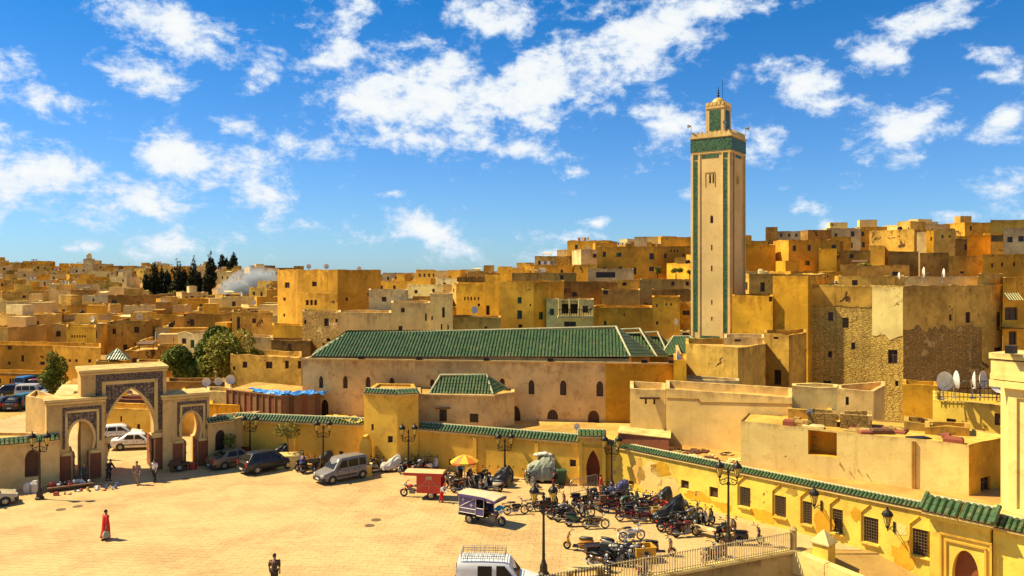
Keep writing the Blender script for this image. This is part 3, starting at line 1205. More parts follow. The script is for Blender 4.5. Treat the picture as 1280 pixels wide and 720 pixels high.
for k, (mgn, zz) in enumerate(((.55, 2.05), (.3, 1.75))):
    for t_ in (ta - mgn, tb + mgn):
        c = PT0 + us * t_ + ns * (.03)
        mb.box((c.x, c.y, zz / 2 - 1.2), (.1, .1 + k * .02, zz + 2.4), rz_)
    c = PT0 + us * ((ta + tb) / 2) + ns * .03
    mb.box((c.x, c.y, zz), (tb - ta + 2 * mgn + .1, .12 + k * .02, .1), rz_)
mb.build('stepped_frame', M_yel, pt)
mb = MB(o)
c = (PT0 + PT1) / 2 + ns * .1
mb.box((c.x, c.y, 2.85), (L + .2, .35, .2), rz_)
mb.build('cornice', M_yel2, pt)
coping(pt, o, PT0 - us * .25, PT0 + us * (L * .53), 3.16, run=1.0, rise=.62, over=.5, pitch=.3, length=.5)
coping(pt, o, PT0 + us * (L * .55), PT1 + us * .3, 3.16, run=1.0, rise=.62, over=.5, pitch=.3, length=.5)
for t_ in (-.28, L + .33):
    cb = MB(o)
    a = PT0 + us * t_
    cb.tube([(a.x + ns.x * .55, a.y + ns.y * .55, 3.28), (a.x - ns.x * .5, a.y - ns.y * .5, 3.95)], .13, 6)
    cb.build('hip_tile', M_tile, pt)
# ------------------------------------------------------------------ the mosque
MA, MBp, MC = pl(378, 73.0), pl(757, 69.8), pl(856, 69.0)
MA2, MC2 = Vector((MA.x + 2.5, 92)), Vector((MC.x + 4, 92))
mq = building('mosque', 'long tan mosque hall with arched windows under a green tiled roof', 'mosque',
              [MA, MBp, MC, MC2, MA2], 0, 8.12, [M_mosq, M_orange],
              {0: [(398.5, 470, 404, 485, 'lattice:round'), (428.5, 470, 434.5, 485.5, 'lattice:round'), (457, 471, 463, 487, 'lattice:round'), (486.5, 472, 493, 487, 'lattice:round'),
                   (537.5, 474, 543, 483, 'lattice:round'), (624.5, 473, 631, 486, 'lattice:round'), (660.5, 475, 668, 493, 'lattice:round'), (700, 475.5, 708, 494, 'lattice:round'), (745.5, 476.5, 754, 495.5, 'lattice:round'),
                   (401, 499.5, 410.5, 523, 'lattice:round'), (638, 507.5, 650.5, 541, 'door:round'), (627, 531, 633, 541, 'dark'), (684, 512, 697.5, 524.5, 'lattice:half'), (735, 513, 749, 537, 'door:round')]},
              parapet=2.6, jit=.015, mats={1: 1}, roofm=M_roof)
o = tuple(mq.location)
mb = MB(o)
for a, bq in ((MA, MBp), (MBp, MC)):
    u = (bq - a).normalized()
    no = Vector((u.y, -u.x))
    c = (a + bq) / 2 + no * .05
    mb.box((c.x, c.y, 8.09), ((bq - a).length + .1, .2, .14), math.atan2(u.y, u.x))
mb.build('cornice', M_trim, mq)
for pxx in (452, 524, 608, 688, 805, 839):        # small floodlights on the cornice
    a, bq = (MA, MBp) if pxx < 757 else (MBp, MC)
    t_, Y_ = ray_t(a, bq, pxx)
    q = a + (bq - a).normalized() * t_
    mb = MB(o)
    mb.box((q.x, q.y - .15, 8.28), (.5, .3, .26))
    mb.build('floodlight', M_iron, mq)


def hip_roof(parent, org, EL, ER, RL, RR, BL, BR, name='roof', faces='flrb', pitch=.30, length=.40, rr_=.10):
    """tiled hip roof: EL, ER front eave corners, RL, RR ridge ends, BL, BR back eave corners"""
    mb = MB(org)
    if 'f' in faces:
        tile_slope(mb, EL, ER, RR, RL, pitch, length)
    if 'r' in faces:
        tile_slope(mb, ER, BR, RR, RR, pitch, length)
    if 'l' in faces:
        tile_slope(mb, BL, EL, RL, RL, pitch, length)
    if 'b' in faces:
        tile_slope(mb, BR, BL, RL, RR, pitch, length)
    ob = mb.build(name, TM, parent, kind='stuff')
    rg = MB(org)
    up = Vector((0, 0, .06))
    for a, bq in ((EL, RL), (ER, RR), (RL, RR), (BL, RL), (BR, RR)):
        a, bq = Vector(a), Vector(bq)
        n = max(2, int((bq - a).length / .45))
        for k in range(n):
            p0, p1 = a + (bq - a) * (k / n) + up, a + (bq - a) * ((k + .97) / n) + up * 1.4
            rg.tube([p0, p1], [rr_, rr_ * .85], 6)
    rg.build('ridge_tiles', M_mortar, ob)
    return ob


hip_roof(mq, o, at(390, 446, 73.6), at(788, 446.5, 70.3), at(433, 418, 77.2), at(770, 409, 74.6), at(395, 440, 82.0), at(820, 446.2, 78.8), 'roof')
hip_roof(mq, o, at(560, 440, 80.5), at(821, 446.5, 78.5), at(590, 420, 84.0), at(799.5, 411.5, 82.0), at(560, 440, 89.0), at(836, 446, 85.2), 'roof')
hip_roof(mq, o, at(640, 440, 87.0), at(836, 446, 85.0), at(660, 424, 90.0), at(822, 415.5, 88.0), at(640, 440, 94.5), at(848, 446, 91.0), 'roof')
hip_roof(mq, o, at(826, 445, 84.5), at(897, 442, 84.5), at(842, 421, 88), at(861, 421, 88), at(830, 432, 91), at(892, 432, 91), 'roof')
mb = MB(o)                                      # low drum wall carrying the eaves
ea, eb = at(392, 446, 73.9), at(786, 446, 70.6)
mb.prism([(ea.x, ea.y), (eb.x, eb.y), (eb.x + .9, eb.y + 4.5), (ea.x, ea.y + 4.5)], 5.4, zt(446.5, 72) + .02)
mb.build('eaves_wall', M_mosq, mq)
for (x0_, x1_, Ya, Yb, zt_) in ((566, 812, 81.2, 87.5, zt(446.5, 79.5)), (646, 828, 88, 93, zt(446, 86))):
    mb = MB(o)
    a, bq, c_, d_ = pl(x0_, Ya), pl(x1_, Ya - .8), pl(x1_, Yb), pl(x0_, Yb)
    mb.prism([a, bq, c_, d_], 5.4, zt_ - .1)
    mb.build('eaves_wall', M_mosq, mq)
# annex with its own small green roof
X0, X1, X2 = pl(522, 67.8), pl(615, 67.0), pl(643, 68.6)
ax = building('mosque_annex', 'low tan annex with small hipped green tile roof against the mosque hall', 'building',
              [X0, X1, X2, pl(643, 71.0), pl(522, 72.0)], 0, 5.7, M_mosq,
              {0: [(549, 511.5, 558.5, 527, 'grille'), (587, 517, 598, 528, 'grille')]}, parapet=.15, jit=.02)
o = tuple(ax.location)
hip_roof(ax, o, at(537, 492.5, 68.1), at(616, 493.5, 67.3), at(551, 469.5, 69.2), at(608, 469.5, 69.0), at(540, 487, 71.1), at(634, 486, 69.8), 'roof', 'flr', .27, .36)
mb = MB(o)
a, bq = X0, X1
mb.box((at(574, 493, 67.3).x, 67.28, 5.62), (6.1, .22, .14), math.atan2((bq - a).y, (bq - a).x))
mb.build('cornice', M_mosq, ax)
mb = MB(o)
c = at(553.5, 510, 67.4)
mb.box((c.x, c.y, c.z), (1.25, .3, .09))
mb.build('lintel', M_wood, ax)
# orange wall panel and low wall between mosque and minaret
dm = MB((0, 0, 0))

# ------------------------------------------------------------------ the minaret
MCn = pl(914, 88.0)
dl, dr = Vector((-.805, .593)), Vector((.573, .819)).normalized()
dl = Vector((-dr.y, dr.x))
s_ = 4.65
PA, PB, PC, PD = MCn + dl * s_, MCn, MCn + dr * s_, MCn + dl * s_ + dr * s_
mctr = (PA + PC) / 2
mn = empty('minaret', (mctr.x, mctr.y, 0), 0, 'tall square minaret with green faience bands and a small domed lantern', 'minaret')
o = tuple(mn.location)
zz = lambda y: zt(y, 88.0)
mb = MB(o)
hl = [Hole(0, 0, 0, 0)]


def mh(A, B, x0, y0, x1, y1, arch=None, d=.35):
    t0, Ya = ray_t(A, B, x0)
    t1, Yb = ray_t(A, B, x1)
    return Hole(t0, t1, zt(y1, (Ya + Yb) / 2), zt(y0, (Ya + Yb) / 2), arch_profile(arch) if arch else None, d)


HL = [mh(PA, PB, 886.2, 217, 888.8, 229, 'round'), mh(PA, PB, 890.4, 217, 893.2, 229, 'round'), mh(PA, PB, 887.5, 269, 891.5, 279, 'round'),
      mh(PA, PB, 888.6, 306, 890.6, 313), mh(PA, PB, 888.6, 332, 890.6, 339), mh(PA, PB, 888.8, 375, 890.6, 381), mh(PA, PB, 888.8, 396, 890.6, 401)]
HR = [mh(PB, PC, 921.0, 219, 923.4, 230, 'round')]
for A, B, hs_ in ((PA, PB, HL), (PB, PC, HR), (PC, PD, []), (PD, PA, [])):
    wall_face(mb, A, B, 0, 31.55, hs_)
mb.build('shaft', M_min, mn)
for A, B, hs_ in ((PA, PB, HL), (PB, PC, HR)):
    for h in hs_:
        put_window(mn, o, A, B, h, 'grille' if not h.prof else 'plain')


def on_face(root, org, A, B, t0, t1, z0, z1, mat, name, proud=.05, parent=None):
    u = (B - A).normalized()
    no = Vector((u.y, -u.x))
    q = A + u * ((t0 + t1) / 2) + no * (proud / 2 - .01)
    mb = MB(org)
    mb.box((q.x, q.y, (z0 + z1) / 2), (t1 - t0, proud + .02, z1 - z0), math.atan2(u.y, u.x))
    return mb.build(name, mat, parent or root)


for A, B in ((PA, PB), (PB, PC), (PC, PD), (PD, PA)):
    for t0, t1 in ((.34, .74), (3.78, 4.18)):
        on_face(mn, o, A, B, t0, t1, 9.3, zz(198), M_green, 'faience_strip', .04)
        on_face(mn, o, A, B, t0 - .02, t1 + .02, zz(196), zz(190.7), M_green, 'faience_tile', .04)
    on_face(mn, o, A, B, 1.25, 3.2, zz(195), zz(191), M_green, 'faience_panel', .04)
    on_face(mn, o, A, B, 1.2, 3.3, 8.35, 8.85, M_green, 'faience_panel', .04)
    for t0 in (.1, .92, 3.6, 4.36):                       # raised plaster ribs
        on_face(mn, o, A, B, t0, t0 + .16, 0, zz(189.5), M_min, 'rib', .09)
    on_face(mn, o, A, B, 0.0, s_, zz(189.3), zz(188.2), M_trim, 'moulding', .10)
    on_face(mn, o, A, B, -.06, s_ + .0, zz(186.5), zz(170.5), M_green, 'faience_band', .06)
    on_face(mn, o, A, B, -.14, s_ + .06, zz(169.3), zz(167.4), M_trim, 'moulding', .14)
    on_face(mn, o, A, B, 1.7, 2.75, zz(214), zz(212.5), M_trim, 'window_hood', .06)
    for t0 in (1.62, 2.72):
        on_face(mn, o, A, B, t0, t0 + .08, zz(231), zz(214.2), M_trim, 'window_jamb', .06)
    for k in range(9):                                    # stepped merlons
        t0 = .02 + k * .52
        u = (B - A).normalized()
        q = A + u * (t0 + .17) - Vector((u.y, -u.x)) * .12
        mb = MB(o)
        rz_ = math.atan2(u.y, u.x)
        mb.box((q.x, q.y, zz(165.6)), (.36, .26, .38), rz_)
        mb.box((q.x, q.y, zz(162.4)), (.20, .255, .22), rz_)
        mb.build('merlon', M_trim, mn)
rf = MB(o)
rf.add([(p.x, p.y, 31.3) for p in (PA, PB, PC, PD)], [(0, 1, 2, 3)])
rf.build('roof', M_roof, mn)
t2 = 2.15 / 2
TA, TB, TC, TD = (mctr + dl * a + dr * b for a, b in ((t2, -t2), (-t2, -t2), (-t2, t2), (t2, t2)))
mb = MB(o)
for A, B in ((TA, TB), (TB, TC), (TC, TD), (TD, TA)):
    wall_face(mb, A, B, 31.2, 34.85)
mb.add([(p.x, p.y, 34.8) for p in (TA, TB, TC, TD)], [(0, 1, 2, 3)])
lan = mb.build('lantern', M_min, mn)
for A, B in ((TA, TB), (TB, TC), (TC, TD), (TD, TA)):
    on_face(lan, o, A, B, .42, 1.72, 31.95, 34.3, M_green, 'faience_panel', .03)
    on_face(lan, o, A, B, -.02, 2.13, 34.5, 34.62, M_trim, 'moulding', .08)
    for k in range(5):
        u = (B - A).normalized()
        q = A + u * (.2 + k * .44) - Vector((u.y, -u.x)) * .06
        mb = MB(o)
        mb.box((q.x, q.y, 35.02), (.26, .2, .38), math.atan2(u.y, u.x))
        mb.build('merlon', M_trim, lan)
M_gold = plain('dome_gold', (.62, .38, .06), .45, var=.2)
mb = MB(o)
mb.lathe([(.8, 34.7), (.79, 35.15), (.7, 35.48), (.48, 35.72), (.2, 35.84), (.03, 35.86)], 16, (mctr.x, mctr.y, 0))
mb.build('dome', M_gold, mn, smooth=True)
mb = MB(o)
mb.tube([(mctr.x, mctr.y, 35.8), (mctr.x, mctr.y, 37.1)], .03, 5)
for z, r_ in ((36.1, .15), (36.42, .12), (36.7, .09)):
    mb.ball((mctr.x, mctr.y, z), r_, 8, 6)
mb.build('finial', M_iron, mn)
mb = MB(o)
mb.tube([(mctr.x + .4, mctr.y - .3, 35.1), (mctr.x + .4, mctr.y - .3, 37.9)], .025, 4)
mb.build('lightning_rod', M_iron, mn)
for q in (PA, PC, PB + (PA - PB) * .18):
    mb = MB(o)
    d = (q - mctr).normalized()
    mb.tube([(q.x, q.y, 31.6), (q.x, q.y, 32.6)], .03, 5)
    mb.tube([(q.x, q.y, 32.5), (q.x + d.x * .4, q.y + d.y * .4, 32.5)], [.06, .22], 8)
    mb.build('loudspeaker', M_steel, mn)

# ------------------------------------------------------------------ the great gate
GA = Vector((-34.6, 60.5))
gu = Vector((9.2, 5.8)).normalized()
gn = Vector((gu.y, -gu.x))
GB = GA + gu * 11.2
M_zel = mosaic('mosaic_dark', (.11, .07, .045), (.25, .165, .09), 5.5)
M_zel2 = mosaic('mosaic_border', (.09, .055, .035), (.19, .125, .07), 9)
gate = empty('city_gate', (GA.x + 4.7, GA.y + 3, 0), 0, 'tall triple arched gate with dark mosaic spandrels and red wooden doors', 'gate')
o = tuple(gate.location)
grz = math.atan2(gu.y, gu.x)


def gt(px, off=0.0):
    return ray_t(GA + gn * off, GB + gn * off, px)


def gate_block(name, t0, t1, z1, depth, off, hole, side=True):
    A, B = GA + gu * t0 + gn * off, GA + gu * t1 + gn * off
    bk = -gn * depth
    hole2 = Hole(hole.t0 - t0, hole.t1 - t0, hole.z0, hole.z1, hole.prof, depth)
    mb = MB(o)
    wall_face(mb, A, B, -.2, z1, [hole2])
    Lh = (B - A).length
    back = Hole(Lh - hole2.t1, Lh - hole2.t0, hole.z0, hole.z1, hole.prof, .01)
    wall_face(mb, B + bk, A + bk, -.2, z1, [back])
    wall_face(mb, B, B + bk, -.2, z1)
    wall_face(mb, A + bk, A, -.2, z1)
    mb.add([(q.x, q.y, z1) for q in (A, B, B + bk, A + bk)], [(0, 1, 2, 3)])
    w_ = mb.build(name, M_gate, gate)
    cb = MB(o)
    c = (A + B) / 2 + bk / 2
    cb.box((c.x, c.y, z1 + .02), (Lh + .3, depth + .3, .2), grz)
    cb.box((c.x, c.y, z1 - .2), (Lh + .16, depth + .16, .14), grz)
    cb.build('cornice', M_trim, w_)
    return w_, A


def gate_strip(t0, t1, z0, z1, off, mat, name, par, proud):
    A = GA + gn * off
    q = A + gu * ((t0 + t1) / 2) + gn * (proud / 2 - .01)
    mb = MB()
    mb.box((0, 0, 0), (t1 - t0, proud + .02, z1 - z0))
    ob = mb.build(name, mat, par)
    ob.location = Vector((q.x, q.y, (z0 + z1) / 2)) - Vector(o)
    ob.rotation_euler = (0, 0, grz)
    return ob


def spandrel(hole, t0, t1, z0, z1, off, mat, par, name='mosaic_panel', proud=.035):
    """a mosaic field with the arch cut out of it, standing a little proud"""
    c = (hole.t0 + hole.t1) / 2
    ol = [p for p in hole.outline()]
    n = len(hole.prof)
    mb = MB()
    P = lambda t_, z, d=0: (t_ - c, -d, z)
    for i in range(n - 1):
        a, b = ol[i], ol[i + 1]
        if b[1] <= z0 or b[1] - a[1] < 1e-6:
            continue
        if a[1] < z0:
            f = (z0 - a[1]) / (b[1] - a[1])
            a = (a[0] + (b[0] - a[0]) * f, z0)
        mb.quad(P(t0, a[1], proud), P(a[0], a[1], proud), P(b[0], b[1], proud), P(t0, b[1], proud))
        mb.quad(P(2 * c - a[0], a[1], proud), P(t1, a[1], proud), P(t1, b[1], proud), P(2 * c - b[0], b[1], proud))
    mb.quad(P(t0, hole.z1, proud), P(t1, hole.z1, proud), P(t1, z1, proud), P(t0, z1, proud))
    for (ta, tb) in ((t0, t0), (t1, t1)):
        mb.quad(P(ta, z0, 0), P(ta, z0, proud), P(ta, z1, proud), P(ta, z1, 0))
    mb.quad(P(t0, z1, proud), P(t1, z1, proud), P(t1, z1, 0), P(t0, z1, 0))
    ob = mb.build(name, mat, par)
    q = GA + gn * off + gu * c
    ob.location = Vector((q.x, q.y, 0)) - Vector(o)
    ob.rotation_euler = (0, 0, grz)
    return ob


def arch_ring(hole, off, par, zmin, w_=.2, proud=.12, mat=None):
    mb = MB(o)
    ol = [p for p in hole.outline() if p[1] >= zmin]
    c = ((hole.t0 + hole.t1) / 2, zmin + (hole.z1 - zmin) * .55)
    A = GA + gn * off
    rings = []
    for (t_, z) in ol:
        d = Vector((t_ - c[0], z - c[1]))
        d.normalize()
        pts_ = []
        for k, pr in ((-.02, -.05), (-.02, proud), (w_, proud), (w_, -.05)):
            tt, zz_ = t_ + d.x * k, z + d.y * k
            q = A + gu * tt + gn * pr
            pts_.append((q.x, q.y, zz_))
        rings.append(pts_)
    mb.loft(rings)
    return mb.build('arch_ring', mat or M_trim, par)


def frame_set(par, off, ts, zs, w_, mat, name, proud, zlow):
    """an upside-down U of flat strips"""
    t0, t1 = ts
    z1 = zs
    gate_strip(t0, t0 + w_, zlow[0], z1, off, mat, name, par, proud)
    gate_strip(t1 - w_, t1, zlow[1], z1, off, mat, name, par, proud)
    gate_strip(t0 + w_, t1 - w_, z1 - w_, z1, off, mat, name, par, proud)


# middle block
m0, m1 = gt(101, -.5)[0], gt(208, -.5)[0]
hm = Hole(gt(131, -.5)[0], gt(196, -.5)[0], -.2, zt(487, 63.3), arch_profile('pointed', 14))
blkm, _ = gate_block('gate_tower', m0, m1, 8.25, 3.4, -.5, hm)
frame_set(blkm, -.5, (gt(119.5, -.5)[0], gt(203.5, -.5)[0]), zt(466.5, 63.5), .62, M_zel2, 'mosaic_border', .03, (5.8, 3.2))
frame_set(blkm, -.5, (gt(127.5, -.5)[0], gt(197.2, -.5)[0]), zt(475.5, 63.5), .26, M_trim, 'plaster_frame', .05, (5.0, 3.2))
spandrel(hm, gt(131.2, -.5)[0], gt(193.5, -.5)[0], zt(515, 63.4), zt(480, 63.4), -.5, M_zel, blkm)
arch_ring(hm, -.5, blkm, zt(541, 63.4), .16, .06)
# side towers
for (xa, xb, xh0, xh1, ytop, yap, yimp, fx0, fx1, fy, gx0, gx1, gy_, px_c, Yc) in (
        (58, 131, 85.5, 117, 499, 525.5, 562, 78, 127, 508, 81.5, 124, 512, 100, 61.6), (204, 262, 226, 251, 493, 514.5, 547, 221.5, 258.5, 501, 225, 256.5, 505, 238, 65.8)):
    t0, t1 = gt(xa)[0], gt(xb)[0]
    z1 = zt(ytop, Yc)
    hh = Hole(gt(xh0)[0], gt(xh1)[0], -.2, zt(yap, Yc), arch_profile('horseshoe', 14))
    tw, _ = gate_block('gate_tower', t0, t1, z1, 2.6, 0, hh)
    zi = zt(yimp, Yc)
    frame_set(tw, 0, (gt(fx0)[0], gt(fx1)[0]), zt(fy, Yc), .24, M_zel2, 'mosaic_border', .03, (zi + .2, zi + .6))
    frame_set(tw, 0, (gt(gx0)[0], gt(gx1)[0]), zt(gy_, Yc), .17, M_trim, 'plaster_frame', .05, (zi - .1, zi - .1))
    spandrel(hh, gt(gx0)[0] + .18, gt(gx1)[0] - .18, zi, zt(gy_, Yc) - .18, 0, M_zel, tw)
    arch_ring(hh, 0, tw, zi - .05, .17, .09)
    for t_ in (hh.t0 - .12, hh.t1 + .12):
        gate_strip(t_ - .32, t_ + .32, zi - .32, zi - .08, 0, M_trim, 'impost', tw, .14)
    # door leaves folded back against the jambs
    c, hw = (hh.t0 + hh.t1) / 2, (hh.t1 - hh.t0) / 2 * .62
    for sgn in (-1, 1):
        q = GA + gu * (c + sgn * (hw - .05)) + gn * (-.4)
        mb = MB()
        for k in range(4):
            mb.box((0, -.45 + k * .3, zi / 2 - .1), (.08, .28, zi - .3))
        for zb in (.3, zi / 2, zi - .5):
            mb.box((-.05 * sgn, 0, zb), (.05, 1.2, .1))
        d = mb.build('door_leaf', M_wood2, tw)
        d.location = Vector((q.x, q.y, .05)) - Vector(o)
        d.rotation_euler = (0, 0, grz)
        gate_strip(c + sgn * (hw + .5) - .40, c + sgn * (hw + .5) + .34, .05, zi - .34, 0, M_wood2, 'door_leaf', tw, .07)
# main door leaves
zi = zt(551, 63.5)
q = GA + gu * (hm.t1 - .14 - (hm.t1 - hm.t0) * .05) + gn * (-2.0)
mb = MB()
for k in range(5):
    mb.box((0, -.95 + k * .475, zi / 2), (.09, .45, zi))
for zb in (.35, zi / 2, zi - .3):
    mb.box((-.06, 0, zb), (.05, 2.35, .13))
d = mb.build('door_leaf', M_wood2, blkm)
d.location = Vector((q.x, q.y, 0.02)) - Vector(o)
d.rotation_euler = (0, 0, grz)
gate_strip(hm.t1 - .12, hm.t1 + .62, .02, zi, -.5, M_wood2, 'door_leaf', blkm, .1)
gate_strip(hm.t1 - .4, hm.t1 + .9, zi + .02, zi + .42, -.5, M_trim, 'impost', blkm, .2)
gate_strip(hm.t0 - .9, hm.t0 + .4, zi + .02, zi + .42, -.5, M_trim, 'impost', blkm, .2)
# plain flank of the gate
fl = building('gatehouse', 'plain tan flank of the gate beside its small arch', 'building',
              [pl(32, 63.6), pl(73.5, 61.0), pl(74, 63.5), pl(45, 67)], -.2, zt(499, 62.0), M_gate, {}, parapet=.3, jit=.02)
# low yellow wall with arched window and tile edge, and the wing on the other side
V0, V1 = gp2(-60, 622), gp2(12, 613.5)
V2 = gp2(74.5, 606)
lw = building('gate_wing', 'low yellow wing with bricked arched window and green tile edge beside the gate', 'building',
              [V0, V1, V2, V2 + Vector((-1.2, 2.2)), V0 + Vector((-2, 6))], -.2, zt(549, 60), M_gate,
              {1: [(31, 562, 50, 596, 'shutter:round')]}, parapet=.2, jit=.02)
for a, bq in ((V0, V1), (V1, V2)):
    coping(lw, tuple(lw.location), a, bq, zt(549, 60) - .05, run=.6, rise=.34)
R0, R1 = gp2(260, 582.5), gp2(293, 577)
rw_ = building('gate_wing', 'pale wing with an arched window joining the gate to the boundary wall', 'building',
               [R0, R1, R1 + Vector((1, 4)), R0 + Vector((-1, 4))], -.2, zt(524, 67.5), M_gate,
               {0: [(269, 537.5, 282, 563, 'dark:round')]}, parapet=.2, jit=.02)
coping(rw_, tuple(rw_.location), R0, R1, zt(524, 67.5) - .03, run=.5, rise=.3)
# ------------------------------------------------------------------ named houses of the middle distance
HERO = []          # plan circles kept free of the scattered houses


def house(label, corners, ytop, mat, wins=None, z0=None, deep=8.0, cat='house', name='house', group=None, cref=0, keep=True, **kw):
    """corners: seen corners, left to right, as (px, depth); the back is closed deep metres behind"""
    P_ = [pl(*c) for c in corners]
    z1 = zt(ytop, corners[cref][1])
    L_, R_ = P_[0], P_[-1]
    back = [R_ + R_.normalized() * deep, L_ + L_.normalized() * deep]
    poly = P_ + back
    c = sum(poly, Vector((0, 0))) / len(poly)
    base = min(T(p.x, p.y) for p in poly) - .5 if z0 is None else z0
    if keep:
        HERO.append((c, max((p - c).length for p in poly)))
    r_ = building(name, label, cat, poly, base, z1, mat, wins, group, **kw)
    return r_


# beside and behind the mosque
house('big ochre house block with triple window rising behind the brick house', [(347, 116), (371, 112), (371.5, 108), (422, 104), (476, 112)], 337, M_ochre,
      {2: [(390, 352, 396, 358, 'dark'), (382, 375, 385.5, 381.5, 'dark'), (387.5, 375, 391, 381.5, 'dark'), (393, 375, 396, 381.5, 'dark')], 0: [(356, 353, 362, 360, 'dark'), (354, 372, 357, 376, 'dark'), (354, 392, 356.5, 396, 'dark')],
       3: [(432, 372, 435, 376, 'dark')]}, cref=3)
house('flat ochre storey stepping forward from the big ochre block', [(376, 103.5), (422, 100.5)], 366, M_ochre, {0: [(382, 375, 386, 381.5, 'dark'), (387.5, 375, 391, 381.5, 'dark'), (392.5, 375, 396, 381.5, 'dark')]}, deep=3)
house('small dark brick house with peeling plaster above the mosque roof end', [(378, 98), (423, 95)], 389, M_rub2, {0: [(405, 398, 411, 408, 'dark'), (380, 400, 383, 405, 'dark'), (408, 423, 413, 427, 'dark'), (403, 429, 406, 433, 'dark'), (419, 399, 422, 403, 'dark')]}, deep=5)
house('long rose beige house with few small windows above the mosque ridge', [(423, 93.5), (489, 92)], 390, M_beige, {0: []}, deep=6)
house('rose beige house block with narrow slit windows above the mosque ridge', [(489, 92), (538, 91)], 378, M_beige, {0: [(501, 385, 506, 390.5, 'dark'), (498, 407.5, 503, 413, 'dark'), (531, 392, 533.5, 401, 'dark')]}, deep=6)
house('tall rose beige end block with a slit window above the mosque ridge', [(537.5, 90.9), (566, 90.2)], 367, M_beige, {0: [(552.5, 384, 556, 397, 'dark'), (539, 395, 541, 400, 'dark'), (551, 405, 553, 412, 'dark'), (559, 406, 561, 412, 'dark')]}, deep=6)
house('low white roofed house behind the rose beige blocks', [(461, 100), (510, 99)], 362, M_pale, {0: [(477, 371, 483, 377, 'dark')]}, deep=5)
house('low rose wall with a satellite dish between beige and golden houses', [(565, 92), (626, 91)], 396, M_rose, {0: [(606, 408, 609, 411, 'dark')]}, deep=4)
house('golden yellow house with a row of five tiny windows', [(570.5, 101), (607, 99)], 354, M_orange, {0: [(580, 371, 582, 375.5, 'dark'), (584, 371, 586, 375.5, 'dark'), (588, 371, 590, 375.5, 'dark'), (592.5, 371, 594.5, 375.5, 'dark'), (597, 371, 599, 375.5, 'dark'), (597, 379.5, 600, 383, 'dark')]}, deep=7)
house('narrow golden yellow tower house beside the row of tiny windows', [(606, 98.5), (633, 97)], 344, M_orange, {0: [(607.5, 382, 612, 394, 'glass')]}, deep=6)
house('broad yellow house with green shuttered windows above the mosque roof', [(623.5, 96.5), (667, 95), (705, 97)], 352, M_ochre,
      {0: [(647, 371.5, 652, 379.5, 'green'), (646.5, 388, 652.5, 399, 'green'), (662, 380, 664, 383, 'dark'), (648, 405.5, 653, 410, 'dark')], 1: [(673.5, 390, 679, 399.5, 'green')]}, deep=6, cref=1)
bal = house('white house with a columned balcony above the mosque roof', [(683, 94), (742, 93)], 374, M_cream, {0: [(687, 386, 692.5, 394, 'green'), (702, 376, 722, 392, 'open'), (728, 382, 735, 391, 'glass'), (705, 402, 720, 409, 'dark')]}, deep=5)
bo = tuple(bal.location)
mb = MB(bo)
q = at(719, 396, 92.6)
mb.box((q.x, q.y, q.z), (4.1, 1.0, .2))
mb.build('balcony_floor', M_pale, bal)
for k in range(14):
    mb = MB(bo)
    q = at(699.5 + k * 3, 391, 92.2)
    mb.tube([(q.x, q.y, q.z - .45), (q.x, q.y, q.z + .45)], .03, 4)
    mb.build('baluster', M_iron, bal)
mb = MB(bo)
q = at(719, 387, 92.2)
mb.box((q.x, q.y, q.z), (4.0, .06, .06))
mb.build('handrail', M_iron, bal)
for pxx in (699, 712, 724):
    mb = MB(bo)
    q = at(pxx, 384, 92.4)
    mb.tube([(q.x, q.y, q.z - 1.1), (q.x, q.y, q.z + 1.0)], .1, 8)
    mb.build('column', M_pale, bal)
house('long mustard wall house with a tiny window beside the columned balcony', [(742, 95), (815, 94)], 384, M_ochre, {0: [(755, 401, 758, 407, 'dark')]}, deep=6)
house('tall mustard house with tiny windows beside the minaret', [(815, 94), (850, 93.3)], 371, M_ochre, {0: [(820, 380, 822, 384, 'dark'), (832, 379, 834, 382, 'dark'), (838, 379, 840, 382, 'dark'), (820, 401.5, 823, 406, 'dark')]}, deep=6)
house('weathered house with an iron balcony squeezed beside the minaret', [(849, 96), (866, 95.5)], 378, M_old, {0: [(853, 388, 862, 394, 'dark')]}, deep=5)
house('low house with a small white window grid at the minaret foot', [(850, 92), (862, 91.7)], 414, M_beige, {0: [(853, 416, 862, 421, 'glass')]}, deep=4)
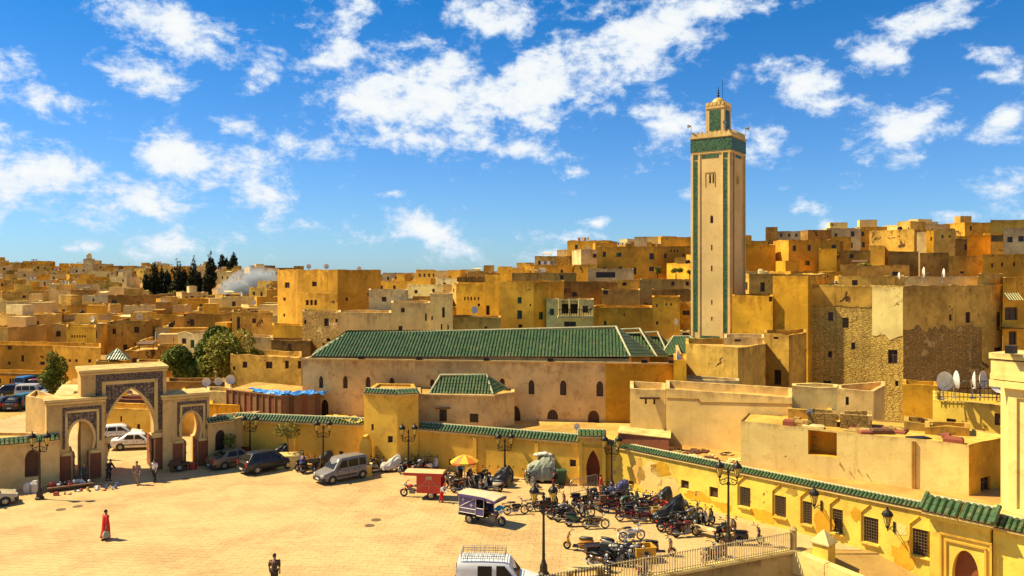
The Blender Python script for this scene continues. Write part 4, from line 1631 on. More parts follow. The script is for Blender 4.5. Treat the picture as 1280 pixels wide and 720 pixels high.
# above them towards the hill
for (a, bq, yt, Y, mt, lb, wn) in (
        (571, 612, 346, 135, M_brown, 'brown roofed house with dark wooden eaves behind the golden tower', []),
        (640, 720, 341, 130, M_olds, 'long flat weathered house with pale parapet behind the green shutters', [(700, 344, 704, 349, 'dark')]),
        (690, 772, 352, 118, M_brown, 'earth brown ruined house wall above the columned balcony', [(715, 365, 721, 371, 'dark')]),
        (752, 800, 362, 112, M_rose, 'pinkish house with laundry terrace above the long mustard wall', [(754, 363, 760, 368, 'dark')]),
        (768, 798, 350, 128, M_old, 'peeling brown house stepping up towards the hill', [(778, 353, 783, 357, 'dark')]),
        (800, 864, 349, 124, M_rose, 'rose house with two round vents beside the minaret', [(839, 352, 843, 357, 'dark'), (857, 352, 861, 357, 'dark')]),
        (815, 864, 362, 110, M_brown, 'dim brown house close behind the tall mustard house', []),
        (717, 745, 331, 155, M_ochre, 'ochre house at the start of the climbing roofs', []),
        (735, 792, 336, 150, M_pale, 'long pale shed with metal roof under the hilltop houses', [(745, 340, 769, 347, 'far0')]),
        (760, 792, 318, 172, M_ochre, 'low ochre house on the crest beside the tower houses', []),
        (789, 815, 303, 176, M_ochre, 'tall ochre tower house with buttresses on the crest', [(806, 312, 809, 320, 'far0')]),
        (774, 789, 308, 178, M_old, 'brown square house stepping below the crest tower', []),
        (813, 822, 306, 178, M_brown, 'narrow brown house on the crest beside the tower house', []),
        (821, 864, 308, 170, M_ochre, 'wide ochre house with a triple window on the crest', [(838, 312, 840, 315, 'far0'), (842, 312, 844, 315, 'far0'), (846, 312, 848, 315, 'far0'), (830, 317, 833.5, 323, 'far0'), (853, 317, 856, 321, 'far0')]),
        (826, 864, 296.5, 176, M_ochre, 'flat ochre upper storey crowning the wide crest house', []),
        (843, 866, 322, 160, M_olds, 'weathered house with a dark doorway below the crest', [(852, 330, 857, 338, 'far0')])):
    house(lb, [(a, Y), (bq, Y - 1)], yt, mt, {0: wn}, deep=7)

# the big houses by the minaret
house('flame yellow house with flaking patches and one small window beside the minaret', [(915, 85), (966, 82.5)], 369, M_orange, {0: [(962 - 1, 366.5, 965.5, 377, 'dark')]}, deep=7)
house('higher flame yellow house block joined to the flaking one', [(966, 83), (1010, 81), (1031, 85)], 345, M_orange, {}, deep=6, cref=1, mats={1: 0})
brick = house('huge rubble stone house with plastered corner and scattered windows', [(1008, 82.2), (1090, 79.2), (1129, 77.5), (1253, 83)], 357, [M_rub, M_olds, M_rub2],
              {0: [(1035, 390, 1041.5, 401, 'dark'), (1053, 397, 1061, 410, 'glass'), (1035, 439, 1040, 447, 'dark'), (1064, 428, 1069, 437, 'dark'), (1029, 476, 1039, 482, 'dark')],
               1: [(1115, 383, 1125, 409, 'shutter'), (1110, 437, 1122, 455, 'glass'), (1119, 476, 1123, 483, 'dark')],
               2: [(1186.5, 393, 1190, 401, 'dark'), (1207, 390, 1213, 403.5, 'dark'), (1246, 390, 1251.5, 413, 'shutter'), (1210, 438, 1215, 449, 'dark'), (1243, 434, 1254, 452, 'dark'), (1191, 437, 1195, 443, 'dark'), (1186, 382, 1188, 384.5, 'dark')]},
              deep=9, cref=2, mats={0: 0, 1: 0, 2: 1}, z0=0)
bo = tuple(brick.location)


def skin_on(parent, org, A, B, t0, t1, z0, z1, mat, name='render_coat', proud=.04, jag=.5, seed=0, ragtop=False):
    """a coat of plaster left on part of a wall, with a ragged lower edge"""
    u = (B - A).normalized()
    no = Vector((u.y, -u.x))
    mb = MB(org)
    n = max(4, int((t1 - t0) / .35))
    prev = None
    for i in range(n + 1):
        t_ = t0 + (t1 - t0) * i / n
        zb = z0 + jag * noise.noise(Vector((t_ * .8, seed, 0))) + jag * .6 * noise.noise(Vector((t_ * 2.7, seed, 5)))
        q = A + u * t_ + no * proud
        qi = A + u * t_ - no * .02
        ze = z1
        if ragtop:
            ze, zb = z1 + (zb - z0), z0
        cur = ((q.x, q.y, zb), (q.x, q.y, ze), (qi.x, qi.y, zb))
        if prev:
            mb.quad(prev[0], cur[0], cur[1], prev[1])
            mb.quad(prev[2], cur[2], cur[0], prev[0])
        prev = cur
    return mb.build(name, mat, parent)


HA, HB_, HC_, HD_ = pl(1008, 82.2), pl(1090, 79.2), pl(1129, 77.5), pl(1253, 83)
skin_on(brick, bo, HA, HB_, .02, (HB_ - HA).length, zt(383, 81), zt(358.5, 79), M_old, jag=.25, seed=1)
skin_on(brick, bo, HC_, HD_, .02, (HD_ - HC_).length * .78, 0, zt(410, 79.5), M_rub2, name='bare_masonry', proud=.03, jag=.8, seed=2, ragtop=True)
skin_on(brick, bo, HB_, HC_, .02, (HC_ - HB_).length - .02, zt(420, 78.3), zt(358.5, 78.5), M_cream, jag=.7, seed=4)
house('small plastered penthouse with a dark window on the rubble house', [(1048, 81.5), (1089, 80.5), (1130, 84)], 345, M_olds, {0: [(1065, 350, 1072, 361, 'dark')]}, deep=4, z0=12, cref=1)
house('whitewashed roof room on the rubble house terrace', [(1131, 84), (1224, 85)], 346, M_pale, {}, deep=1.2, z0=12)
house('weathered parapet block at the far corner of the rubble house', [(1223.5, 82.3), (1254, 83.6)], 342, M_olds, {}, deep=3, z0=12)
hb = house('narrow yellow house with a striped awning and balcony next to the rubble house', [(1253.5, 82), (1330, 83)], 347, M_ochre, {0: [(1256, 384, 1272, 400, 'glass'), (1261, 414, 1271, 431, 'dark')]}, deep=8, z0=0)
ho = tuple(hb.location)
mb = MB(ho)
for k in range(12):
    a, bq = at(1254.5 + k * 1.6, 366, 81.6), at(1255.9 + k * 1.6, 375, 80.9)
    mb.add([(a.x, 81.7, a.z), (a.x + .1, 81.7, a.z), (a.x + .1, 80.8, bq.z), (a.x, 80.8, bq.z)], [(0, 1, 2, 3)], k % 2)
mb.build('awning', [M_greenp, M_pale], hb)
mb = MB(ho)
q = at(1268, 410, 81.4)
mb.box((q.x, q.y, q.z), (2.6, 1.0, .16))
mb.build('balcony_floor', M_brown, hb)
# small old houses in front of the minaret foot
house('small yellow house with stained parapet in front of the minaret foot', [(857, 73.5), (922.5, 69), (957, 73)], 435, M_olds, {}, deep=6, cref=1, z0=2, mats={})
skh = HERO[-1]
house('brown weathered house with a dark doorway behind the small stained house', [(955, 75), (986, 73), (1008, 76)], 419, M_old, {0: [(967, 462, 976.5, 481, 'dark'), (967, 421, 973, 424, 'dark')]}, deep=5, cref=1, z0=2)
house('low pale roof block behind the small stained house', [(905, 78), (956, 77)], 421, M_pale, {0: [(918, 424, 926, 427, 'dark')]}, deep=4, z0=2)
house('low white roof edge in front of the small stained house', [(850, 68), (924, 66.5)], 473, M_pale, {}, deep=2, z0=2)
house('orange plaster block beside the mosque end wall', [(842, 67), (858, 66.6)], 450, M_orange, {}, deep=5, z0=2)
# plain beige house beyond the long yellow building
house('plain beige wall house with small roof beam beside the mosque', [(787.5, 61.2), (832, 60.2)], 485, M_beige, {0: [(806, 499, 808.5, 505, 'dark'), (816.5, 499, 819, 505.5, 'dark')]}, deep=4, z0=2)
mb = MB()
q = at(812, 497.5, 60.4)
mb.box((q.x, q.y, q.z), (1.5, .3, .14))
tag(mb.build('roof_beam', M_wood), 'brown timber beam fixed across the plain beige wall', 'beam')
bw = house('broad plain beige house with a stepped crack line behind the cream rooms', [(832.5, 60), (990, 55.8)], 486, M_beige, {}, deep=5, z0=2, jit=.03)
mb = MB(tuple(bw.location))
A, B = pl(832.5, 60), pl(990, 55.8)
for (xa, ya, xb, yb) in ((833, 497, 873, 498.5), (873, 498.5, 873.2, 502.5), (873.2, 502.5, 990, 505)):
    ta, Ya = ray_t(A, B, xa)
    tb, Yb = ray_t(A, B, xb)
    u = (B - A).normalized()
    no = Vector((u.y, -u.x))
    a, bq = A + u * ta + no * .02, A + u * tb + no * .02
    mb.tube([(a.x, a.y, zt(ya, Ya)), (bq.x, bq.y, zt(yb, Yb))], .035, 4)
mb.build('ledge', M_brown, bw)
house('yellowish wall stub between the beige house and the white block', [(990, 56.3), (1047, 55.5)], 483, M_cream, {}, deep=2, z0=2)
house('small white square roof room with one slit window', [(1046.5, 55.5), (1092, 54.5), (1106, 57)], 489, M_beige, {0: [(1057, 496, 1061, 506.5, 'dark')]}, deep=2.6, z0=2, cref=1)
house('yellow patchy wall house below the rubble house corner', [(1128, 64), (1172, 63)], 480, M_orange, {}, deep=3, z0=2)
ter = house('yellow terrace house with iron railing and dishes on its roof', [(1166, 56.5), (1262, 53.5)], 499, M_yel2, {0: [(1183, 523.5, 1195, 533, 'dark'), (1243, 517, 1256, 532, 'shutter')]}, deep=5, z0=2)
to = tuple(ter.location)
A, B = pl(1170, 56.2), pl(1262, 53.3)
mb = MB(to)
for z_ in (.15, .75, 1.25):
    mb.tube([(A.x, A.y, zt(499, 56) + z_), (B.x, B.y, zt(499, 53.6) + z_)], .03, 4)
mb.build('rail', M_rust, ter)
for k in range(19):
    q = A + (B - A) * (k / 18)
    z_ = zt(499, q.y)
    mb = MB(to)
    mb.tube([(q.x, q.y, z_ - .1), (q.x, q.y, z_ + (1.9 if k in (1, 11, 15) else 1.25))], .045 if k in (1, 11, 15) else .02, 4)
    mb.build('railing_bar', M_rust, ter)
# cream rooms on the terrace
c0, c1, c2 = pl(926, 53.4), pl(1211, 46.2), pl(1262, 48.6)
cr = house('cream rooms with a square open niche standing on the terrace', [(926, 53.4), (1211, 46.2), (1262, 48.6)], 555, [M_cream, M_orange],
           {0: [(1010, 537, 1046, 569, 'niche')], 1: [(1226, 597, 1238, 618, 'glass')]}, deep=5, z0=3.0, cref=1, mats={1: 1}) if False else None
A, B = c0, c1
tn0, tn1 = ray_t(A, B, 1010)[0], ray_t(A, B, 1046)[0]
poly = [c0, c1, c2, c2 + Vector((-2, 4)), c0 + Vector((1.5, 3.2))]
cen = sum(poly, Vector((0, 0))) / 5
cr = empty('terrace_rooms', (cen.x, cen.y, 3.0), 0, 'cream rooms with a square open niche standing on the terrace', 'house')
co = tuple(cr.location)
mb = MB(co)
hn = Hole(tn0, tn1, zt(568, 51), zt(537.5, 51), None, 1.2)
zc = 6.05
wall_face(mb, A, B, 2.9, zc, [hn], 0, 1, jit=.09)
hd = Hole(ray_t(c1, c2, 1226)[0], ray_t(c1, c2, 1238)[0], 3.06, zt(596, 47.2))
wall_face(mb, c1, c2, 2.9, zc, [hd], 1, 1, jit=.08)  # end face: its shade is put into the colour by the darker orange
for a, bq in ((poly[2], poly[3]), (poly[3], poly[4]), (poly[4], poly[0])):
    wall_face(mb, a, bq, 2.9, zc, (), 0, 0, jit=.08)
u = (B - A).normalized()
no = Vector((u.y, -u.x))
qa, qb = A + u * tn0 - no * 1.2, A + u * tn1 - no * 1.2
mb.quad((qa.x, qa.y, hn.z0), (qb.x, qb.y, hn.z0), (qb.x, qb.y, hn.z1), (qa.x, qa.y, hn.z1), 1)
mb.build('wall', [M_cream, M_orange], cr)
put_window(cr, co, c1, c2, hd, 'glass')
rb = MB(co)
rb.add([(p.x, p.y, zc - .12) for p in poly], [tuple(range(5))])
rb.build('roof', M_olds, cr)
mb = MB(co)
for k in range(2):
    q = A + u * (ray_t(A, B, 1141 + k * 2.4)[0]) + no * .06
    mb.tube([(q.x, q.y, 3.05), (q.x, q.y, zc - .15)], .07, 6)
mb.build('downpipe', M_brown, cr)
mb = MB(co)
for xx in (1049, 1049.5, 1062, 1072, 1083, 1141):
    t_ = ray_t(A, B, xx)[0]
    q = A + u * t_ + no * .15
    z_ = 3.6 + (xx % 3) * .2
    mb.tube([(q.x - no.x * .15, q.y - no.y * .15, z_), (q.x + .15, q.y, z_ - .18)], .03, 4)
mb.build('spout', M_brown, cr)
# low roofs, chimneys and clutter on the terrace houses
for (xa, xb, Y, yt, mt, lb) in ((1010, 1046, 52.5, 516, M_rub2, 'dark stone roof stub above the cream rooms'), (1050, 1090, 51.6, 518, M_rub2, 'rubble roof stub with broken edge above the cream rooms'),
                                (1130, 1166, 51, 527, M_olds, 'broken plaster roof stub beside the terrace house'), (1156, 1212, 49.6, 533, M_old, 'low cream roof step above the cream rooms'), (985, 1040, 55, 512, M_olds, 'weathered roof parapet in front of the white roof room')):
    house(lb, [(xa, Y), (xb, Y - .6)], yt, mt, {}, deep=2.0, z0=3, jit=.16, name='roof_room', cat='roof room')
# clutter on the cream rooms' roof
rc = random.Random(9)
M_redt = plain('red_screed', (.30, .07, .03), .85, var=.3)
for k in range(22):
    f = rc.uniform(.18, .95)
    p = c0 + (c1 - c0) * f + Vector((.45, .85)) * rc.uniform(.4, 3.2)
    mb = MB()
    w_, d_, h_ = rc.uniform(.3, 1.4), rc.uniform(.2, .8), rc.uniform(.08, .4)
    mb.loft([[(x * e * w_ / 2, y * e * d_ / 2, z) for x, y in ((-1, -1), (1, -.9), (.95, 1), (-1, 1))] for e, z in ((1, 0), (1.0, h_ * .7), (.8, h_))])
    mt, cn = rc.choice(((M_rub2, 'dark stone'), (M_wood, 'brown timber'), (M_redt, 'red clay'), (M_iron, 'black'), (M_pale, 'pale'), (M_stone, 'grey stone')))
    ob = mb.build('roof_scrap', mt)
    ob.location = (p.x, p.y, zc - .12)
    ob.rotation_euler = (0, 0, rc.uniform(-.9, .3))
    tag(ob, cn + ' lump left on the roof of the cream rooms', 'scrap', 'scrap on the cream rooms roof')
mb = MB()
p = c0 + (c1 - c0) * .62 + Vector((.45, .85)) * 2.6
mb.box((p.x, p.y, zc - .06), (3.4, 1.6, .1), math.atan2((c1 - c0).y, (c1 - c0).x))
tag(mb.build('roof_patch', M_redt), 'flat red clay patch on the roof of the cream rooms', 'roof patch')
# stub of a brown shed roof right behind the portal
sh = MB()
a, bq = at(773, 548, 59.5), at(836, 543, 57.5)
sh.prism([(a.x, a.y), (bq.x, bq.y), (bq.x + .6, bq.y + 3), (a.x + .6, a.y + 3)], 2.9, 4.05)
tag(sh.build('roof_shed', M_wood2), 'low rust brown shed with pale lid behind the portal', 'shed')
sl = MB()
sl.prism([(a.x - .1, a.y - .1), (bq.x + .1, bq.y - .1), (bq.x + .7, bq.y + 2.6), (a.x + .5, a.y + 2.6)], 4.054, 4.11)
tag(sl.build('shed_lid', M_cream), 'pale flat lid lying on the rust brown shed', 'roof sheet')
# pale tower at the end of the long building
tw = empty('corner_tower', (27.9, 41.9, 3), 0, 'pale plaster corner tower with recessed panel above the long yellow building', 'tower')
o = tuple(tw.location)
ta, tb = pl(1260, 42.2), pl(1330, 40.0)
mb = MB(o)
bk = Vector((1.2, 2.6))
poly = [ta, tb, tb + bk, ta + bk]
for i in range(4):
    wall_face(mb, poly[i], poly[(i + 1) % 4], 2.6, zt(466, 42), [Hole(.42, 2.4, 3.6, zt(497, 42), None, .12)] if i == 0 else ())
u = (tb - ta).normalized()
no = Vector((u.y, -u.x))
a, bq = ta + u * .42 - no * .12, ta + u * 2.4 - no * .12
mb.quad((a.x, a.y, 3.6), (bq.x, bq.y, 3.6), (bq.x, bq.y, zt(497, 42)), (a.x, a.y, zt(497, 42)))
mb.build('tower_wall', M_cream, tw)
mb = MB(o)
c = (ta + tb) / 2 + bk / 2
for z_, e, hgt in ((zt(481, 42), .12, .35), (zt(472, 42), .06, .3), (zt(462, 42), .0, .9), (zt(446, 42), .14, .3)):
    mb.box((c.x, c.y, z_), ((tb - ta).length + e, bk.length + e, hgt), math.atan2(u.y, u.x))
mb.build('moulding', M_cream, tw)
mb = MB(o)
mb.box((c.x, c.y, 3.2), ((tb - ta).length + .1, bk.length + .1, .5), math.atan2(u.y, u.x))
mb.build('plinth', M_cream, tw)
mb = MB(o)
q = at(1264, 437, 41.6)
mb.box((q.x, q.y, q.z), (.5, .4, .4), .6)
mb.build('floodlight', M_iron, tw)

# left of the mosque
house('old ochre house with four dark windows behind the planked fence', [(288, 88), (377, 84)], 442.5, M_old, {0: [(303, 452, 309, 460, 'dark'), (332, 452, 340.5, 461, 'dark'), (356, 451, 361, 461, 'dark'), (372, 451, 377, 461, 'dark'), (291, 458, 294, 463, 'dark'),
      (300, 482.5, 307, 487, 'dark'), (317, 482, 323, 487, 'dark'), (331.5, 482.5, 338, 487, 'dark')]}, deep=7)
house('low stone house with wooden posts behind the old ochre house', [(339, 96), (388, 95)], 425, M_brown, {}, deep=4)
house('orange house wall beside the dark brick house', [(340, 104), (378, 102)], 406, M_orange, {}, deep=4)
house('plain pale green wall behind the leafy trees', [(305, 100), (341, 99)], 421, M_beige, {}, deep=4)
house('plank propped house with dark timber frame behind the trees', [(290, 120), (341, 118)], 390, M_old, {0: [(315, 398, 320, 404, 'dark'), (296, 396, 300, 412, 'dark')]}, deep=6)
house('broad ochre house block with scattered little windows across the parking lot', [(-40, 122), (66, 120), (126, 116)], 432, M_ochre,
      {0: [(9.5, 431.5, 15, 437, 'dark'), (26.5, 444, 30, 452, 'dark'), (10, 452, 13, 456, 'dark'), (50, 452, 56, 456, 'dark')], 1: [(85.5, 449, 88.5, 452.5, 'dark'), (94, 449, 97, 452.5, 'dark'), (110, 449, 114, 453.5, 'dark')]}, deep=9, cref=1)
house('golden house with a row of tiny windows above the ochre block', [(83, 134), (120, 132)], 408, M_orange, {0: [(89 + 3.2 * k, 419, 91 + 3.2 * k, 422, 'far0') for k in range(6)]}, deep=7)
arc = house('low yellow arcade building along the parking lot', [(-50, 113), (62, 111)], 466.5, M_ochre, {0: [(-8 + k * 19.5 + j * 3.3, 473, -5.4 + k * 19.5 + j * 3.3, 479, 'dark') for k in range(3) for j in range(3)]}, deep=6)
mb = MB(tuple(arc.location))
A, B = pl(-50, 112.8), pl(62, 110.8)
thick_wall(mb, A, B, .5, zt(469, 112) , zt(466, 112))
mb.build('eave', M_brown, arc)
kio = house('little yellow kiosk house under a green tile pyramid roof', [(136, 103), (159, 102.5)], 452, M_orange, {0: [(143.5, 456, 146, 459.5, 'dark')]}, deep=2.2)
ko = tuple(kio.location)
a, bq, c_, d_ = at(133.5, 450, 102.6), at(160.5, 450, 102.2), at(161, 450, 105.2), at(133, 450, 105.4)
c_.z = d_.z = bq.z = a.z
ap = at(146.5, 436, 104)
hip_roof(kio, ko, a, bq, ap, ap + Vector((.05, 0, 0)), d_, c_, 'roof', 'flr', .36, .6, .05)
for (xa, xb, Y, yt, mt, lb) in ((208, 281, 82, 477, M_brown, 'brown wall house behind the gate under the trees'), (258, 290, 76, 489, M_cream, 'low cream house behind the gate beside the planked fence'),
                                (262, 300, 74, 505, M_orange, 'orange low roof house behind the gate wing'), (228, 262, 79, 490, M_rose, 'rose low house behind the small arch of the gate'),
                                (171, 200, 108, 452, M_old, 'little brown house beside the green kiosk roof'), (120, 138, 106, 452, M_old, 'small weathered house beside the green kiosk roof'),
                                (197, 231, 112, 432, M_ochre, 'ochre house with a side terrace behind the gate'), (108, 142, 91, 470, M_rose, 'rose flat house just behind the gate top')):
    house(lb, [(xa, Y), (xb, Y - .6)], yt, mt, {}, deep=3.5)
thr = house('yellow house with a dark doorway seen through the tall arch', [(110, 80), (215, 78)], 509, M_yel, {0: [(150, 520, 152.5, 527, 'dark'), (153, 533.5, 160, 547, 'dark'), (171, 530, 175, 541, 'dark'), (125, 522, 128, 529, 'dark')]}, deep=4)
house('red roofed upper room seen through the tall arch', [(146, 84), (200, 83.4)], 499, M_wood2, {}, deep=3)
for (x_, y_, w_, Y, lb) in ((72, 494, 22, 88, 'white canvas stall roof by the parking lot'), (78, 486, 26, 92, 'pale board stall roof stacked behind the canvas stall'), (92, 478, 20, 97, 'brown tiled stall roof behind the gate')):
    st = empty('market_stall', (at(x_ + w_ / 2, y_, Y).x, Y, 0), 0, lb, 'stall')
    q = at(x_ + w_ / 2, y_, Y)
    W_ = w_ / F * Y
    mb = MB(tuple(st.location))
    mb.loft([[(q.x - W_ / 2, q.y - 1.2, q.z - .1), (q.x - W_ / 2, q.y, q.z + .5), (q.x - W_ / 2, q.y + 1.2, q.z - .1)], [(q.x + W_ / 2, q.y - 1.2, q.z - .1), (q.x + W_ / 2, q.y, q.z + .5), (q.x + W_ / 2, q.y + 1.2, q.z - .1)]])
    mb.build('stall_roof', M_pale if 'brown' not in lb else M_brown, st)
    for sx in (-1, 1):
        for sy in (-1, 1):
            mb = MB(tuple(st.location))
            mb.tube([(q.x + sx * W_ * .46, q.y + sy, 0), (q.x + sx * W_ * .46, q.y + sy, q.z)], .06, 5)
            mb.build('post', M_wood, st)
# planked fence with blue sheet on top of it
fA, fB, fC = pl(283.5, 74.5), pl(352, 70.6), pl(401, 71.2)
fen = empty('plank_fence', (fB.x, fB.y, 2.2), 0, 'brown plank hoarding with posts above the boundary wall', 'fence')
fo = tuple(fen.location)
for A, B, n in ((fA, fB, 9), (fB, fC, 6)):
    u = (B - A).normalized()
    L = (B - A).length / n
    for k in range(n):
        q = A + u * (L * (k + .5))
        mb = MB(fo)
        mb.box((q.x, q.y + .06, 3.85), (L - .05, .05, 2.4), math.atan2(u.y, u.x))
        mb.build('panel', (M_woodl, M_wood2, M_woodl, M_wood)[(k * 7) % 4], fen)
        q = A + u * (L * k)
        mb = MB(fo)
        mb.box((q.x, q.y - .03, 3.87), (.09, .09, 2.5), math.atan2(u.y, u.x))
        mb.build('post', M_woodl, fen)
    mb = MB(fo)
    q = (A + B) / 2
    mb.box((q.x, q.y - .02, 5.06), ((B - A).length, .12, .08), math.atan2(u.y, u.x))
    mb.build('rail', M_woodl, fen)
mb = MB(fo)
mb.add([(fA.x, fA.y, 5.0), (fB.x, fB.y, 5.0), (fC.x, fC.y, 5.0), (fC.x - 1, fC.y + 4, 5.1), (fA.x + 1, fA.y + 5, 5.1)], [(0, 1, 2, 3, 4)])
mb.build('deck', M_roof, fen)


def crumpled(name, poly, z, amp, mat, label, cat, nx_=14, ny_=6, parent=None):
    """a crumpled sheet over a four-cornered plan patch, with a rolled hem for thickness"""
    A, B, C, D = (Vector(p[:2]) for p in poly)
    mb = MB()
    for s in (0, 1):
        for j in range(ny_ + 1):
            for i in range(nx_ + 1):
                f, g_ = i / nx_, j / ny_
                p = (A * (1 - f) + B * f) * (1 - g_) + (D * (1 - f) + C * f) * g_
                h_ = amp * (noise.noise(Vector((p.x * 1.7, p.y * 1.7, z))) + .6 * abs(noise.noise(Vector((p.x * 4.1, p.y * 4.1, 3)))))
                mb.v.append((p.x + amp * .6 * noise.noise(Vector((p.x * 3, p.y * 3, 9))), p.y, z + h_ * (1 if s else .9) + (0 if s else -.03)))
    n1 = (nx_ + 1) * (ny_ + 1)
    for j in range(ny_):
        for i in range(nx_):
            a = j * (nx_ + 1) + i
            mb.f.append((n1 + a, n1 + a + 1, n1 + a + nx_ + 2, n1 + a + nx_ + 1))
            mb.f.append((a + nx_ + 1, a + nx_ + 2, a + 1, a))
            mb.mi += [0, 0]
    edge = [(i, i + 1) for i in range(nx_)] + [(ny_ * (nx_ + 1) + i + 1, ny_ * (nx_ + 1) + i) for i in range(nx_)]
    for a, bq in edge:
        mb.f.append((a, bq, n1 + bq, n1 + a))
        mb.mi.append(0)
    return tag(mb.build(name, mat, parent, smooth=False), label, cat)


a0 = fA + (fB - fA) * .38
crumpled('tarpaulin', (a0, fB + Vector((.3, -.1)), fB + Vector((.5, 1.3)), a0 + Vector((.2, 1.0))), 5.2, .34, M_blue, 'crumpled blue tarpaulin on the plank hoarding beside the corner', 'tarpaulin')
crumpled('tarpaulin', (fB + Vector((.4, -.15)), fC + Vector((.2, -.2)), fC + Vector((.2, 1.4)), fB + Vector((.4, 1.0))), 5.2, .36, M_blue, 'crumpled blue tarpaulin hanging over the hoarding by the mosque', 'tarpaulin')
M_jun = plain('junk_sheet', (.55, .40, .16), .8, var=.5, scale=2)
crumpled('tarpaulin', (pl(404, 67.5), pl(452, 66.4), pl(452, 68), pl(405, 69)), 3.6, .3, plain('yellow_sheet', (.75, .42, .04), .7, var=.5, scale=1.5), 'crumpled yellow and orange sheet behind the tile coping', 'tarpaulin')
flr = MB()
flr.prism([W0 + Vector((0, .6)), W1 + Vector((0, .6)), Vector((7, 61.6)), Vector((9, 63)), Vector((12, 69)), Vector((-19, 73)), Vector((-24, 73))], 2.0, 2.9)
flr.build('forecourt_roof', M_roof, kind='structure')
for k in range(26):                                # scrap sheets lying on the long building's roof
    pxx = random.uniform(795, 925)
    t_, Y_ = ray_t(S0, S1, pxx)
    q = S0 + us * t_ - ns * random.uniform(.8, 3.6)
    mb = MB()
    rz_ = random.uniform(0, 3)
    w_, d_ = random.uniform(.4, 1.2), random.uniform(.3, .8)
    mb.box((0, 0, .06), (w_, d_, .05), 0, mat=Matrix.Rotation(random.uniform(-.12, .12), 3, 'X'))
    mb.box((w_ * .1, .1, .12), (w_ * .7, d_ * .5, .04), 0.4)
    cc = random.choice(((M_pale, 'pale'), (M_stone, 'grey'), (M_jun, 'tan'), (M_wood, 'brown'), (M_rust, 'rusty')))
    ob = mb.build('scrap_sheet', cc[0])
    ob.location = (q.x, q.y, 3.08)
    ob.rotation_euler = (0, 0, rz_)
    tag(ob, cc[1] + ' scrap sheet lying on the roof of the long yellow building', 'scrap', 'scrap on the roof')

# upper town to the right of the minaret: crest houses placed one by one
for (a, bq, yt, Y, mt, lb, wn) in (
        (957, 972, 284, 195, M_brown, 'tall narrow brown house on the crest beside the minaret', []),
        (971, 1007, 289, 200, M_pale, 'white house with arched loggia on the crest', [(975, 292, 978, 296, 'far0'), (985, 292, 988, 296, 'far0'), (994, 292, 997, 296, 'far0')]),
        (932, 960, 301, 190, M_ochre, 'ochre crest house with pale windows close to the minaret', [(937, 313, 940, 317, 'far0'), (945, 313, 948, 317, 'far0')]),
        (930, 960, 312, 178, M_old, 'peeling house below the crest close to the minaret', []),
        (960, 1022, 320, 165, M_brown, 'long brown house terrace below the white loggia', [(985, 322, 989, 327, 'far0')]),
        (1024, 1054, 302, 165, M_brown, 'brown house with flat coping on the slope', []),
        (1023.5, 1046, 311, 140, M_orange, 'bright orange cube house on the slope', []),
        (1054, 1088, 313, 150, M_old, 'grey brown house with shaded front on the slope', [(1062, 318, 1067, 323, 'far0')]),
        (1087, 1106, 307, 160, M_yel, 'yellow sunlit house wedge on the slope', []),
        (1095, 1122, 296, 185, M_ochre, 'ochre round cornered house on the crest', []),
        (1121, 1146, 297, 184, M_ochre, 'ochre cube house beside the round cornered house on the crest', []),
        (1146, 1160, 290, 150, M_pale, 'narrow white house against the orange tower on the crest', []),
        (1158, 1168, 288, 148, M_orange, 'narrow orange tower house on the crest', [(1163, 296, 1165, 301, 'far0')]),
        (1167, 1194, 286, 146, M_rose, 'square rose tower house with two tiny windows on the crest', [(1177, 294, 1179.5, 298, 'far0'), (1186, 294, 1188.5, 297, 'far0')]),
        (1010, 1064, 296, 186, M_ochre, 'long ochre crest wall house with broken coping', []),
        (1110, 1148, 314, 140, M_brown, 'crumbling earth red house on the slope', []),
        (1150, 1186, 316, 128, M_brown, 'earth brown wall house above the rubble house', []),
        (1186, 1229, 320, 115, M_old, 'dim weathered house wall above the white roof room', [(1200, 339, 1205, 342, 'far0')]),
        (1228, 1330, 318, 112, M_ochre, 'mustard house with three small windows under a striped eave', [(1239, 329, 1241.5, 334, 'dark'), (1251.5, 328, 1254, 333, 'dark'), (1266.5, 327.5, 1269, 333, 'dark')]),
        (1209, 1240, 294, 150, M_ochre, 'ochre cube house high on the slope', []),
        (1238, 1256, 292, 135, M_brown, 'dark open shed room high on the slope', [(1239, 294, 1254, 302, 'far0')]),
        (1255, 1330, 285, 130, M_pale, 'grey plastered house with two dark windows high on the slope', [(1259, 296, 1266, 303, 'far0'), (1273, 295, 1280, 302, 'far0')]),
        (1238, 1330, 275, 145, M_yel, 'bright yellow house topping the slope', [])):
    house(lb, [(a, Y), (bq, Y - .8)], yt, mt, {0: wn}, deep=7)

# ------------------------------------------------------------------ the town on the hills: every house its own object
PALS = [(M_ochre, 'ochre'), (M_old, 'peeling brown'), (M_olds, 'weathered tan'), (M_brown, 'dark brown'), (M_rose, 'rose'), (M_beige, 'beige'), (M_cream, 'cream'), (M_orange, 'golden'), (M_pale, 'pale')]
WGT = [5, 3, 5, 2, 2, 4, 2, 2, 2]
placed = [(c.x, c.y, r_) for c, r_ in HERO]
cnt = 0
ROOFS = []
WASH = [[plain('washing_a', (.7, .66, .58), .8), plain('washing_b', (.10, .14, .28), .8)], [plain('washing_c', (.45, .08, .05), .8), M_pale], [plain('washing_d', (.12, .28, .30), .8), plain('washing_a', (.7, .66, .58), .8)]]


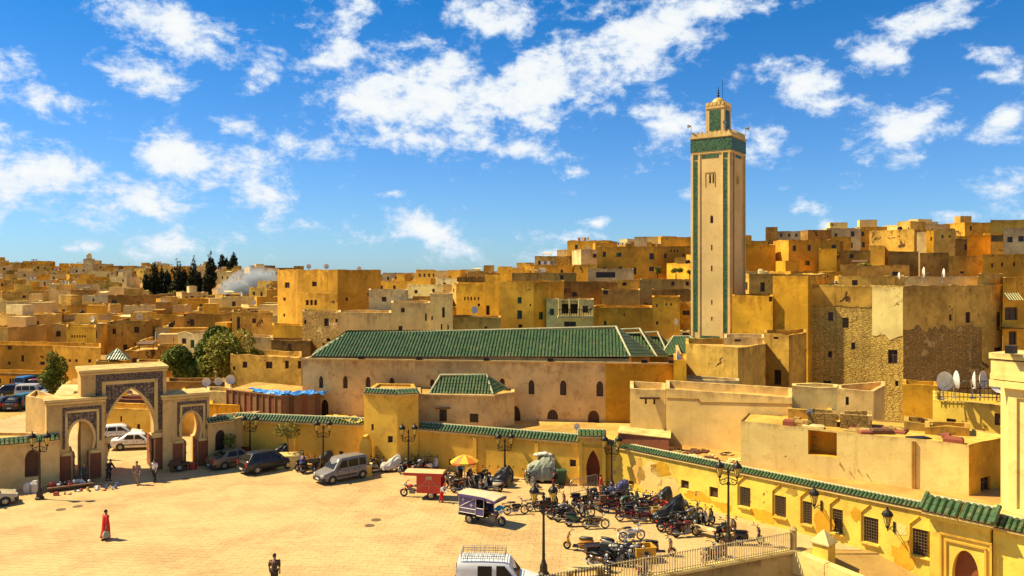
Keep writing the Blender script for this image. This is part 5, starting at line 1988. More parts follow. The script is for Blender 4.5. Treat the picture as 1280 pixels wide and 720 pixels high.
def hill_house(X, Y, w_, d_, h_, rz, where):
    global cnt
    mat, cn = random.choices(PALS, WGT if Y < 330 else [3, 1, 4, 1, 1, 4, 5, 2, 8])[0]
    c_, s_ = math.cos(rz), math.sin(rz)
    rect = [Vector((X + x * c_ - y * s_, Y + x * s_ + y * c_)) for x, y in ((-w_ / 2, -d_ / 2), (w_ / 2, -d_ / 2), (w_ / 2, d_ / 2), (-w_ / 2, d_ / 2))]
    z0 = min(T(p.x, p.y) for p in rect) - .6
    zb = max(T(p.x, p.y) for p in rect)
    z1 = zb + h_
    holes = {0: [], 1: [], 3: []}
    nw = 0
    for fc, Lf in ((0, w_), (1, d_), (3, d_)):
        if fc != 0 and random.random() < .4:
            continue
        k = random.choice((2, 3, 3, 4)) if fc == 0 else random.choice((1, 2, 3))
        for fl in range(2 if h_ > 5.5 else 1):
            for i in range(k):
                if random.random() < .25:
                    continue
                ww, wh = random.uniform(.6, 1.0), random.uniform(.8, 1.4)
                t_ = Lf * (i + .5) / k + random.uniform(-.4, .4)
                zz_ = z1 - 1.1 - wh - fl * 2.9 + random.uniform(-.25, .25)
                if t_ < ww or t_ > Lf - ww or zz_ < z0 + .7:
                    continue
                holes[fc].append((t_ - ww / 2, t_ + ww / 2, zz_, zz_ + wh, 'far%d' % random.choice((0, 0, 1, 1, 2))))
                nw += 1
    kind_ = ('two storey' if h_ > 5.5 else 'single storey')
    extra = ('with blank walls', 'with one window', 'with two windows', 'with three windows')[nw] if nw < 4 else 'with many windows'
    lb = '%s %s house %s %s' % (cn, kind_, extra, where)
    pp = random.uniform(.3, .8)
    ROOFS.append((X, Y, z1 - pp, where))
    r_ = building('hillside_house', lb, 'house', rect, z0, z1, mat, None, 'flat roofed houses ' + where, parapet=pp, jit=.26, holes=holes, roofm=random.choice((M_roof, M_roof, M_terr, M_pale)))
    oo = tuple(r_.location)
    feats = []
    if random.random() < .75:
        feats.append('stair hut')
        mb = MB(oo)
        hx, hy = random.uniform(-.25, .25) * w_, random.uniform(-.1, .25) * d_
        p = Vector((X + hx * c_ - hy * s_, Y + hx * s_ + hy * c_))
        hh = random.uniform(1.8, 2.6)
        mb.box((p.x, p.y, z1 - .4 + hh / 2), (random.uniform(2, .45 * w_ + 1), random.uniform(2, 3.2), hh), rz)
        mb.build('stair_hut', random.choices(PALS, WGT)[0][0], r_)
    if random.random() < .3:
        feats.append('antenna')
        mb = MB(oo)
        p = Vector((X + .3 * w_ * c_, Y + .3 * w_ * s_))
        mb.tube([(p.x, p.y, z1 - .6), (p.x, p.y, z1 + 1.6)], .035, 4)
        mb.tube([(p.x - .45, p.y, z1 + 1.5), (p.x + .45, p.y, z1 + 1.5)], .025, 4)
        mb.tube([(p.x - .3, p.y, z1 + 1.2), (p.x + .3, p.y, z1 + 1.2)], .025, 4)
        mb.build('antenna', M_iron, r_)
    if random.random() < .55:                                # washing, a tank or a lean-to on the roof
        p = Vector((X - .22 * w_ * c_, Y - .22 * w_ * s_))
        mb = MB(oo)
        rr = random.random()
        if rr < .3:
            feats.append('washing line')
            for sx in (-1.6, 1.6):
                mb.tube([(p.x + sx * c_, p.y + sx * s_, z1 - .8), (p.x + sx * c_, p.y + sx * s_, z1 + 1.1)], .05, 4, 1)
            for k in range(4):
                fx = -1.2 + k * .78
                mb.box((p.x + fx * c_, p.y + fx * s_, z1 + .55 + .1 * (k % 2)), (.6, .03, .8), rz, k % 2)
            mb.build('washing', random.choice(WASH), r_)
        elif rr < .65:
            mb.lathe([(.45, z1 - .6), (.48, z1 + .5), (.3, z1 + .75)], 8, (p.x, p.y, 0))
            feats.append('water tank')
            mb.build('water_tank', random.choice((M_pale, M_iron, M_stone)), r_)
        else:
            mb.box((p.x, p.y, z1 + .75), (2.4, 2.0, .12), rz, mat=Matrix.Rotation(rz, 3, 'Z') @ Matrix.Rotation(.15, 3, 'X'))
            for sx in (-1, 1):
                mb.tube([(p.x + sx * c_, p.y + sx * s_, z1 - .8), (p.x + sx * c_, p.y + sx * s_, z1 + .7)], .06, 4)
            feats.append('lean-to')
            mb.build('lean_to', random.choice((M_wood, M_brown, M_pale)), r_)
    if feats:
        r_['label'] = ('%s %s house %s, %s %s' % (cn, kind_, extra, ' and '.join(feats[:2]), where)).replace('climbing the slope behind the minaret', 'on the slope')
    cnt += 1
    return r_


def free(X, Y, rad, slack=.72):
    return all((X - a) ** 2 + (Y - b) ** 2 > ((rad + c) * slack) ** 2 for a, b, c in placed)


random.seed(21)
LIM = {'l': 205, 'r': 95}


def scatter(a0, a1, rows, where, key, wmin, wmax, skip=None):
    n0 = cnt
    for Y in rows:
        a = a0 * Y + random.uniform(0, 5)
        while a < a1 * Y:
            w_ = random.uniform(wmin, wmax)
            X = a + w_ / 2
            Yj = Y + random.uniform(-4, 4)
            a += w_ * random.uniform(.95, 1.3)
            if cnt - n0 >= LIM[key]:
                return
            d_ = random.uniform(6, 10)
            if skip and skip(X, Yj):
                continue
            if not free(X, Yj, max(w_, d_) * .6):
                continue
            placed.append((X, Yj, max(w_, d_) * .6))
            hill_house(X, Yj, w_, d_, random.choice((3.6, 4.2, 5.0, 5.8, 6.6)), random.choice((0, .15, -.2, .35, -.4, .6)) + random.uniform(-.08, .08), where)


tree_zone = lambda X, Y: (-.475 < X / Y < -.365 and 232 < Y < 345) or (-.44 < X / Y < -.3 and Y < 108)
scatter(-.66, -.27, [129, 139, 150, 162, 175, 190, 206, 224, 244, 266, 290, 316, 345, 376, 410], 'across the valley', 'l', 6, 13, tree_zone)
scatter(-.27, .70, [118, 134, 150, 168, 188, 208, 232], 'climbing the slope behind the minaret', 'r', 7, 13)
# the crest of the far hill
for (a, bq, yt, Y, mt, lb, wn) in (
        (54, 90, 339, 405, M_olds, 'wide tan house block on the far crest', 3), (80, 118, 346, 390, M_ochre, 'ochre house block on the far crest with many windows', 5), (115, 162, 347, 385, M_ochre, 'broad ochre house in the middle of the far crest', 4),
        (137, 162, 340, 395, M_orange, 'golden gabled house on the far crest', 2), (-20, 22, 347, 420, M_pale, 'long pale arcade house on the far crest', 4), (22, 60, 351, 410, M_cream, 'cream house with small arches on the far crest', 3),
        (158, 182, 335, 420, M_pale, 'white topped house on the far crest beside the cypresses', 2), (180, 212, 330, 430, M_olds, 'tall tan house on the far crest behind the cypresses', 3), (246, 275, 336, 420, M_rose, 'rose house on the far crest behind the lone cypress', 2),
        (325, 348, 335, 300, M_pale, 'pale tall apartment house above the drifting smoke', 4), (300, 330, 345, 330, M_pale, 'pale house block wrapped in drifting smoke', 3), (335, 350, 362, 230, M_pale, 'white house with two windows beside the big ochre block', 2),
        (478, 520, 341, 300, M_pale, 'long pale house on the crest behind the rose beige blocks', 4), (520, 545, 337, 290, M_yel, 'yellow apartment house on the crest behind the rose beige blocks', 4), (545, 575, 338, 280, M_pale, 'pale apartment house on the middle crest', 3),
        (440, 478, 343, 280, M_olds, 'tan house on the crest behind the big ochre block', 2), (575, 600, 337, 260, M_pale, 'white crest house with antennas', 2), (622, 640, 333, 200, M_orange, 'small golden turret house on the middle crest', 0), (636, 662, 337, 190, M_ochre, 'ochre gable house beside the golden turret', 0),
        (655, 668, 333, 195, M_orange, 'golden cube house on the middle crest', 0), (595, 625, 341, 190, M_brown, 'brown roofed house on the middle crest', 0)):
    wn_ = [(a + (bq - a) * (i + .6) / (wn + .3), yt + 5, a + (bq - a) * (i + .6) / (wn + .3) + 2.4, yt + 9, 'far%d' % (i % 2)) for i in range(wn)]
    house(lb, [(a, Y), (bq, Y - 2)], yt, mt, {0: wn_}, deep=9, jit=.2)
fm = empty('far_minaret', (at(111.5, 340, 400).x, 400, 10), 0, 'small pale minaret on the far crest', 'minaret')
fo_ = tuple(fm.location)
mb = MB(fo_)
q = at(111.5, 331, 400)
mb.box((q.x, q.y, q.z - 4), (4.2, 4.2, 14), .2)
mb.build('shaft', M_pale, fm)
mb = MB(fo_)
mb.box((q.x, q.y, q.z + 4.0), (2, 2, 2), .2)
mb.ball((q.x, q.y, q.z + 5.2), .9)
mb.build('lantern', M_pale, fm)
print('hill houses', cnt)


def patch(parent, A, B, tc, zc_, rw_, rh_, mat, seed, name='render_patch'):
    """a ragged patch of newer or missing render, a thin skin on the wall"""
    org = tuple(parent.location)
    u = (B - A).normalized()
    no = Vector((u.y, -u.x))
    mb = MB(org)
    n = 22
    ring, ring2 = [], []
    for k in range(n):
        a = 2 * math.pi * k / n
        j = 1 + .55 * noise.noise(Vector((math.cos(a) * 1.7, math.sin(a) * 1.7, seed))) + .25 * noise.noise(Vector((math.cos(a) * 5, math.sin(a) * 5, seed)))
        q = A + u * (tc + rw_ * j * math.cos(a))
        z = zc_ + rh_ * j * math.sin(a)
        ring.append((q.x + no.x * .012, q.y + no.y * .012, z))
        ring2.append((q.x - no.x * .02, q.y - no.y * .02, z))
    mb.add(ring + ring2, [tuple(range(n))] + [(k, n + k, n + (k + 1) % n, (k + 1) % n) for k in range(n)])
    mb.build(name, mat, parent)


rp_ = random.Random(4)
sp_ = tuple(street.location)
for (px, z_, rw_, rh_, mt) in ((797, 1.6, .55, 1.0, M_rose), (812, 1.2, 1.1, 1.1, M_beige), (826, 2.0, .9, .5, M_orange), (836, .9, .8, .7, M_beige), (871, .7, .9, .35, M_orange), (905, .5, .7, .3, M_orange), (955, .5, .8, .4, M_orange), (990, 2.4, .35, .25, M_olds), (1028, 1.0, .6, .8, M_orange), (1070, 1.9, .3, .4, M_orange), (1128, .1, .6, .8, M_orange), (1125, 1.6, .35, .35, M_cream)):
    patch(street, S0, S1, ray_t(S0, S1, px)[0], z_, rw_, rh_, mt, px)
# ------------------------------------------------------------------ trees and plants
def leafmat(name, c1, c2):
    m, t, b = bsdf(name)
    g_ = t.n('ShaderNodeNewGeometry').outputs['Position']
    f = t.noise(g_, 1.2, 3, .6)
    f2 = t.noise(g_, 9.0, 2, .6)
    c = t.mix(t.ramp(f, .35, .65), c1, c2)
    c = t.mix(t.m('MULTIPLY', t.ramp(f2, .4, .7), .5), c, tuple(x * .55 for x in c1))
    t.l(c, b.inputs['Base Color'])
    b.inputs['Roughness'].default_value = .7
    b.inputs['Specular IOR Level'].default_value = .12
    return m


L_olive = leafmat('leaf_olive', (.18, .17, .018), (.32, .27, .035))
L_green = leafmat('leaf_green', (.10, .13, .014), (.20, .21, .025))
L_cyp = leafmat('leaf_cypress', (.022, .026, .008), (.04, .042, .012))
L_yel = leafmat('leaf_dry', (.14, .13, .02), (.22, .18, .03))
M_bark = plain('bark', (.10, .06, .03), .9, var=.4, scale=6, bump=.5)


def crown_mesh(clumps, n, size, mat, rnd, droop=0.0, flat=.7):
    """leaf sprays spread through the volume of overlapping clumps: (x, y, z, rx, rz)"""
    mb = MB()
    vol = [c[3] * c[3] * c[4] for c in clumps]
    for _ in range(n):
        c = rnd.choices(clumps, vol)[0]
        while True:
            p = Vector((rnd.uniform(-1, 1), rnd.uniform(-1, 1), rnd.uniform(-1, 1)))
            if .12 < p.length < 1:
                break
        p = p.normalized() * p.length ** .5
        q = Vector((c[0] + p.x * c[3], c[1] + p.y * c[3], c[2] + p.z * c[4]))
        nrm = (p * .6 + Vector((rnd.gauss(0, .6), rnd.gauss(0, .6), rnd.gauss(flat, .5)))).normalized()
        a = nrm.cross(Vector((rnd.gauss(0, 1), rnd.gauss(0, 1), rnd.gauss(0, 1))))
        if a.length < .01:
            continue
        a.normalize()
        b = nrm.cross(a)
        if droop:
            a = (a * (1 - droop) + Vector((0, 0, -droop))).normalized()
        s = size * rnd.uniform(.6, 1.3)
        mb.add([q - a * s, q - b * s * .42 + nrm * s * .1, q + a * s, q + b * s * .42 + nrm * s * .1], [(0, 1, 2, 3)])
    return mb.mesh('crown', mat)


def tree(name, label, base, height, clumps, n, size, mat, rnd, trunk_r=.18, droop=0., group=None, forks=4, cat='tree'):
    root = empty(name, base, 0, label, cat, group)
    link('crown', crown_mesh(clumps, n, size, mat, rnd, droop), root)
    mb = MB()
    zc = min(c[2] for c in clumps)
    mb.tube([(0, 0, -.3), (.05, 0, zc * .5), (0, .05, zc)], [trunk_r, trunk_r * .8, trunk_r * .6], 7)
    for k in range(forks):
        c = clumps[k % len(clumps)]
        mb.tube([(0, .05, zc * .8), ((c[0]) * .5, c[1] * .5, (zc + c[2]) / 2), (c[0], c[1], c[2] + c[4] * .4)], [trunk_r * .5, trunk_r * .35, trunk_r * .12], 5)
    mb.build('trunk', M_bark, root)
    return root


rt = random.Random(5)


def blobs(w_, h_, z0, k, rnd):
    out = []
    for i in range(k):
        a = rnd.uniform(0, 6.28)
        r_ = rnd.uniform(.1, .62) * w_
        out.append((r_ * math.cos(a), r_ * math.sin(a), z0 + rnd.uniform(.15, .85) * h_, w_ * rnd.uniform(.34, .55), h_ * rnd.uniform(.22, .36)))
    return out


for (px, Y, ytop, ybot, hw, mt, lb) in ((228, 93, 437, 478, 20, L_green, 'round green tree behind the tall gate'), (258, 94, 433, 478, 20, L_green, 'green tree with gaps behind the gate wing'), (292, 92, 418, 480, 33, L_olive, 'big feathery olive green tree beside the old ochre house'),
                                        (272, 99, 411, 450, 20, L_green, 'dark green tree rising behind the feathery tree')):
    b = at(px, 400, Y)
    W_ = hw * 1.25 / F * Y
    zt_, zb_ = zt(ytop, Y), max(1.6, zt(ybot, Y))
    tree('leafy_tree', lb, (b.x, Y, 0), zt_, blobs(W_, zt_ - zb_, zb_, 9, rt), 5200, .24, mt, rt, .2, .35)
b = at(66, 500, 100)
tree('leafy_tree', 'slender pale green tree by the parking lot', (b.x, 100, 0), 7, [(0, 0, 3.2, 1.2, 1.2), (.5, .2, 4.2, 1.2, 1.3), (0, 0, 5.2, .8, 1.0), (-.8, 0, 2.6, 1.0, .9), (.9, 0, 2.6, .9, .8), (.1, 0, 1.5, .9, .8)], 2600, .2, L_green, rt, .12, .2)
for (px, py, h_, w_, lb) in ((359.5, 582, 3.6, 1.0, 'young yellowish tree standing in the square stone planter'), (287.5, 580, 2.6, .5, 'thin sapling beside the pale gate wing')):
    b = gnd(px, py)
    r_ = tree('young_tree', lb, (b.x, b.y, .0), h_, [(0, 0, h_ - .5, w_, .5), (.35 * w_, .1, h_ - .9, w_ * .7, .45), (-.45 * w_, 0, h_ - .8, w_ * .7, .4)], 420 if w_ > .8 else 200, .14, L_yel if w_ > .8 else L_green, rt, .05, .2, forks=3)
# cypresses and shrubs on the far hill
cyp_me = None
for i, (px, yt_, yb_, wd, Y, lb) in enumerate(((183, 346, 368, 7, 318, 'short dark cypress at the end of the cypress row'), (193, 332, 370, 9, 322, 'tall dark cypress in the row on the far hill'), (203, 338, 368, 7, 330, 'slim cypress among the far row'), (210, 342, 368, 8, 326, 'broad cypress among the far row'),
                                           (222, 329, 368, 12, 318, 'thick twin crowned cypress in the far row'), (242, 326, 372, 10, 315, 'tall pointed cypress leading the far row'), (250, 344, 372, 8, 318, 'lower cypress leaning on the pointed one'), (230, 340, 366, 8, 333, 'cypress partly hidden in the far row'),
                                           (263, 320, 360, 10, 310, 'lone spire like cypress beside the rose house'), (259, 350, 368, 7, 308, 'small cypress under the lone spire'), (278, 322, 340, 7, 420, 'crest cypress with a forked tip'), (283, 327, 340, 4, 421, 'tiny crest cypress between two larger ones'), (291, 320, 341, 9, 419, 'broad pointed crest cypress'))):
    zb_, zt_ = zt(yb_, Y), zt(yt_ - 5, Y)
    H_ = zt_ - zb_
    W_ = wd * 1.6 / F * Y
    cl = []
    for k in range(10):
        f = k / 9
        cl.append((rt.uniform(-.12, .12) * W_, rt.uniform(-.12, .12) * W_, H_ * (.08 + .87 * f), W_ * (.5 * (1 - f ** 1.6) + .07) * rt.uniform(.8, 1.15), H_ * .1))
    b = at(px, 340, Y)
    root = empty('cypress_tree', (b.x, Y, zb_), 0, lb, 'tree', 'cypresses on the far hill')
    link('crown', crown_mesh(cl, 2200, .55, L_cyp, rt, .5), root)
    mb = MB()
    mb.tube([(0, 0, -2), (0, 0, H_ * .5), (0, 0, H_ * .95)], [.3, .2, .05], 6)
    mb.build('trunk', M_bark, root)
for i, (px, py, w_, h_, Y, mt, lb) in enumerate(((176, 368, 30, 11, 312, L_olive, 'yellow green shrub mass below the cypress row'), (205, 372, 26, 8, 308, L_olive, 'low olive shrub under the cypress row'), (225, 366, 28, 9, 306, L_olive, 'rounded olive shrub under the twin cypress'), (205, 381, 34, 8, 270, L_olive, 'long green shrub bank below the cypresses'), (165, 384, 18, 7, 265, L_yel, 'dry yellow shrub bank across the valley'),
                                                 (42, 352, 14, 6, 380, L_green, 'dark shrub between crest houses'), (308, 368, 22, 8, 250, L_green, 'dark shrub below the drifting smoke'), (1082, 333, 24, 10, 138, L_olive, 'green shrub growing among the slope houses'), (845, 338, 16, 8, 135, L_green, 'potted shrub growth on a roof garden beside the minaret'), (822, 337, 10, 12, 140, L_olive, 'leafy small tree on the roof garden'), (862, 340, 10, 7, 138, L_green, 'low green bush on the roof garden'), (275, 417, 12, 9, 110, L_green, 'palm like tuft behind the feathery tree'))):
    b = at(px, py, Y)
    root = empty('shrub', (b.x, Y, b.z - h_ * .5 / F * Y), 0, lb, 'shrub')
    W_, H_ = w_ / F * Y * .5, h_ / F * Y
    link('foliage', crown_mesh([(rt.uniform(-.7, .7) * W_, 0, rt.uniform(.3, .7) * H_, W_ * .45, H_ * .35) for _ in range(6)], 500, max(.16, .0012 * Y), mt, rt, .1), root)
    mb = MB()
    mb.tube([(0, 0, -1.5), (0, 0, H_ * .5)], [.15, .05], 5)
    mb.build('stem', M_bark, root)

# drifting smoke over the far houses
m = bpy.data.materials.new('smoke')
m.use_nodes = True
t = NT(m.node_tree)
o_ = t.n('ShaderNodeOutputMaterial')
pv_ = t.n('ShaderNodeVolumePrincipled')
pv_.inputs['Color'].default_value = (.9, .93, .96, 1)
tcs = t.n('ShaderNodeTexCoord')
gs = t.n('ShaderNodeTexGradient', gradient_type='SPHERICAL')
t.l(tcs.outputs['Object'], gs.inputs[0])
ns_ = t.noise(tcs.outputs['Object'], 2.2, 4, .6, .6)
t.l(t.m('MULTIPLY', t.m('MULTIPLY', gs.outputs['Fac'], t.ramp(ns_, .38, .66)), 1.3), pv_.inputs['Density'])
t.l(pv_.outputs[0], o_.inputs['Volume'])
for (px, py, Y, rx, ry, rz_) in ((313, 356, 235, 9, 7, 5.5), (291, 366, 232, 5, 5, 4.5)):
    c = at(px, py, Y)
    mb = MB()
    mb.ball((0, 0, 0), 1.0, 14, 9)
    ob = mb.build('smoke', m, smooth=True, kind='stuff')
    ob.location = c
    ob.scale = (rx, ry, rz_)
    ob.rotation_euler = (0, R(-18), 0)
    tag(ob, 'white smoke drifting over the far houses', 'smoke')


# ------------------------------------------------------------------ street lamps
def lantern_parts(parent, x, y, z, sc=1.0):
    lt = MB()
    lt.lathe([(.07 * sc, z), (.17 * sc, z + .42 * sc), (.19 * sc, z + .46 * sc)], 6, (x, y, 0))
    g_ = lt.build('lantern', M_lampg, parent)
    cp = MB()
    cp.lathe([(.21 * sc, z + .45 * sc), (.25 * sc, z + .50 * sc), (.20 * sc, z + .62 * sc), (.10 * sc, z + .72 * sc), (.04 * sc, z + .76 * sc), (.035 * sc, z + .86 * sc)], 10, (x, y, 0))
    cp.build('cap', M_iron, g_)
    br = MB()
    for k in range(6):
        a = 2 * math.pi * k / 6
        br.tube([(x + .075 * sc * math.cos(a), y + .075 * sc * math.sin(a), z), (x + .185 * sc * math.cos(a), y + .185 * sc * math.sin(a), z + .45 * sc)], .012 * sc, 4)
    br.lathe([(.03 * sc, z - .12 * sc), (.09 * sc, z - .02 * sc), (.08 * sc, z + .02 * sc)], 8, (x, y, 0))
    br.build('cage', M_iron, g_)


def street_lamp(label, loc, rz, H, sc=1.12):
    root = empty('street_lamp', loc, rz, label, 'street lamp', 'two armed street lamps around the square')
    mb = MB()
    mb.lathe([(.30, 0), (.30, .12), (.22, .2), (.19, .55), (.12, .7), (.11, .78)], 10)
    mb.build('base', M_irong, root)
    mb = MB()
    mb.tube([(0, 0, .7), (0, 0, H)], [.085, .05], 8)
    for z_ in (1.1, H - .75, H - .1):
        mb.ball((0, 0, z_), .1, 8, 5)
    mb.tube([(0, 0, H), (0, 0, H + .18)], [.05, .015], 6)
    mb.build('post', M_irong, root)
    for s in (-1, 1):
        mb = MB()
        mb.tube([(s * .04, 0, H - .85), (s * .16, 0, H - .80), (s * .34, 0, H - .86), (s * .46, 0, H - .76), (s * .50, 0, H - .58), (s * .50, 0, H - .42)], .035, 5)
        mb.tube([(s * .27 + s * .12 * math.cos(a) * (1 - a / 12), 0, H - .64 + .12 * math.sin(a) * (1 - a / 12)) for a in [k * .7 for k in range(9)]], .022, 4)
        mb.tube([(s * .04, 0, H - .45), (s * .2, 0, H - .5), (s * .46, 0, H - .6)], .022, 4)
        mb.build('arm', M_irong, root)
        lantern_parts(root, s * .50, 0, H - .36, sc)
    return root


for (px, py, ytop, lb) in ((49.5, 624, 540, 'two armed street lamp in front of the low yellow wing'), (312.5, 577, 519, 'two armed street lamp behind the dark parked cars'), (404, 587, 525, 'two armed street lamp on the wall side of the grey van'),
                           (510.5, 590, 530, 'two armed street lamp against the long wall by the red tricycle'), (631, 598, 541, 'two armed street lamp against the long wall beyond the parasol'), (764.5, 612, 544, 'street lamp carrying sign boxes beside the arched portal'),
                           (679.5, 719, 606, 'two armed street lamp standing alone among the motorbikes'), (910.5, 681, 576, 'two armed street lamp by the barred windows and railing')):
    p = gnd(px, py)
    H_ = zt(ytop, p.y) - .55
    lp = street_lamp(lb, (p.x, p.y, 0), R(-8) if px > 700 else R(5), H_)
    if px == 764.5:
        for z_, w_ in ((2.9, .26), (2.3, .22), (1.3, .30)):
            mb = MB()
            mb.box((.2, -.08, z_), (w_, .1, .34))
            mb.build('sign_box', M_stone, lp)
for (px, py, lb) in ((1012, 622, 'iron wall lamp over the middle barred window'), (1103, 645, 'iron wall lamp between the barred windows and the portal')):
    tx = 1027 if px == 1012 else 1118
    t_, Y_ = ray_t(S0, S1, tx)
    q = S0 + us * t_
    z_ = zt(634 if px == 1012 else 661, Y_)
    wl = empty('wall_lamp', (q.x, q.y, z_), math.atan2(ns.y, ns.x), lb, 'wall lamp', 'iron wall lamps on the long yellow building')
    mb = MB()
    mb.box((.03, 0, .1), (.06, .12, .6))
    mb.tube([(0, 0, .15), (.5, 0, .2), (.95, 0, .1)], .025, 5)
    mb.tube([(0, 0, -.15), (.35, 0, .0), (.6, 0, .17)], .02, 5)
    mb.tube([(.95, 0, .1), (.95, 0, .35)], .02, 5)
    mb.build('bracket', M_irong, wl)
    lantern_parts(wl, .95, 0, .35, 1.25)

# ------------------------------------------------------------------ railing on the retaining wall
rl = empty('railing', (C0.x, C0.y, .25), 0, 'pale iron railing with thin bars along the retaining wall', 'railing')
ro = tuple(rl.location)
M_rail = plain('pale_rail', (.62, .48, .24), .6, metal=.2, var=.3)
dirL = (CL - C0).normalized()
pn = Vector((dirL.y, -dirL.x))
N = 98
for k in range(N):
    q = C0 + dirL * (.25 + k * .165)
    mb = MB(ro)
    hgt = 1.02
    mb.tube([(q.x, q.y, .24), (q.x, q.y, .25 + hgt)], .026 if k % 12 else .045, 4)
    mb.build('railing_bar', M_rail if k < 70 else M_irong, rl)
for z_ in (.36, 1.2):
    mb = MB(ro)
    a, bq = C0 + dirL * .2, C0 + dirL * (.3 + (N - 1) * .165)
    mb.tube([(a.x, a.y, z_), (bq.x, bq.y, z_)], .024, 5)
    mb.build('rail', M_rail, rl)
mb = MB(ro)
mb.lathe([(.2, .24), (.2, 1.3), (.24, 1.36), (.12, 1.5), (.02, 1.55)], 8, (C0.x, C0.y, 0))
mb.build('end_post', M_stone, rl)

# pyramid topped service box by the wall
kq = gnd(1027, 702, -.1)
kb = empty('service_box', (kq.x + .2, kq.y + .2, -.8), math.atan2(us.y, us.x), 'small plastered service box with a pyramid top beside the long yellow building', 'service box')
mb = MB()
mb.box((0, 0, .95), (.9, .9, 1.5))
mb.build('box_body', M_yel2, kb)
mb = MB()
mb.loft([[(x * e, y * e, z_) for x, y in ((-1, -1), (1, -1), (1, 1), (-1, 1))] for e, z_ in ((.55, 1.7), (.55, 1.76), (.05, 2.4))])
mb.build('pyramid_top', M_pale, kb)

# ------------------------------------------------------------------ satellite dishes
def dish_proto():
    root = empty('satellite_dish', (0, 0, 0), 0, 'x', 'satellite dish')
    mb = MB()
    prof = [(.02, 0), (.2, .02), (.36, .07), (.48, .14), (.5, .155)]
    n = 16
    for sgn, dz in ((1, 0), (-1, -.015)):
        vs, fs = [], []
        for r_, z_ in prof:
            for k in range(n):
                a = 2 * math.pi * k / n
                vs.append((r_ * math.cos(a), -z_ + dz + .08, .95 + r_ * math.sin(a)))
        for i in range(len(prof) - 1):
            for k in range(n):
                f = (i * n + k, i * n + (k + 1) % n, (i + 1) * n + (k + 1) % n, (i + 1) * n + k)
                fs.append(f if sgn > 0 else f[::-1])
        mb.add(vs, fs)
    mb.build('reflector', M_dish, root, smooth=True)
    mb = MB()
    mb.tube([(0, .1, .5), (0, -.38, .85)], .018, 4)
    mb.box((0, -.4, .88), (.09, .12, .09))
    mb.build('feed_arm', M_steel, root)
    mb = MB()
    mb.tube([(0, .12, 0), (0, .12, 1.0)], .03, 5)
    mb.lathe([(.14, 0), (.14, .04), (.05, .06)], 8, (0, .12, 0))
    mb.build('mast', M_steel, root)
    return root


dp = dish_proto()
DS = [(1181, 499, 55.2, 1.55, 10, 'large pale satellite dish at the end of the railed terrace roof'), (1196, 497, 54.8, 1.5, 75, 'edge on satellite dish beside the large one on the railed roof'), (1219, 498, 54.5, 1.5, 60, 'tilted satellite dish in the middle of the railed roof'), (1229, 497, 54.3, 1.5, 40, 'oval white satellite dish on the railed roof'), (1251, 503, 53.6, 1.6, -20, 'white satellite dish near the pale corner tower'),
      (1155, 353, 82.5, 1.3, 70, 'satellite dish leaning on the rubble house parapet'), (1180, 353, 83.5, 1.2, 70, 'thin edged satellite dish on the rubble house roof'), (1124, 355, 83, 1.0, 75, 'small satellite dish by the penthouse'), (1012, 527, 52.6, .75, 30, 'small satellite dish on the cream rooms roof'), (721, 541, 61.4, .6, 20, 'rusty small satellite dish behind the portal'),
      (848, 461, 67.5, 1.2, 60, 'satellite dish against the small stained house'), (258, 488, 76.5, 1.0, 0, 'rusty orange satellite dish behind the gate'), (273, 486, 76.8, .9, 10, 'pale satellite dish between two dishes behind the gate'), (288, 486, 76.5, 1.1, 10, 'pinkish satellite dish beside the old ochre house'),
      (386, 339, 107, .8, 30, 'satellite dish on the big ochre block near its corner'), (408, 339, 107, .8, 20, 'second satellite dish on the big ochre block'), (449, 342, 109, .8, 40, 'round satellite dish on the shaded side of the big ochre block'), (593, 396, 91, 1.0, 30, 'dark satellite dish on the low rose wall'), (845, 411, 92.5, 1.0, 40, 'rusty satellite dish at the mustard house end')]
for i, (px, py, Y, sc, rz_, lb) in enumerate(DS):
    p = at(px, py, Y)
    d = dp if i == 0 else copy_tree(dp, None, None, lb)
    d['label'] = lb
    d.location = p
    d.rotation_euler = (R(-4), 0, R(rz_))
    d.scale = (sc * .85,) * 3
rs = random.Random(77)
for i in range(46):                                   # dishes scattered on the slope and valley roofs
    X, Y, zr_, wh_ = rs.choice(ROOFS)
    d = copy_tree(dp, None, None, 'small pale satellite dish on a house roof ' + wh_, 'satellite dishes on the far roofs')
    d.location = (X + rs.uniform(-2, 2), Y - 1.2, zr_ - .02)
    d.rotation_euler = (0, 0, rs.uniform(-1, 1))
    d.scale = (1.2,) * 3
# ------------------------------------------------------------------ vehicles
M_tyre = plain('tyre_rubber', (.018, .016, .014), .85)
M_rim = plain('wheel_rim', (.42, .40, .36), .35, metal=.8)
M_carg = plain('car_glass', (.02, .02, .017), .12, var=.15)
M_carg.node_tree.nodes['Principled BSDF'].inputs['Specular IOR Level'].default_value = .3
M_blackp = plain('black_plastic', (.022, .02, .018), .6)
M_seat = plain('black_vinyl', (.02, .017, .015), .45, var=.3)
M_chrome = plain('chrome', (.6, .58, .52), .2, metal=.9)
M_redl = plain('red_lens', (.42, .02, .01), .25)
M_ambl = plain('headlight_lens', (.62, .60, .52), .1)
M_eng = plain('engine_alloy', (.22, .20, .17), .5, metal=.6, var=.35, scale=12)
M_plate = plain('number_plate', (.65, .62, .5), .5)


def paint(name, c, rough=.28):
    return plain('paint_' + name, c, rough, coat=.15, var=.08, metal=.0)


def sharp(o, ang=32):
    me = o.data
    me.polygons.foreach_set('use_smooth', [True] * len(me.polygons))
    me.set_sharp_from_angle(angle=R(ang))
    return o


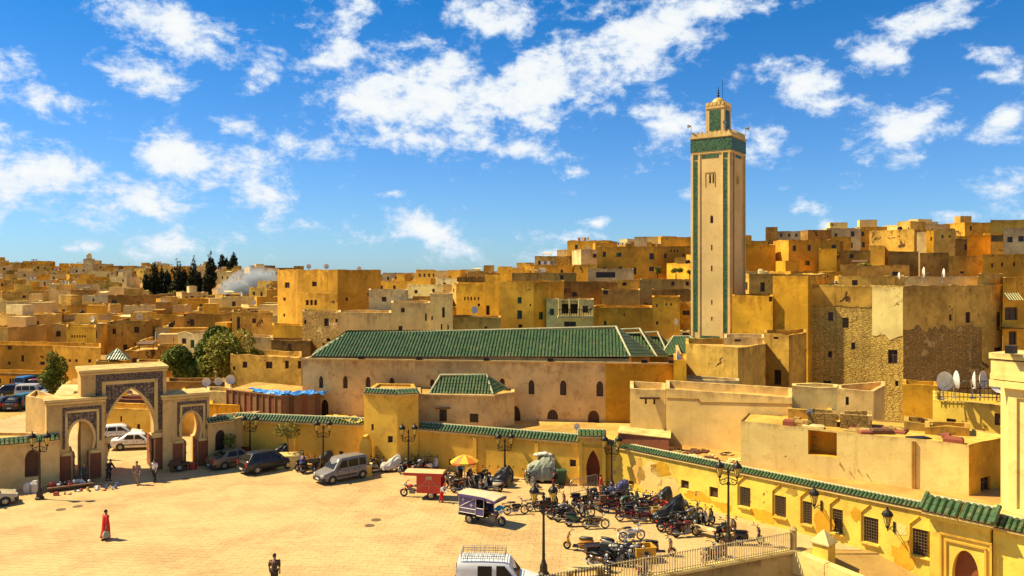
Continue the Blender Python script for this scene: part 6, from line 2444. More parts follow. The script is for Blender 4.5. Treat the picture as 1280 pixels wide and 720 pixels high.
def wheel_obj(parent, x, y, r, w_, side, name='wheel', rimm=None):
    """road wheel: tyre mesh with a rim as its own piece"""
    mb = MB()
    n = 18
    prof = [(r * .62, -w_ / 2), (r * .9, -w_ / 2), (r, -w_ * .36), (r, w_ * .36), (r * .9, w_ / 2), (r * .62, w_ / 2)]
    rings = []
    for k in range(n + 1):
        a = 2 * math.pi * k / n
        rings.append([(p[0] * math.cos(a), p[1], p[0] * math.sin(a)) for p in prof])
    mb.loft(rings, caps=False)
    o = mb.build(name, M_tyre, parent, loc=(x, y, r))
    sharp(o)
    rb = MB()
    ys = side * w_ * .42
    for k in range(n):
        a, b = 2 * math.pi * k / n, 2 * math.pi * (k + 1) / n
        rb.quad((r * .64 * math.cos(a), ys, r * .64 * math.sin(a)), (r * .64 * math.cos(b), ys, r * .64 * math.sin(b)), (r * .54 * math.cos(b), ys + side * .01, r * .54 * math.sin(b)), (r * .54 * math.cos(a), ys + side * .01, r * .54 * math.sin(a)))
    for k in range(5):
        a = 2 * math.pi * k / 5
        d = Vector((math.cos(a), 0, math.sin(a)))
        e = Vector((-math.sin(a), 0, math.cos(a)))
        c = Vector((0, ys, 0))
        rb.quad(c + d * r * .08 - e * .05, c + d * r * .56 - e * .035, c + d * r * .56 + e * .035, c + d * r * .08 + e * .05)
    rb.box((0, ys - side * .06, 0), (r * .3, .12, r * .3))
    rb.build('rim', rimm or M_rim, o)
    return o


CARS = {
    'van': dict(L=4.05, W=.83, r=.31, wb=2.62, fo=.80, zb=.24, belt=[(0, .62), (.06, .78), (.95, 1.02), (4.0, 1.04), (4.05, .95)], cowl=.92, rf=1.62, rr=3.80, tail=3.98, zr=1.82, wr=.68,
                wins=[((1.28, 1.08), (2.12, 1.08), (2.12, 1.62), (1.70, 1.62)), ((2.22, 1.08), (3.06, 1.08), (3.06, 1.62), (2.22, 1.62)), ((3.16, 1.08), (3.76, 1.08), (3.72, 1.60), (3.16, 1.62))]),
    'panel_van': dict(L=4.1, W=.84, r=.31, wb=2.64, fo=.82, zb=.24, belt=[(0, .6), (.06, .76), (.95, 1.0), (4.05, 1.03), (4.1, .95)], cowl=.92, rf=1.55, rr=3.92, tail=4.06, zr=1.80, wr=.69,
                      wins=[((1.22, 1.07), (2.06, 1.07), (2.06, 1.60), (1.66, 1.60)), ((2.28, 1.07), (2.98, 1.07), (2.98, 1.58), (2.28, 1.58))]),
    'suv': dict(L=4.45, W=.89, r=.34, wb=2.66, fo=.86, zb=.28, belt=[(0, .62), (.08, .80), (1.15, .98), (4.3, 1.06), (4.45, .9)], cowl=1.12, rf=1.85, rr=3.75, tail=4.30, zr=1.66, wr=.66,
                wins=[((1.50, 1.05), (2.30, 1.06), (2.30, 1.48), (1.98, 1.48)), ((2.40, 1.06), (3.20, 1.07), (3.12, 1.48), (2.40, 1.48)), ((3.28, 1.08), (3.85, 1.10), (3.62, 1.44), (3.26, 1.48))]),
    'sedan': dict(L=4.45, W=.86, r=.31, wb=2.65, fo=.85, zb=.22, belt=[(0, .55), (.08, .70), (1.2, .88), (3.6, .95), (4.3, .96), (4.45, .82)], cowl=1.15, rf=1.95, rr=3.05, tail=3.78, zr=1.46, wr=.62,
                  wins=[((1.55, .96), (2.32, .97), (2.32, 1.34), (2.02, 1.34)), ((2.42, .97), (3.25, .99), (3.0, 1.34), (2.42, 1.34))]),
    'hatch': dict(L=3.95, W=.84, r=.30, wb=2.5, fo=.78, zb=.22, belt=[(0, .56), (.08, .72), (1.0, .90), (3.8, .98), (3.95, .8)], cowl=.98, rf=1.72, rr=3.2, tail=3.82, zr=1.5, wr=.62,
                  wins=[((1.36, .98), (2.12, .99), (2.12, 1.36), (1.82, 1.36)), ((2.22, .99), (2.98, 1.01), (2.90, 1.36), (2.22, 1.36)), ((3.04, 1.02), (3.40, 1.05), (3.18, 1.34), (3.0, 1.36))]),
}


def car(name, label, cat, loc, heading, kind, pm, lower=None, group=None, rack=False):
    K = CARS[kind]
    root = empty(name, loc, heading, label, cat, group)
    L, W, zb, zr, wr = K['L'], K['W'], K['zb'], K['zr'], K['wr']
    X = lambda s: L / 2 - s                       # s counted from the nose
    hb = lambda s: lerp_tab(K['belt'], s)
    mb = MB()
    rings = []
    for s in (0, .07, .22, .5, K['cowl'], L * .45, L * .7, L - .4, L - .14, L):
        w_ = W * (.80 if s in (0,) else .90 if s == .07 else .96 if s == .22 else .86 if s == L else .96 if s == L - .14 else 1.0)
        b, t_ = zb + (.12 if s in (0, L) else 0), hb(s)
        half = [(w_ * .90, b), (w_ * .985, b + .12), (w_, b + (t_ - b) * .55), (w_ * .985, t_ - .10), (w_ * .93, t_ - .02), (w_ * .55, t_ + .015), (0, t_ + .025)]
        ring = [(X(s), y, z) for y, z in half] + [(X(s), -y, z) for y, z in reversed(half[:-1])]
        rings.append(ring)
    mb.loft(rings)
    body = sharp(mb.build('body', pm, root), 38)
    gh = MB()
    rings = []
    wb_ = W * .94
    sts = [(K['cowl'], hb(K['cowl']) + .0, wb_), (K['rf'] - .12, zr - .075, wr * 1.0), (K['rf'] + .15, zr - .02, wr), ((K['rf'] + K['rr']) / 2, zr, wr), (K['rr'] - .1, zr - .02, wr * .99), (K['rr'] + .08, zr - .08, wr * .97), (K['tail'], hb(K['tail']) + .02, wb_ * .97)]
    for s, z, w_ in sts:
        zbelt = hb(s) - .06
        f = max(.0, (z - zbelt - .08))
        half = [(wb_, zbelt), (wb_ + (w_ - wb_) * .5, zbelt + f * .55), (w_ + .02, zbelt + f * .92), (w_ * .86, z - .012), (w_ * .45, z), (0, z + .01)]
        rings.append([(X(s), y, q) for y, q in half] + [(X(s), -y, q) for y, q in reversed(half[:-1])])
    gh.loft(rings)
    sharp(gh.build('cabin', pm, root), 38)
    # side windows on the slanting cabin sides
    for poly in K['wins']:
        for sd in (-1, 1):
            gb = MB()
            vs = []
            for s, z in poly:
                zbelt = hb(s) - .06
                f = (z - zbelt) / max(.1, (zr - zbelt - .1))
                w_ = wb_ + (wr - wb_) * f
                vs.append((X(s), sd * (w_ + .022), z))
            vs2 = [(v[0], v[1] - sd * .05, v[2]) for v in vs]
            q = (0, 1, 2, 3) if sd < 0 else (3, 2, 1, 0)
            gb.add(vs + vs2, [q, (0, 4, 5, 1), (1, 5, 6, 2), (2, 6, 7, 3), (3, 7, 4, 0)])
            gb.build('side_window', M_carg, root)
    for s0, z0, s1, z1, nm, sgn in ((K['cowl'] + .04, hb(K['cowl']) + .05, K['rf'] - .08, zr - .09, 'windscreen', 1), (K['tail'] - .02, hb(K['tail']) + .10, K['rr'] + .10, zr - .14, 'rear_window', -1)):
        d = Vector((X(s1) - X(s0), 0, z1 - z0)).normalized()
        nv = Vector((d.z, 0, -d.x)) * sgn if sgn > 0 else Vector((-d.z, 0, d.x))
        if nv.z < 0 and nm == 'windscreen':
            nv = -nv
        o_ = nv * .022
        gb = MB()
        vs = [(X(s0) + o_.x, -wb_ * .84, z0 + o_.z), (X(s0) + o_.x, wb_ * .84, z0 + o_.z), (X(s1) + o_.x, wr * .84, z1 + o_.z), (X(s1) + o_.x, -wr * .84, z1 + o_.z)]
        vs2 = [(v[0] - nv.x * .06, v[1], v[2] - nv.z * .06) for v in vs]
        gb.add(vs + vs2, [(0, 1, 2, 3), (0, 4, 5, 1), (1, 5, 6, 2), (2, 6, 7, 3), (3, 7, 4, 0)])
        gb.build(nm, M_carg, root)
    ax = (X(K['fo']), X(K['fo'] + K['wb']))
    for x in ax:
        for sd in (-1, 1):
            ar = MB()
            n = 14
            r_ = K['r'] * 1.2
            vs = []
            for y in (W - .12, W + .012):
                for k in range(n):
                    a = 2 * math.pi * k / n
                    vs.append((x + r_ * math.cos(a), sd * y, K['r'] + max(-K['r'] + zb + .02, r_ * math.sin(a))))
            f1 = tuple(range(n, 2 * n))
            ar.add(vs, [f1 if sd < 0 else f1[::-1]] + [(k, (k + 1) % n, n + (k + 1) % n, n + k) for k in range(n)])
            ar.build('wheel_arch', M_blackp, root)
            wheel_obj(root, x, sd * (W - .07), K['r'], .2, sd)
    for sd in (-1, 1):
        b = MB()
        b.box((X(.10), sd * W * .68, hb(.1) - .10), (.16, .34, .17), sd * .25)
        b.build('headlight', M_ambl, root)
        b = MB()
        b.box((X(L - .04), sd * W * .82, hb(L) - .02), (.1, .16, .34))
        b.build('tail_light', M_redl, root)
        b = MB()
        b.box((X(K['cowl'] + .38), sd * (W + .12), hb(1.2) + .10), (.12, .2, .15))
        b.build('mirror', lower or M_blackp, root)
        b = MB()
        b.box((X(L * .5), sd * (W + .008), zb + .28), (L * .42, .03, .09))
        b.build('side_moulding', M_blackp, root)
        for s in (L * .47, L * .67):
            b = MB()
            b.box((X(s), sd * (W + .004), hb(s) - .16), (.16, .03, .035))
            b.build('door_handle', M_blackp, root)
    for sd in (-1, 1):                             # door gaps
        for s in (K['cowl'] + .28, L * .54, L * .76):
            b = MB()
            b.box((X(s), sd * (W + .001), (zb + hb(s)) / 2 + .08), (.022, .02, hb(s) - zb - .22))
            b.build('door_seam', M_blackp, root)
    for x_, nm in ((X(0.0), 'bumper'), (X(L), 'bumper')):
        b = MB()
        sg = 1 if x_ > 0 else -1
        b.loft([[(x_ - sg * .02, y, z) if abs(y) < W * .85 else (x_ - sg * .22, y, z) for y, z in ((y, zb + .02), (y, zb + .28))] + [(x_ + sg * (.05 if abs(y) < W * .85 else -.16), y, z) for z in (zb + .27, zb + .03)] for y in (-W * 1.0, -W * .8, 0, W * .8, W * 1.0)])
        b.build(nm, lower or M_blackp, root)
        b = MB()
        b.box((x_ + sg * .055, 0, zb + .2), (.02, .46, .11))
        b.build('number_plate', M_plate, root)
    g_ = MB()
    g_.box((X(.0) - .01, 0, hb(0) - .06), (.06, W * .95, .12))
    g_.build('grille', M_blackp, root)
    if rack:
        rk = MB()
        z0 = zr + .05
        xs = [X(K['rf'] + .1 + k * (K['rr'] - K['rf'] - .2) / 4) for k in range(5)]
        for z in (z0 + .05, z0 + .17, z0 + .29):
            for sd in (-1, 1):
                rk.tube([(xs[0], sd * .60, z), (xs[-1], sd * .60, z)], .016, 4)
            for x in (xs[0], xs[-1]):
                rk.tube([(x, -.6, z), (x, .6, z)], .016, 4)
        for x in xs:
            rk.tube([(x, -.62, zr - .05), (x, -.60, z0 + .29)], .016, 4)
            rk.tube([(x, .62, zr - .05), (x, .60, z0 + .29)], .016, 4)
        for k in range(11):
            x = xs[0] + (xs[-1] - xs[0]) * k / 10
            rk.tube([(x, -.6, z0 + .05), (x, .6, z0 + .05)], .014, 4)
            rk.tube([(x, -.6, z0 + .05), (x, -.6, z0 + .29)], .01, 4)
            rk.tube([(x, .6, z0 + .05), (x, .6, z0 + .29)], .01, 4)
        rk.build('roof_rack', M_steel, root)
    return root


car('parked_van', 'grey people carrier van parked by the yellow buttress', 'van', (-13.15, 61.7, 0), R(-138), 'van', paint('grey', (.22, .19, .16)))
car('parked_car', 'black estate car parked beside the stone planter', 'car', (-19.75, 64.7, 0), R(44), 'suv', paint('black', (.02, .018, .016)))
car('parked_car', 'bronze saloon car parked next to the black estate', 'car', (-22.9, 66.2, 0), R(44), 'sedan', paint('bronze', (.20, .13, .06)))
car('parked_car', 'beige hatchback parked below the low yellow wing', 'car', (-36.1, 54.6, 0), R(38), 'hatch', paint('beige', (.50, .40, .24)))
q = gnd(160, 562)
car('parked_car', 'white saloon car seen through the tall arch', 'car', (q.x + .6, q.y + .6, 0), R(12), 'sedan', paint('white', (.72, .70, .64)))
q = gnd(142, 553)
car('parked_car', 'white hatchback half hidden behind the white saloon in the arch', 'car', (q.x, q.y + 1.2, 0), R(20), 'hatch', paint('white', (.72, .70, .64)))
car('roof_rack_van', 'white panel van with a steel roof rack in the open square', 'van', (-.72, 39.9, 0), R(-3), 'panel_van', paint('white', (.72, .70, .64)), rack=True)
for (px, py, hd, kd, pn_, pc, lb) in ((16, 513, 95, 'hatch', 'black', 0, 'black hatchback in the parking lot beyond the gate'), (-3, 513, 95, 'hatch', 'darkgrey', (.06, .055, .05), 'dark grey hatchback beside the black hatchback in the parking lot'), (31, 511, 80, 'van', 'teal', (.03, .14, .16), 'teal van in the parking lot half hidden by the gate flank'),
                                      (41, 488, 5, 'sedan', 'maroon', (.22, .03, .02), 'maroon car at the far side of the parking lot'), (30, 487, 85, 'van', 'blue', (.03, .16, .38), 'small blue van at the far side of the parking lot'), (13, 496, 20, 'hatch', 'black', 0, 'small dark car crossing the parking lot'), (36, 499, 5, 'van', 'silver', (.45, .42, .36), 'silver van parked under the slender tree')):
    q = gnd(px, py)
    car('parked_car', lb, 'car' if kd != 'van' else 'van', (q.x, q.y + 1, 0), R(hd), kd, MATS.get('paint_' + pn_) or paint(pn_, pc))


# ------------------------------------------------------------------ motorbikes
WH = {}


def bike_wheel(parent, x, r, tw):
    key = (r, tw)
    if key not in WH:
        mb = MB()
        n, k_ = 16, 6
        rings = []
        for i in range(n + 1):
            a = 2 * math.pi * i / n
            rings.append([((r - tw + tw * math.cos(b)) * math.cos(a), tw * math.sin(b), (r - tw + tw * math.cos(b)) * math.sin(a)) for b in [2 * math.pi * j / k_ for j in range(k_)]])
        mb.loft(rings, caps=False)
        ty = mb.mesh('wheel', M_tyre, True)
        rb = MB()
        for i in range(12):
            a = 2 * math.pi * i / 12
            rb.tube([(.03 * math.cos(a), .03 if i % 2 else -.03, .03 * math.sin(a)), ((r - 1.7 * tw) * math.cos(a), 0, (r - 1.7 * tw) * math.sin(a))], .006, 3, caps=False)
            b = 2 * math.pi * (i + 1) / 12
            rr = r - 1.85 * tw
            rb.tube([(rr * math.cos(a), 0, rr * math.sin(a)), (rr * math.cos(b), 0, rr * math.sin(b))], .014, 4, caps=False)
        rb.tube([(0, -.07, 0), (0, .07, 0)], .045, 6)
        WH[key] = (ty, rb.mesh('rim', M_rim))
    ty, rm = WH[key]
    o = link('wheel', ty, parent, (x, 0, r))
    link('rim', rm, o)


def arc_fender(mb, x, r, a0, a1, w_, n=7):
    rings = []
    for i in range(n + 1):
        a = R(a0 + (a1 - a0) * i / n)
        rings.append([(x + rr * math.cos(a), y, r + rr * math.sin(a)) for rr, y in ((r + .02, -w_), (r + .05, -w_ * .6), (r + .05, w_ * .6), (r + .02, w_))])
    mb.loft(rings, close=False, caps=False)


def blob_body(mb, sts, n=8):
    """rounded body along x: (x, centre z, half width, half height)"""
    rings = []
    for x, z, w_, h_ in sts:
        rings.append([(x, w_ * math.cos(a), z + h_ * math.sin(a)) for a in [2 * math.pi * (k + .5) / n for k in range(n)]])
    mb.loft(rings)


def motorbike(kind, pm, seatm=None, box=None):
    root = empty('motorbike', (0, 0, 0), 0, 'x', 'motorbike')
    seatm = seatm or M_seat
    P = lambda nm, mt, f, sm=False: (lambda mb: (f(mb), mb.build(nm, mt, root, sm)))(MB())
    if kind == 'moped':
        wb, r, tw, sz = 1.16, .29, .038, .78
    elif kind == 'scooter':
        wb, r, tw, sz = 1.26, .235, .058, .78
    else:
        wb, r, tw, sz = 1.30, .305, .052, .80
    xf, xr = wb / 2, -wb / 2
    bike_wheel(root, xf, r, tw)
    bike_wheel(root, xr, r, tw)
    hx, hz = xf - .20, 1.0
    P('fork', M_chrome, lambda m: [m.tube([(hx, s * .055, hz - .1), (xf, s * .06, r)], .022, 5) for s in (-1, 1)])
    P('handlebar', M_iron, lambda m: m.tube([(hx - .14, -.34, hz + .06), (hx - .02, -.2, hz + .06), (hx + .01, 0, hz), (hx - .02, .2, hz + .06), (hx - .14, .34, hz + .06)], .017, 5))
    for s in (-1, 1):
        P('grip', M_blackp, lambda m: m.tube([(hx - .10, s * .29, hz + .06), (hx - .16, s * .38, hz + .055)], .024, 5))
        if kind != 'moped':
            P('mirror', M_blackp, lambda m: (m.tube([(hx - .05, s * .22, hz + .06), (hx - .04, s * .3, hz + .16)], .014, 4), m.box((hx - .05, s * .30, hz + .18), (.03, .11, .07))))
    P('headlight', M_ambl, lambda m: m.ball((hx + .12, 0, hz - .12), (.085, .09, .09), 8, 6), True)
    P('tail_light', M_redl, lambda m: m.box((xr - .30, 0, .66), (.07, .15, .09)))
    P('exhaust', M_chrome, lambda m: m.tube([(.05, -.12, .26), (-.2, -.15, .22), (xr - .02, -.16, .28), (xr - .30, -.16, .34)], [.02, .03, .045, .045], 6))
    P('stand', M_iron, lambda m: m.tube([(-.05, .08, .3), (-.02, .24, .0)], .014, 4))
    P('front_fender', pm, lambda m: arc_fender(m, xf, r, 20, 150, .055))
    if kind == 'moped':
        P('frame', pm, lambda m: (m.tube([(hx, 0, hz), (hx + .04, 0, .72), (.22, 0, .46), (-.12, 0, .42), (-.30, 0, .62)], .045, 6), [m.tube([(-.15, s * .05, .42), (xr, s * .06, r)], .02, 5) for s in (-1, 1)], [m.tube([(-.34, s * .07, .72), (xr, s * .07, r + .03)], .018, 5) for s in (-1, 1)]))
        P('tank', pm, lambda m: blob_body(m, [(.30, .60, .05, .06), (.22, .60, .10, .11), (0, .58, .11, .12), (-.2, .60, .09, .1), (-.26, .61, .04, .05)]), True)
        P('engine', M_eng, lambda m: (m.box((.02, 0, .30), (.26, .2, .22)), m.box((.16, 0, .36), (.16, .14, .13)), m.tube([(-.12, -.11, .3), (-.12, .11, .3)], .13, 10)))
        P('seat', seatm, lambda m: blob_body(m, [(-.02, sz, .06, .04), (-.12, sz + .01, .12, .06), (-.42, sz + .02, .13, .06), (-.56, sz + .02, .08, .05)]), True)
        P('rack', M_iron, lambda m: ([m.tube([(-.45, s * .1, .76), (-.95, s * .1, .74)], .013, 4) for s in (-1, 1)], [m.tube([(x, -.1, .75), (x, .1, .75)], .011, 4) for x in (-.65, -.78, -.93)], [m.tube([(-.8, s * .1, .75), (xr, s * .08, r)], .011, 4) for s in (-1, 1)]))
        P('rear_fender', pm, lambda m: arc_fender(m, xr, r, 20, 190, .06))
    elif kind == 'scooter':
        P('leg_shield', pm, lambda m: m.loft([[(hx + .10 - .02, -.09, hz - .02), (hx + .16, 0, hz), (hx + .08, .09, hz - .02), (hx + .02, 0, hz - .03)], [(hx + .14, -.19, .78), (hx + .24, 0, .80), (hx + .14, .19, .78), (hx + .06, 0, .76)], [(hx + .10, -.2, .5), (hx + .2, 0, .48), (hx + .1, .2, .5), (hx + .02, 0, .48)], [(hx - .02, -.16, .27), (hx + .06, 0, .26), (hx - .02, .16, .27), (hx - .08, 0, .27)]]))
        P('floorboard', M_blackp, lambda m: m.box((.02, 0, .27), (.48, .3, .08)))
        P('rear_body', pm, lambda m: blob_body(m, [(-.12, .45, .10, .2), (-.22, .52, .16, .24), (-.5, .58, .17, .19), (-.78, .66, .13, .12), (-.95, .70, .05, .05)]), True)
        P('engine', M_eng, lambda m: (m.box((-.42, .06, .28), (.46, .2, .2)), m.tube([(-.6, .05, .26), (-.6, .2, .26)], .12, 9)))
        P('seat', seatm, lambda m: blob_body(m, [(-.12, sz - .04, .08, .05), (-.22, sz, .14, .07), (-.55, sz + .03, .14, .07), (-.86, sz + .05, .11, .06), (-.94, sz + .05, .05, .03)]), True)
        P('rear_fender', M_blackp, lambda m: arc_fender(m, xr, r, 60, 200, .07))
    else:
        P('frame', M_iron, lambda m: (m.tube([(hx, 0, hz), (hx + .05, 0, .78), (.28, 0, .36), (0, 0, .26), (-.25, 0, .3)], .035, 5), m.tube([(hx + .02, 0, .86), (-.2, 0, .72), (-.6, 0, .74)], .03, 5), [m.tube([(-.22, s * .07, .36), (xr, s * .08, r)], .025, 5) for s in (-1, 1)], [m.tube([(-.42, s * .12, .72), (xr + .02, s * .12, r)], .028, 6) for s in (-1, 1)]))
        P('tank', pm, lambda m: blob_body(m, [(.36, .84, .05, .05), (.30, .86, .12, .10), (.08, .86, .15, .12), (-.14, .82, .11, .09), (-.2, .80, .06, .05)]), True)
        P('engine', M_eng, lambda m: (m.box((.05, 0, .40), (.36, .26, .26)), m.box((.16, 0, .58), (.18, .18, .2)), m.tube([(-.05, -.16, .36), (-.05, .16, .36)], .14, 10)))
        P('side_panel', pm, lambda m: m.box((-.28, 0, .60), (.26, .24, .18)))
        P('seat', seatm, lambda m: blob_body(m, [(-.12, sz - .02, .08, .05), (-.2, sz, .13, .06), (-.6, sz + .03, .13, .06), (-.80, sz + .05, .09, .05)]), True)
        P('rear_fender', pm, lambda m: arc_fender(m, xr, r, 20, 180, .07))
    if box:
        P('top_box', box, lambda m: m.box((xr - .18, 0, .98), (.42, .44, .36)))
    return root


PM = {'black': paint('black', (.02, .018, .016)), 'red': paint('red', (.13, .014, .010)), 'grey': paint('grey', (.22, .19, .16)), 'cream': paint('cream', (.55, .50, .38)), 'blue': paint('bikeblue', (.03, .05, .15)),
      'green': paint('bikegreen', (.04, .09, .04)), 'orange': paint('bikeorange', (.60, .25, .02)), 'brown': paint('bikebrown', (.13, .06, .025)), 'white': paint('white', (.72, .70, .64)), 'yellow': paint('bikeyellow', (.66, .42, .03))}
PROTO = {}
rb_ = random.Random(11)
KN = {'moped': 'moped', 'scooter': 'scooter', 'motorcycle': 'motorcycle'}


def put_bike(px, py, hd, kind, colour, where, box=None, dx=0.0, dy=0.0):
    key = (kind, colour, box)
    q = gnd(px, py)
    if key not in PROTO:
        r_ = PROTO[key] = motorbike(kind, PM[colour], None, {None: None, 'black': M_blackp, 'brown': M_wood}[box])
    else:
        r_ = copy_tree(PROTO[key])
    r_.name = kind if kind != 'motorcycle' else 'motorcycle'
    r_.location = (q.x + dx, q.y + dy, 0)
    r_.rotation_euler = (R(rb_.choice((-6, -5, -4))), 0, R(hd))
    r_['label'] = '%s %s%s %s' % (colour, KN[kind], ' with a top box' if box else '', where)
    r_['category'] = kind
    r_['group'] = 'motorbikes parked in the square'
    return r_


MO, SC, MC_ = 'moped', 'scooter', 'motorcycle'
# along the long wall, by the van
for px, py, hd, k, c, b in ((378, 587, 70, MC_, 'black', None), (386, 590, 60, SC, 'black', None), (397, 588, 80, MC_, 'black', 'black'), (306, 577, 100, MO, 'black', None)):
    put_bike(px, py, hd, k, c, 'between the stone planter and the lamp post' if px > 350 else 'against the wall behind the dark cars', b)
for px, py, hd, k, c, b in ((465, 589, 65, MC_, 'black', None), (473, 590, 60, SC, 'grey', None), (505, 590, 70, MO, 'grey', None), (517, 588, 65, SC, 'black', None), (524, 590, 60, MC_, 'cream', None), (533, 588, 70, MO, 'red', None), (541, 589, 65, SC, 'white', None)):
    put_bike(px, py, hd, k, c, 'in the row along the long wall behind the red tricycle', b)
for px, py, hd, k, c, b in ((560, 606, 115, SC, 'black', None), (566, 612, 150, MC_, 'black', None), (578, 614, 30, MC_, 'brown', None), (586, 612, 40, MO, 'grey', None), (594, 607, 120, MO, 'black', None), (601, 611, 100, SC, 'grey', None), (606, 603, 60, MC_, 'black', None),
                            (588, 602, 80, MC_, 'brown', None), (615, 613, 150, SC, 'cream', None), (628, 603, 85, MC_, 'black', None), (637, 604, 70, SC, 'black', None), (572, 603, 75, MO, 'brown', None)):
    put_bike(px, py, hd, k, c, 'in the cluster round the yellow parasol', b)
put_bike(645, 643, 8, MO, 'black', 'standing alone beside the purple tricycle')
for px, py, hd, k, c, b in ((662, 606, 110, MC_, 'black', None), (668, 614, 95, SC, 'grey', None), (694, 607, 80, MC_, 'red', None)):
    put_bike(px, py, hd, k, c, 'beside the sheeted cart at the long wall', b)
where = 'in the slanting row behind the lone lamp post'
for px, py, hd, k, c, b in ((673, 639, 4, MO, 'grey', None), (688, 640, 36, SC, 'black', None), (697, 637, 26, SC, 'red', None), (701, 648, 11, MC_, 'grey', None), (710, 652, 6, MC_, 'black', None), (718, 648, 21, SC, 'grey', None), (724, 658, 4, SC, 'green', None), (745, 661, 4, MO, 'brown', None), (728, 646, 6, MO, 'red', None)):
    put_bike(px, py, hd, k, c, where, b)
where = 'in the dense rows before the arched portal'
for px, py, hd, k, c, b in ((728, 631, 31, SC, 'black', None), (736, 634, 46, MC_, 'black', None), (744, 637, 120, SC, 'brown', None), (752, 630, 36, MO, 'black', None), (759, 634, 26, SC, 'cream', None), (764, 628, 46, MC_, 'blue', None), (772, 632, 41, SC, 'red', None), (780, 629, 36, MC_, 'black', None),
                            (768, 641, 4, MO, 'red', 'brown'), (781, 638, 31, MC_, 'green', None), (790, 634, 36, SC, 'green', None), (799, 636, 31, MO, 'grey', None), (808, 637, 36, MC_, 'black', None), (790, 645, 16, MC_, 'black', None), (799, 648, 6, SC, 'black', None), (806, 654, 4, MO, 'red', None), (814, 651, 6, SC, 'cream', None), (760, 622, 51, MO, 'blue', None), (748, 624, 46, SC, 'black', None), (818, 641, 26, MC_, 'red', None), (786, 651, 11, MO, 'red', None)):
    put_bike(px, py, hd, k, c, where, b)
where = 'in the row facing the barred yellow building'
for px, py, hd, k, c, b in ((838, 663, 21, MC_, 'black', None), (848, 667, 16, MO, 'red', None), (858, 671, 11, MC_, 'red', None), (867, 664, 21, MC_, 'black', None), (874, 660, 26, SC, 'grey', None), (882, 657, 31, SC, 'black', None), (862, 655, 31, MC_, 'grey', None), (852, 655, 36, SC, 'yellow', None), (868, 648, 36, MO, 'brown', None), (904, 674, 46, MC_, 'black', None), (913, 672, 51, SC, 'brown', None)):
    put_bike(px, py, hd, k, c, where, b)
where = 'near the railing by the yellow crate'
for px, py, hd, k, c, b in ((722, 688, 160, SC, 'orange', None), (757, 706, -21, SC, 'black', None), (764, 702, -26, MC_, 'cream', None), (774, 708, -16, MC_, 'black', 'black'), (783, 700, -11, MC_, 'black', None), (791, 703, -14, MC_, 'grey', None), (770, 693, -26, SC, 'grey', None), (790, 676, 16, MO, 'white', None), (826, 695, -6, SC, 'brown', None), (748, 712, -46, MO, 'brown', None)):
    put_bike(px, py, hd, k, c, where, b)
for px, py, hd, k, c, b in ((938, 681, 6, SC, 'black', None), (889, 703, 46, MO, 'red', None), (902, 700, 56, SC, 'red', None), (807, 721, 56, MO, 'red', None)):
    put_bike(px, py, hd, k, c, 'close behind the pale railing', b)


# bikes under covers
def covered(px, py, hd, mat, label, L=1.7, H=1.05, tip=.0):
    q = gnd(px, py)
    root = empty('covered_motorbike', (q.x, q.y, 0), R(hd), label, 'motorbike')
    mb = MB()
    rings = []
    n = 12
    for i in range(13):
        f = i / 12
        x = -L / 2 + L * f
        top = .72 + (H - .72) * max(0, math.sin((f - .35) * 3.2)) + tip * f
        top *= .86 if i in (0, 12) else 1
        w_ = .30 * (1 if 0 < i < 12 else .6)
        low = .24 + .1 * noise.noise(Vector((f * 5, px, 0)))
        ring = []
        for k in range(n):
            a = math.pi * k / (n - 1)
            j = 1 + .16 * noise.noise(Vector((f * 6, k * .8, px)))
            y = -w_ * math.cos(a) * j * (1.25 - .4 * math.sin(a))
            ring.append((x, y, low + (top - low) * max(0, math.sin(a)) ** .55 * j))
        rings.append(ring)
    mb.loft(rings, close=False)
    mb.build('cover', mat, root)
    bike_wheel(root, L / 2 - .3, .28, .045)
    bike_wheel(root, -L / 2 + .3, .28, .045)
    return root


M_tblk = plain('black_sheet', (.018, .017, .018), .42, var=.5, scale=4, bump=.4)
M_tgry = plain('grey_sheet', (.10, .09, .08), .5, var=.4, scale=4, bump=.4)
M_twht = plain('white_sheet', (.60, .54, .42), .6, var=.25, scale=3, bump=.4)
M_tgrn = plain('sage_sheet', (.34, .34, .22), .7, var=.35, scale=2.5, bump=.5)
covered(347, 576, 20, M_tblk, 'black covered motorbike behind the black estate car', tip=.5)
covered(402, 584, 40, M_tblk, 'black covered motorbike by the wall beyond the grey van', 2.0, 1.3)
covered(489, 589, 25, M_twht, 'white covered motorbike in the row along the long wall', tip=.3)
covered(621, 608, -20, M_tblk, 'bulky black covered motorbike beside the cream scooter', 1.9, 1.45)
covered(632, 601, 70, M_tblk, 'black covered motorbike at the lamp beyond the parasol')
covered(835, 652, 22, M_tblk, 'black covered motorbike by the yellow cupboard', 2.3, 1.0, .7)
covered(846, 646, 25, M_tgry, 'grey covered motorbike against the barred building')
covered(772, 621, 20, plain('navy_sheet', (.05, .05, .13), .5, var=.4, scale=4, bump=.4), 'navy covered motorbike under the sign box lamp', 1.7, 1.2)
covered(826, 632, 30, M_tblk, 'black covered motorbike next to the red crate', 1.8, 1.25)


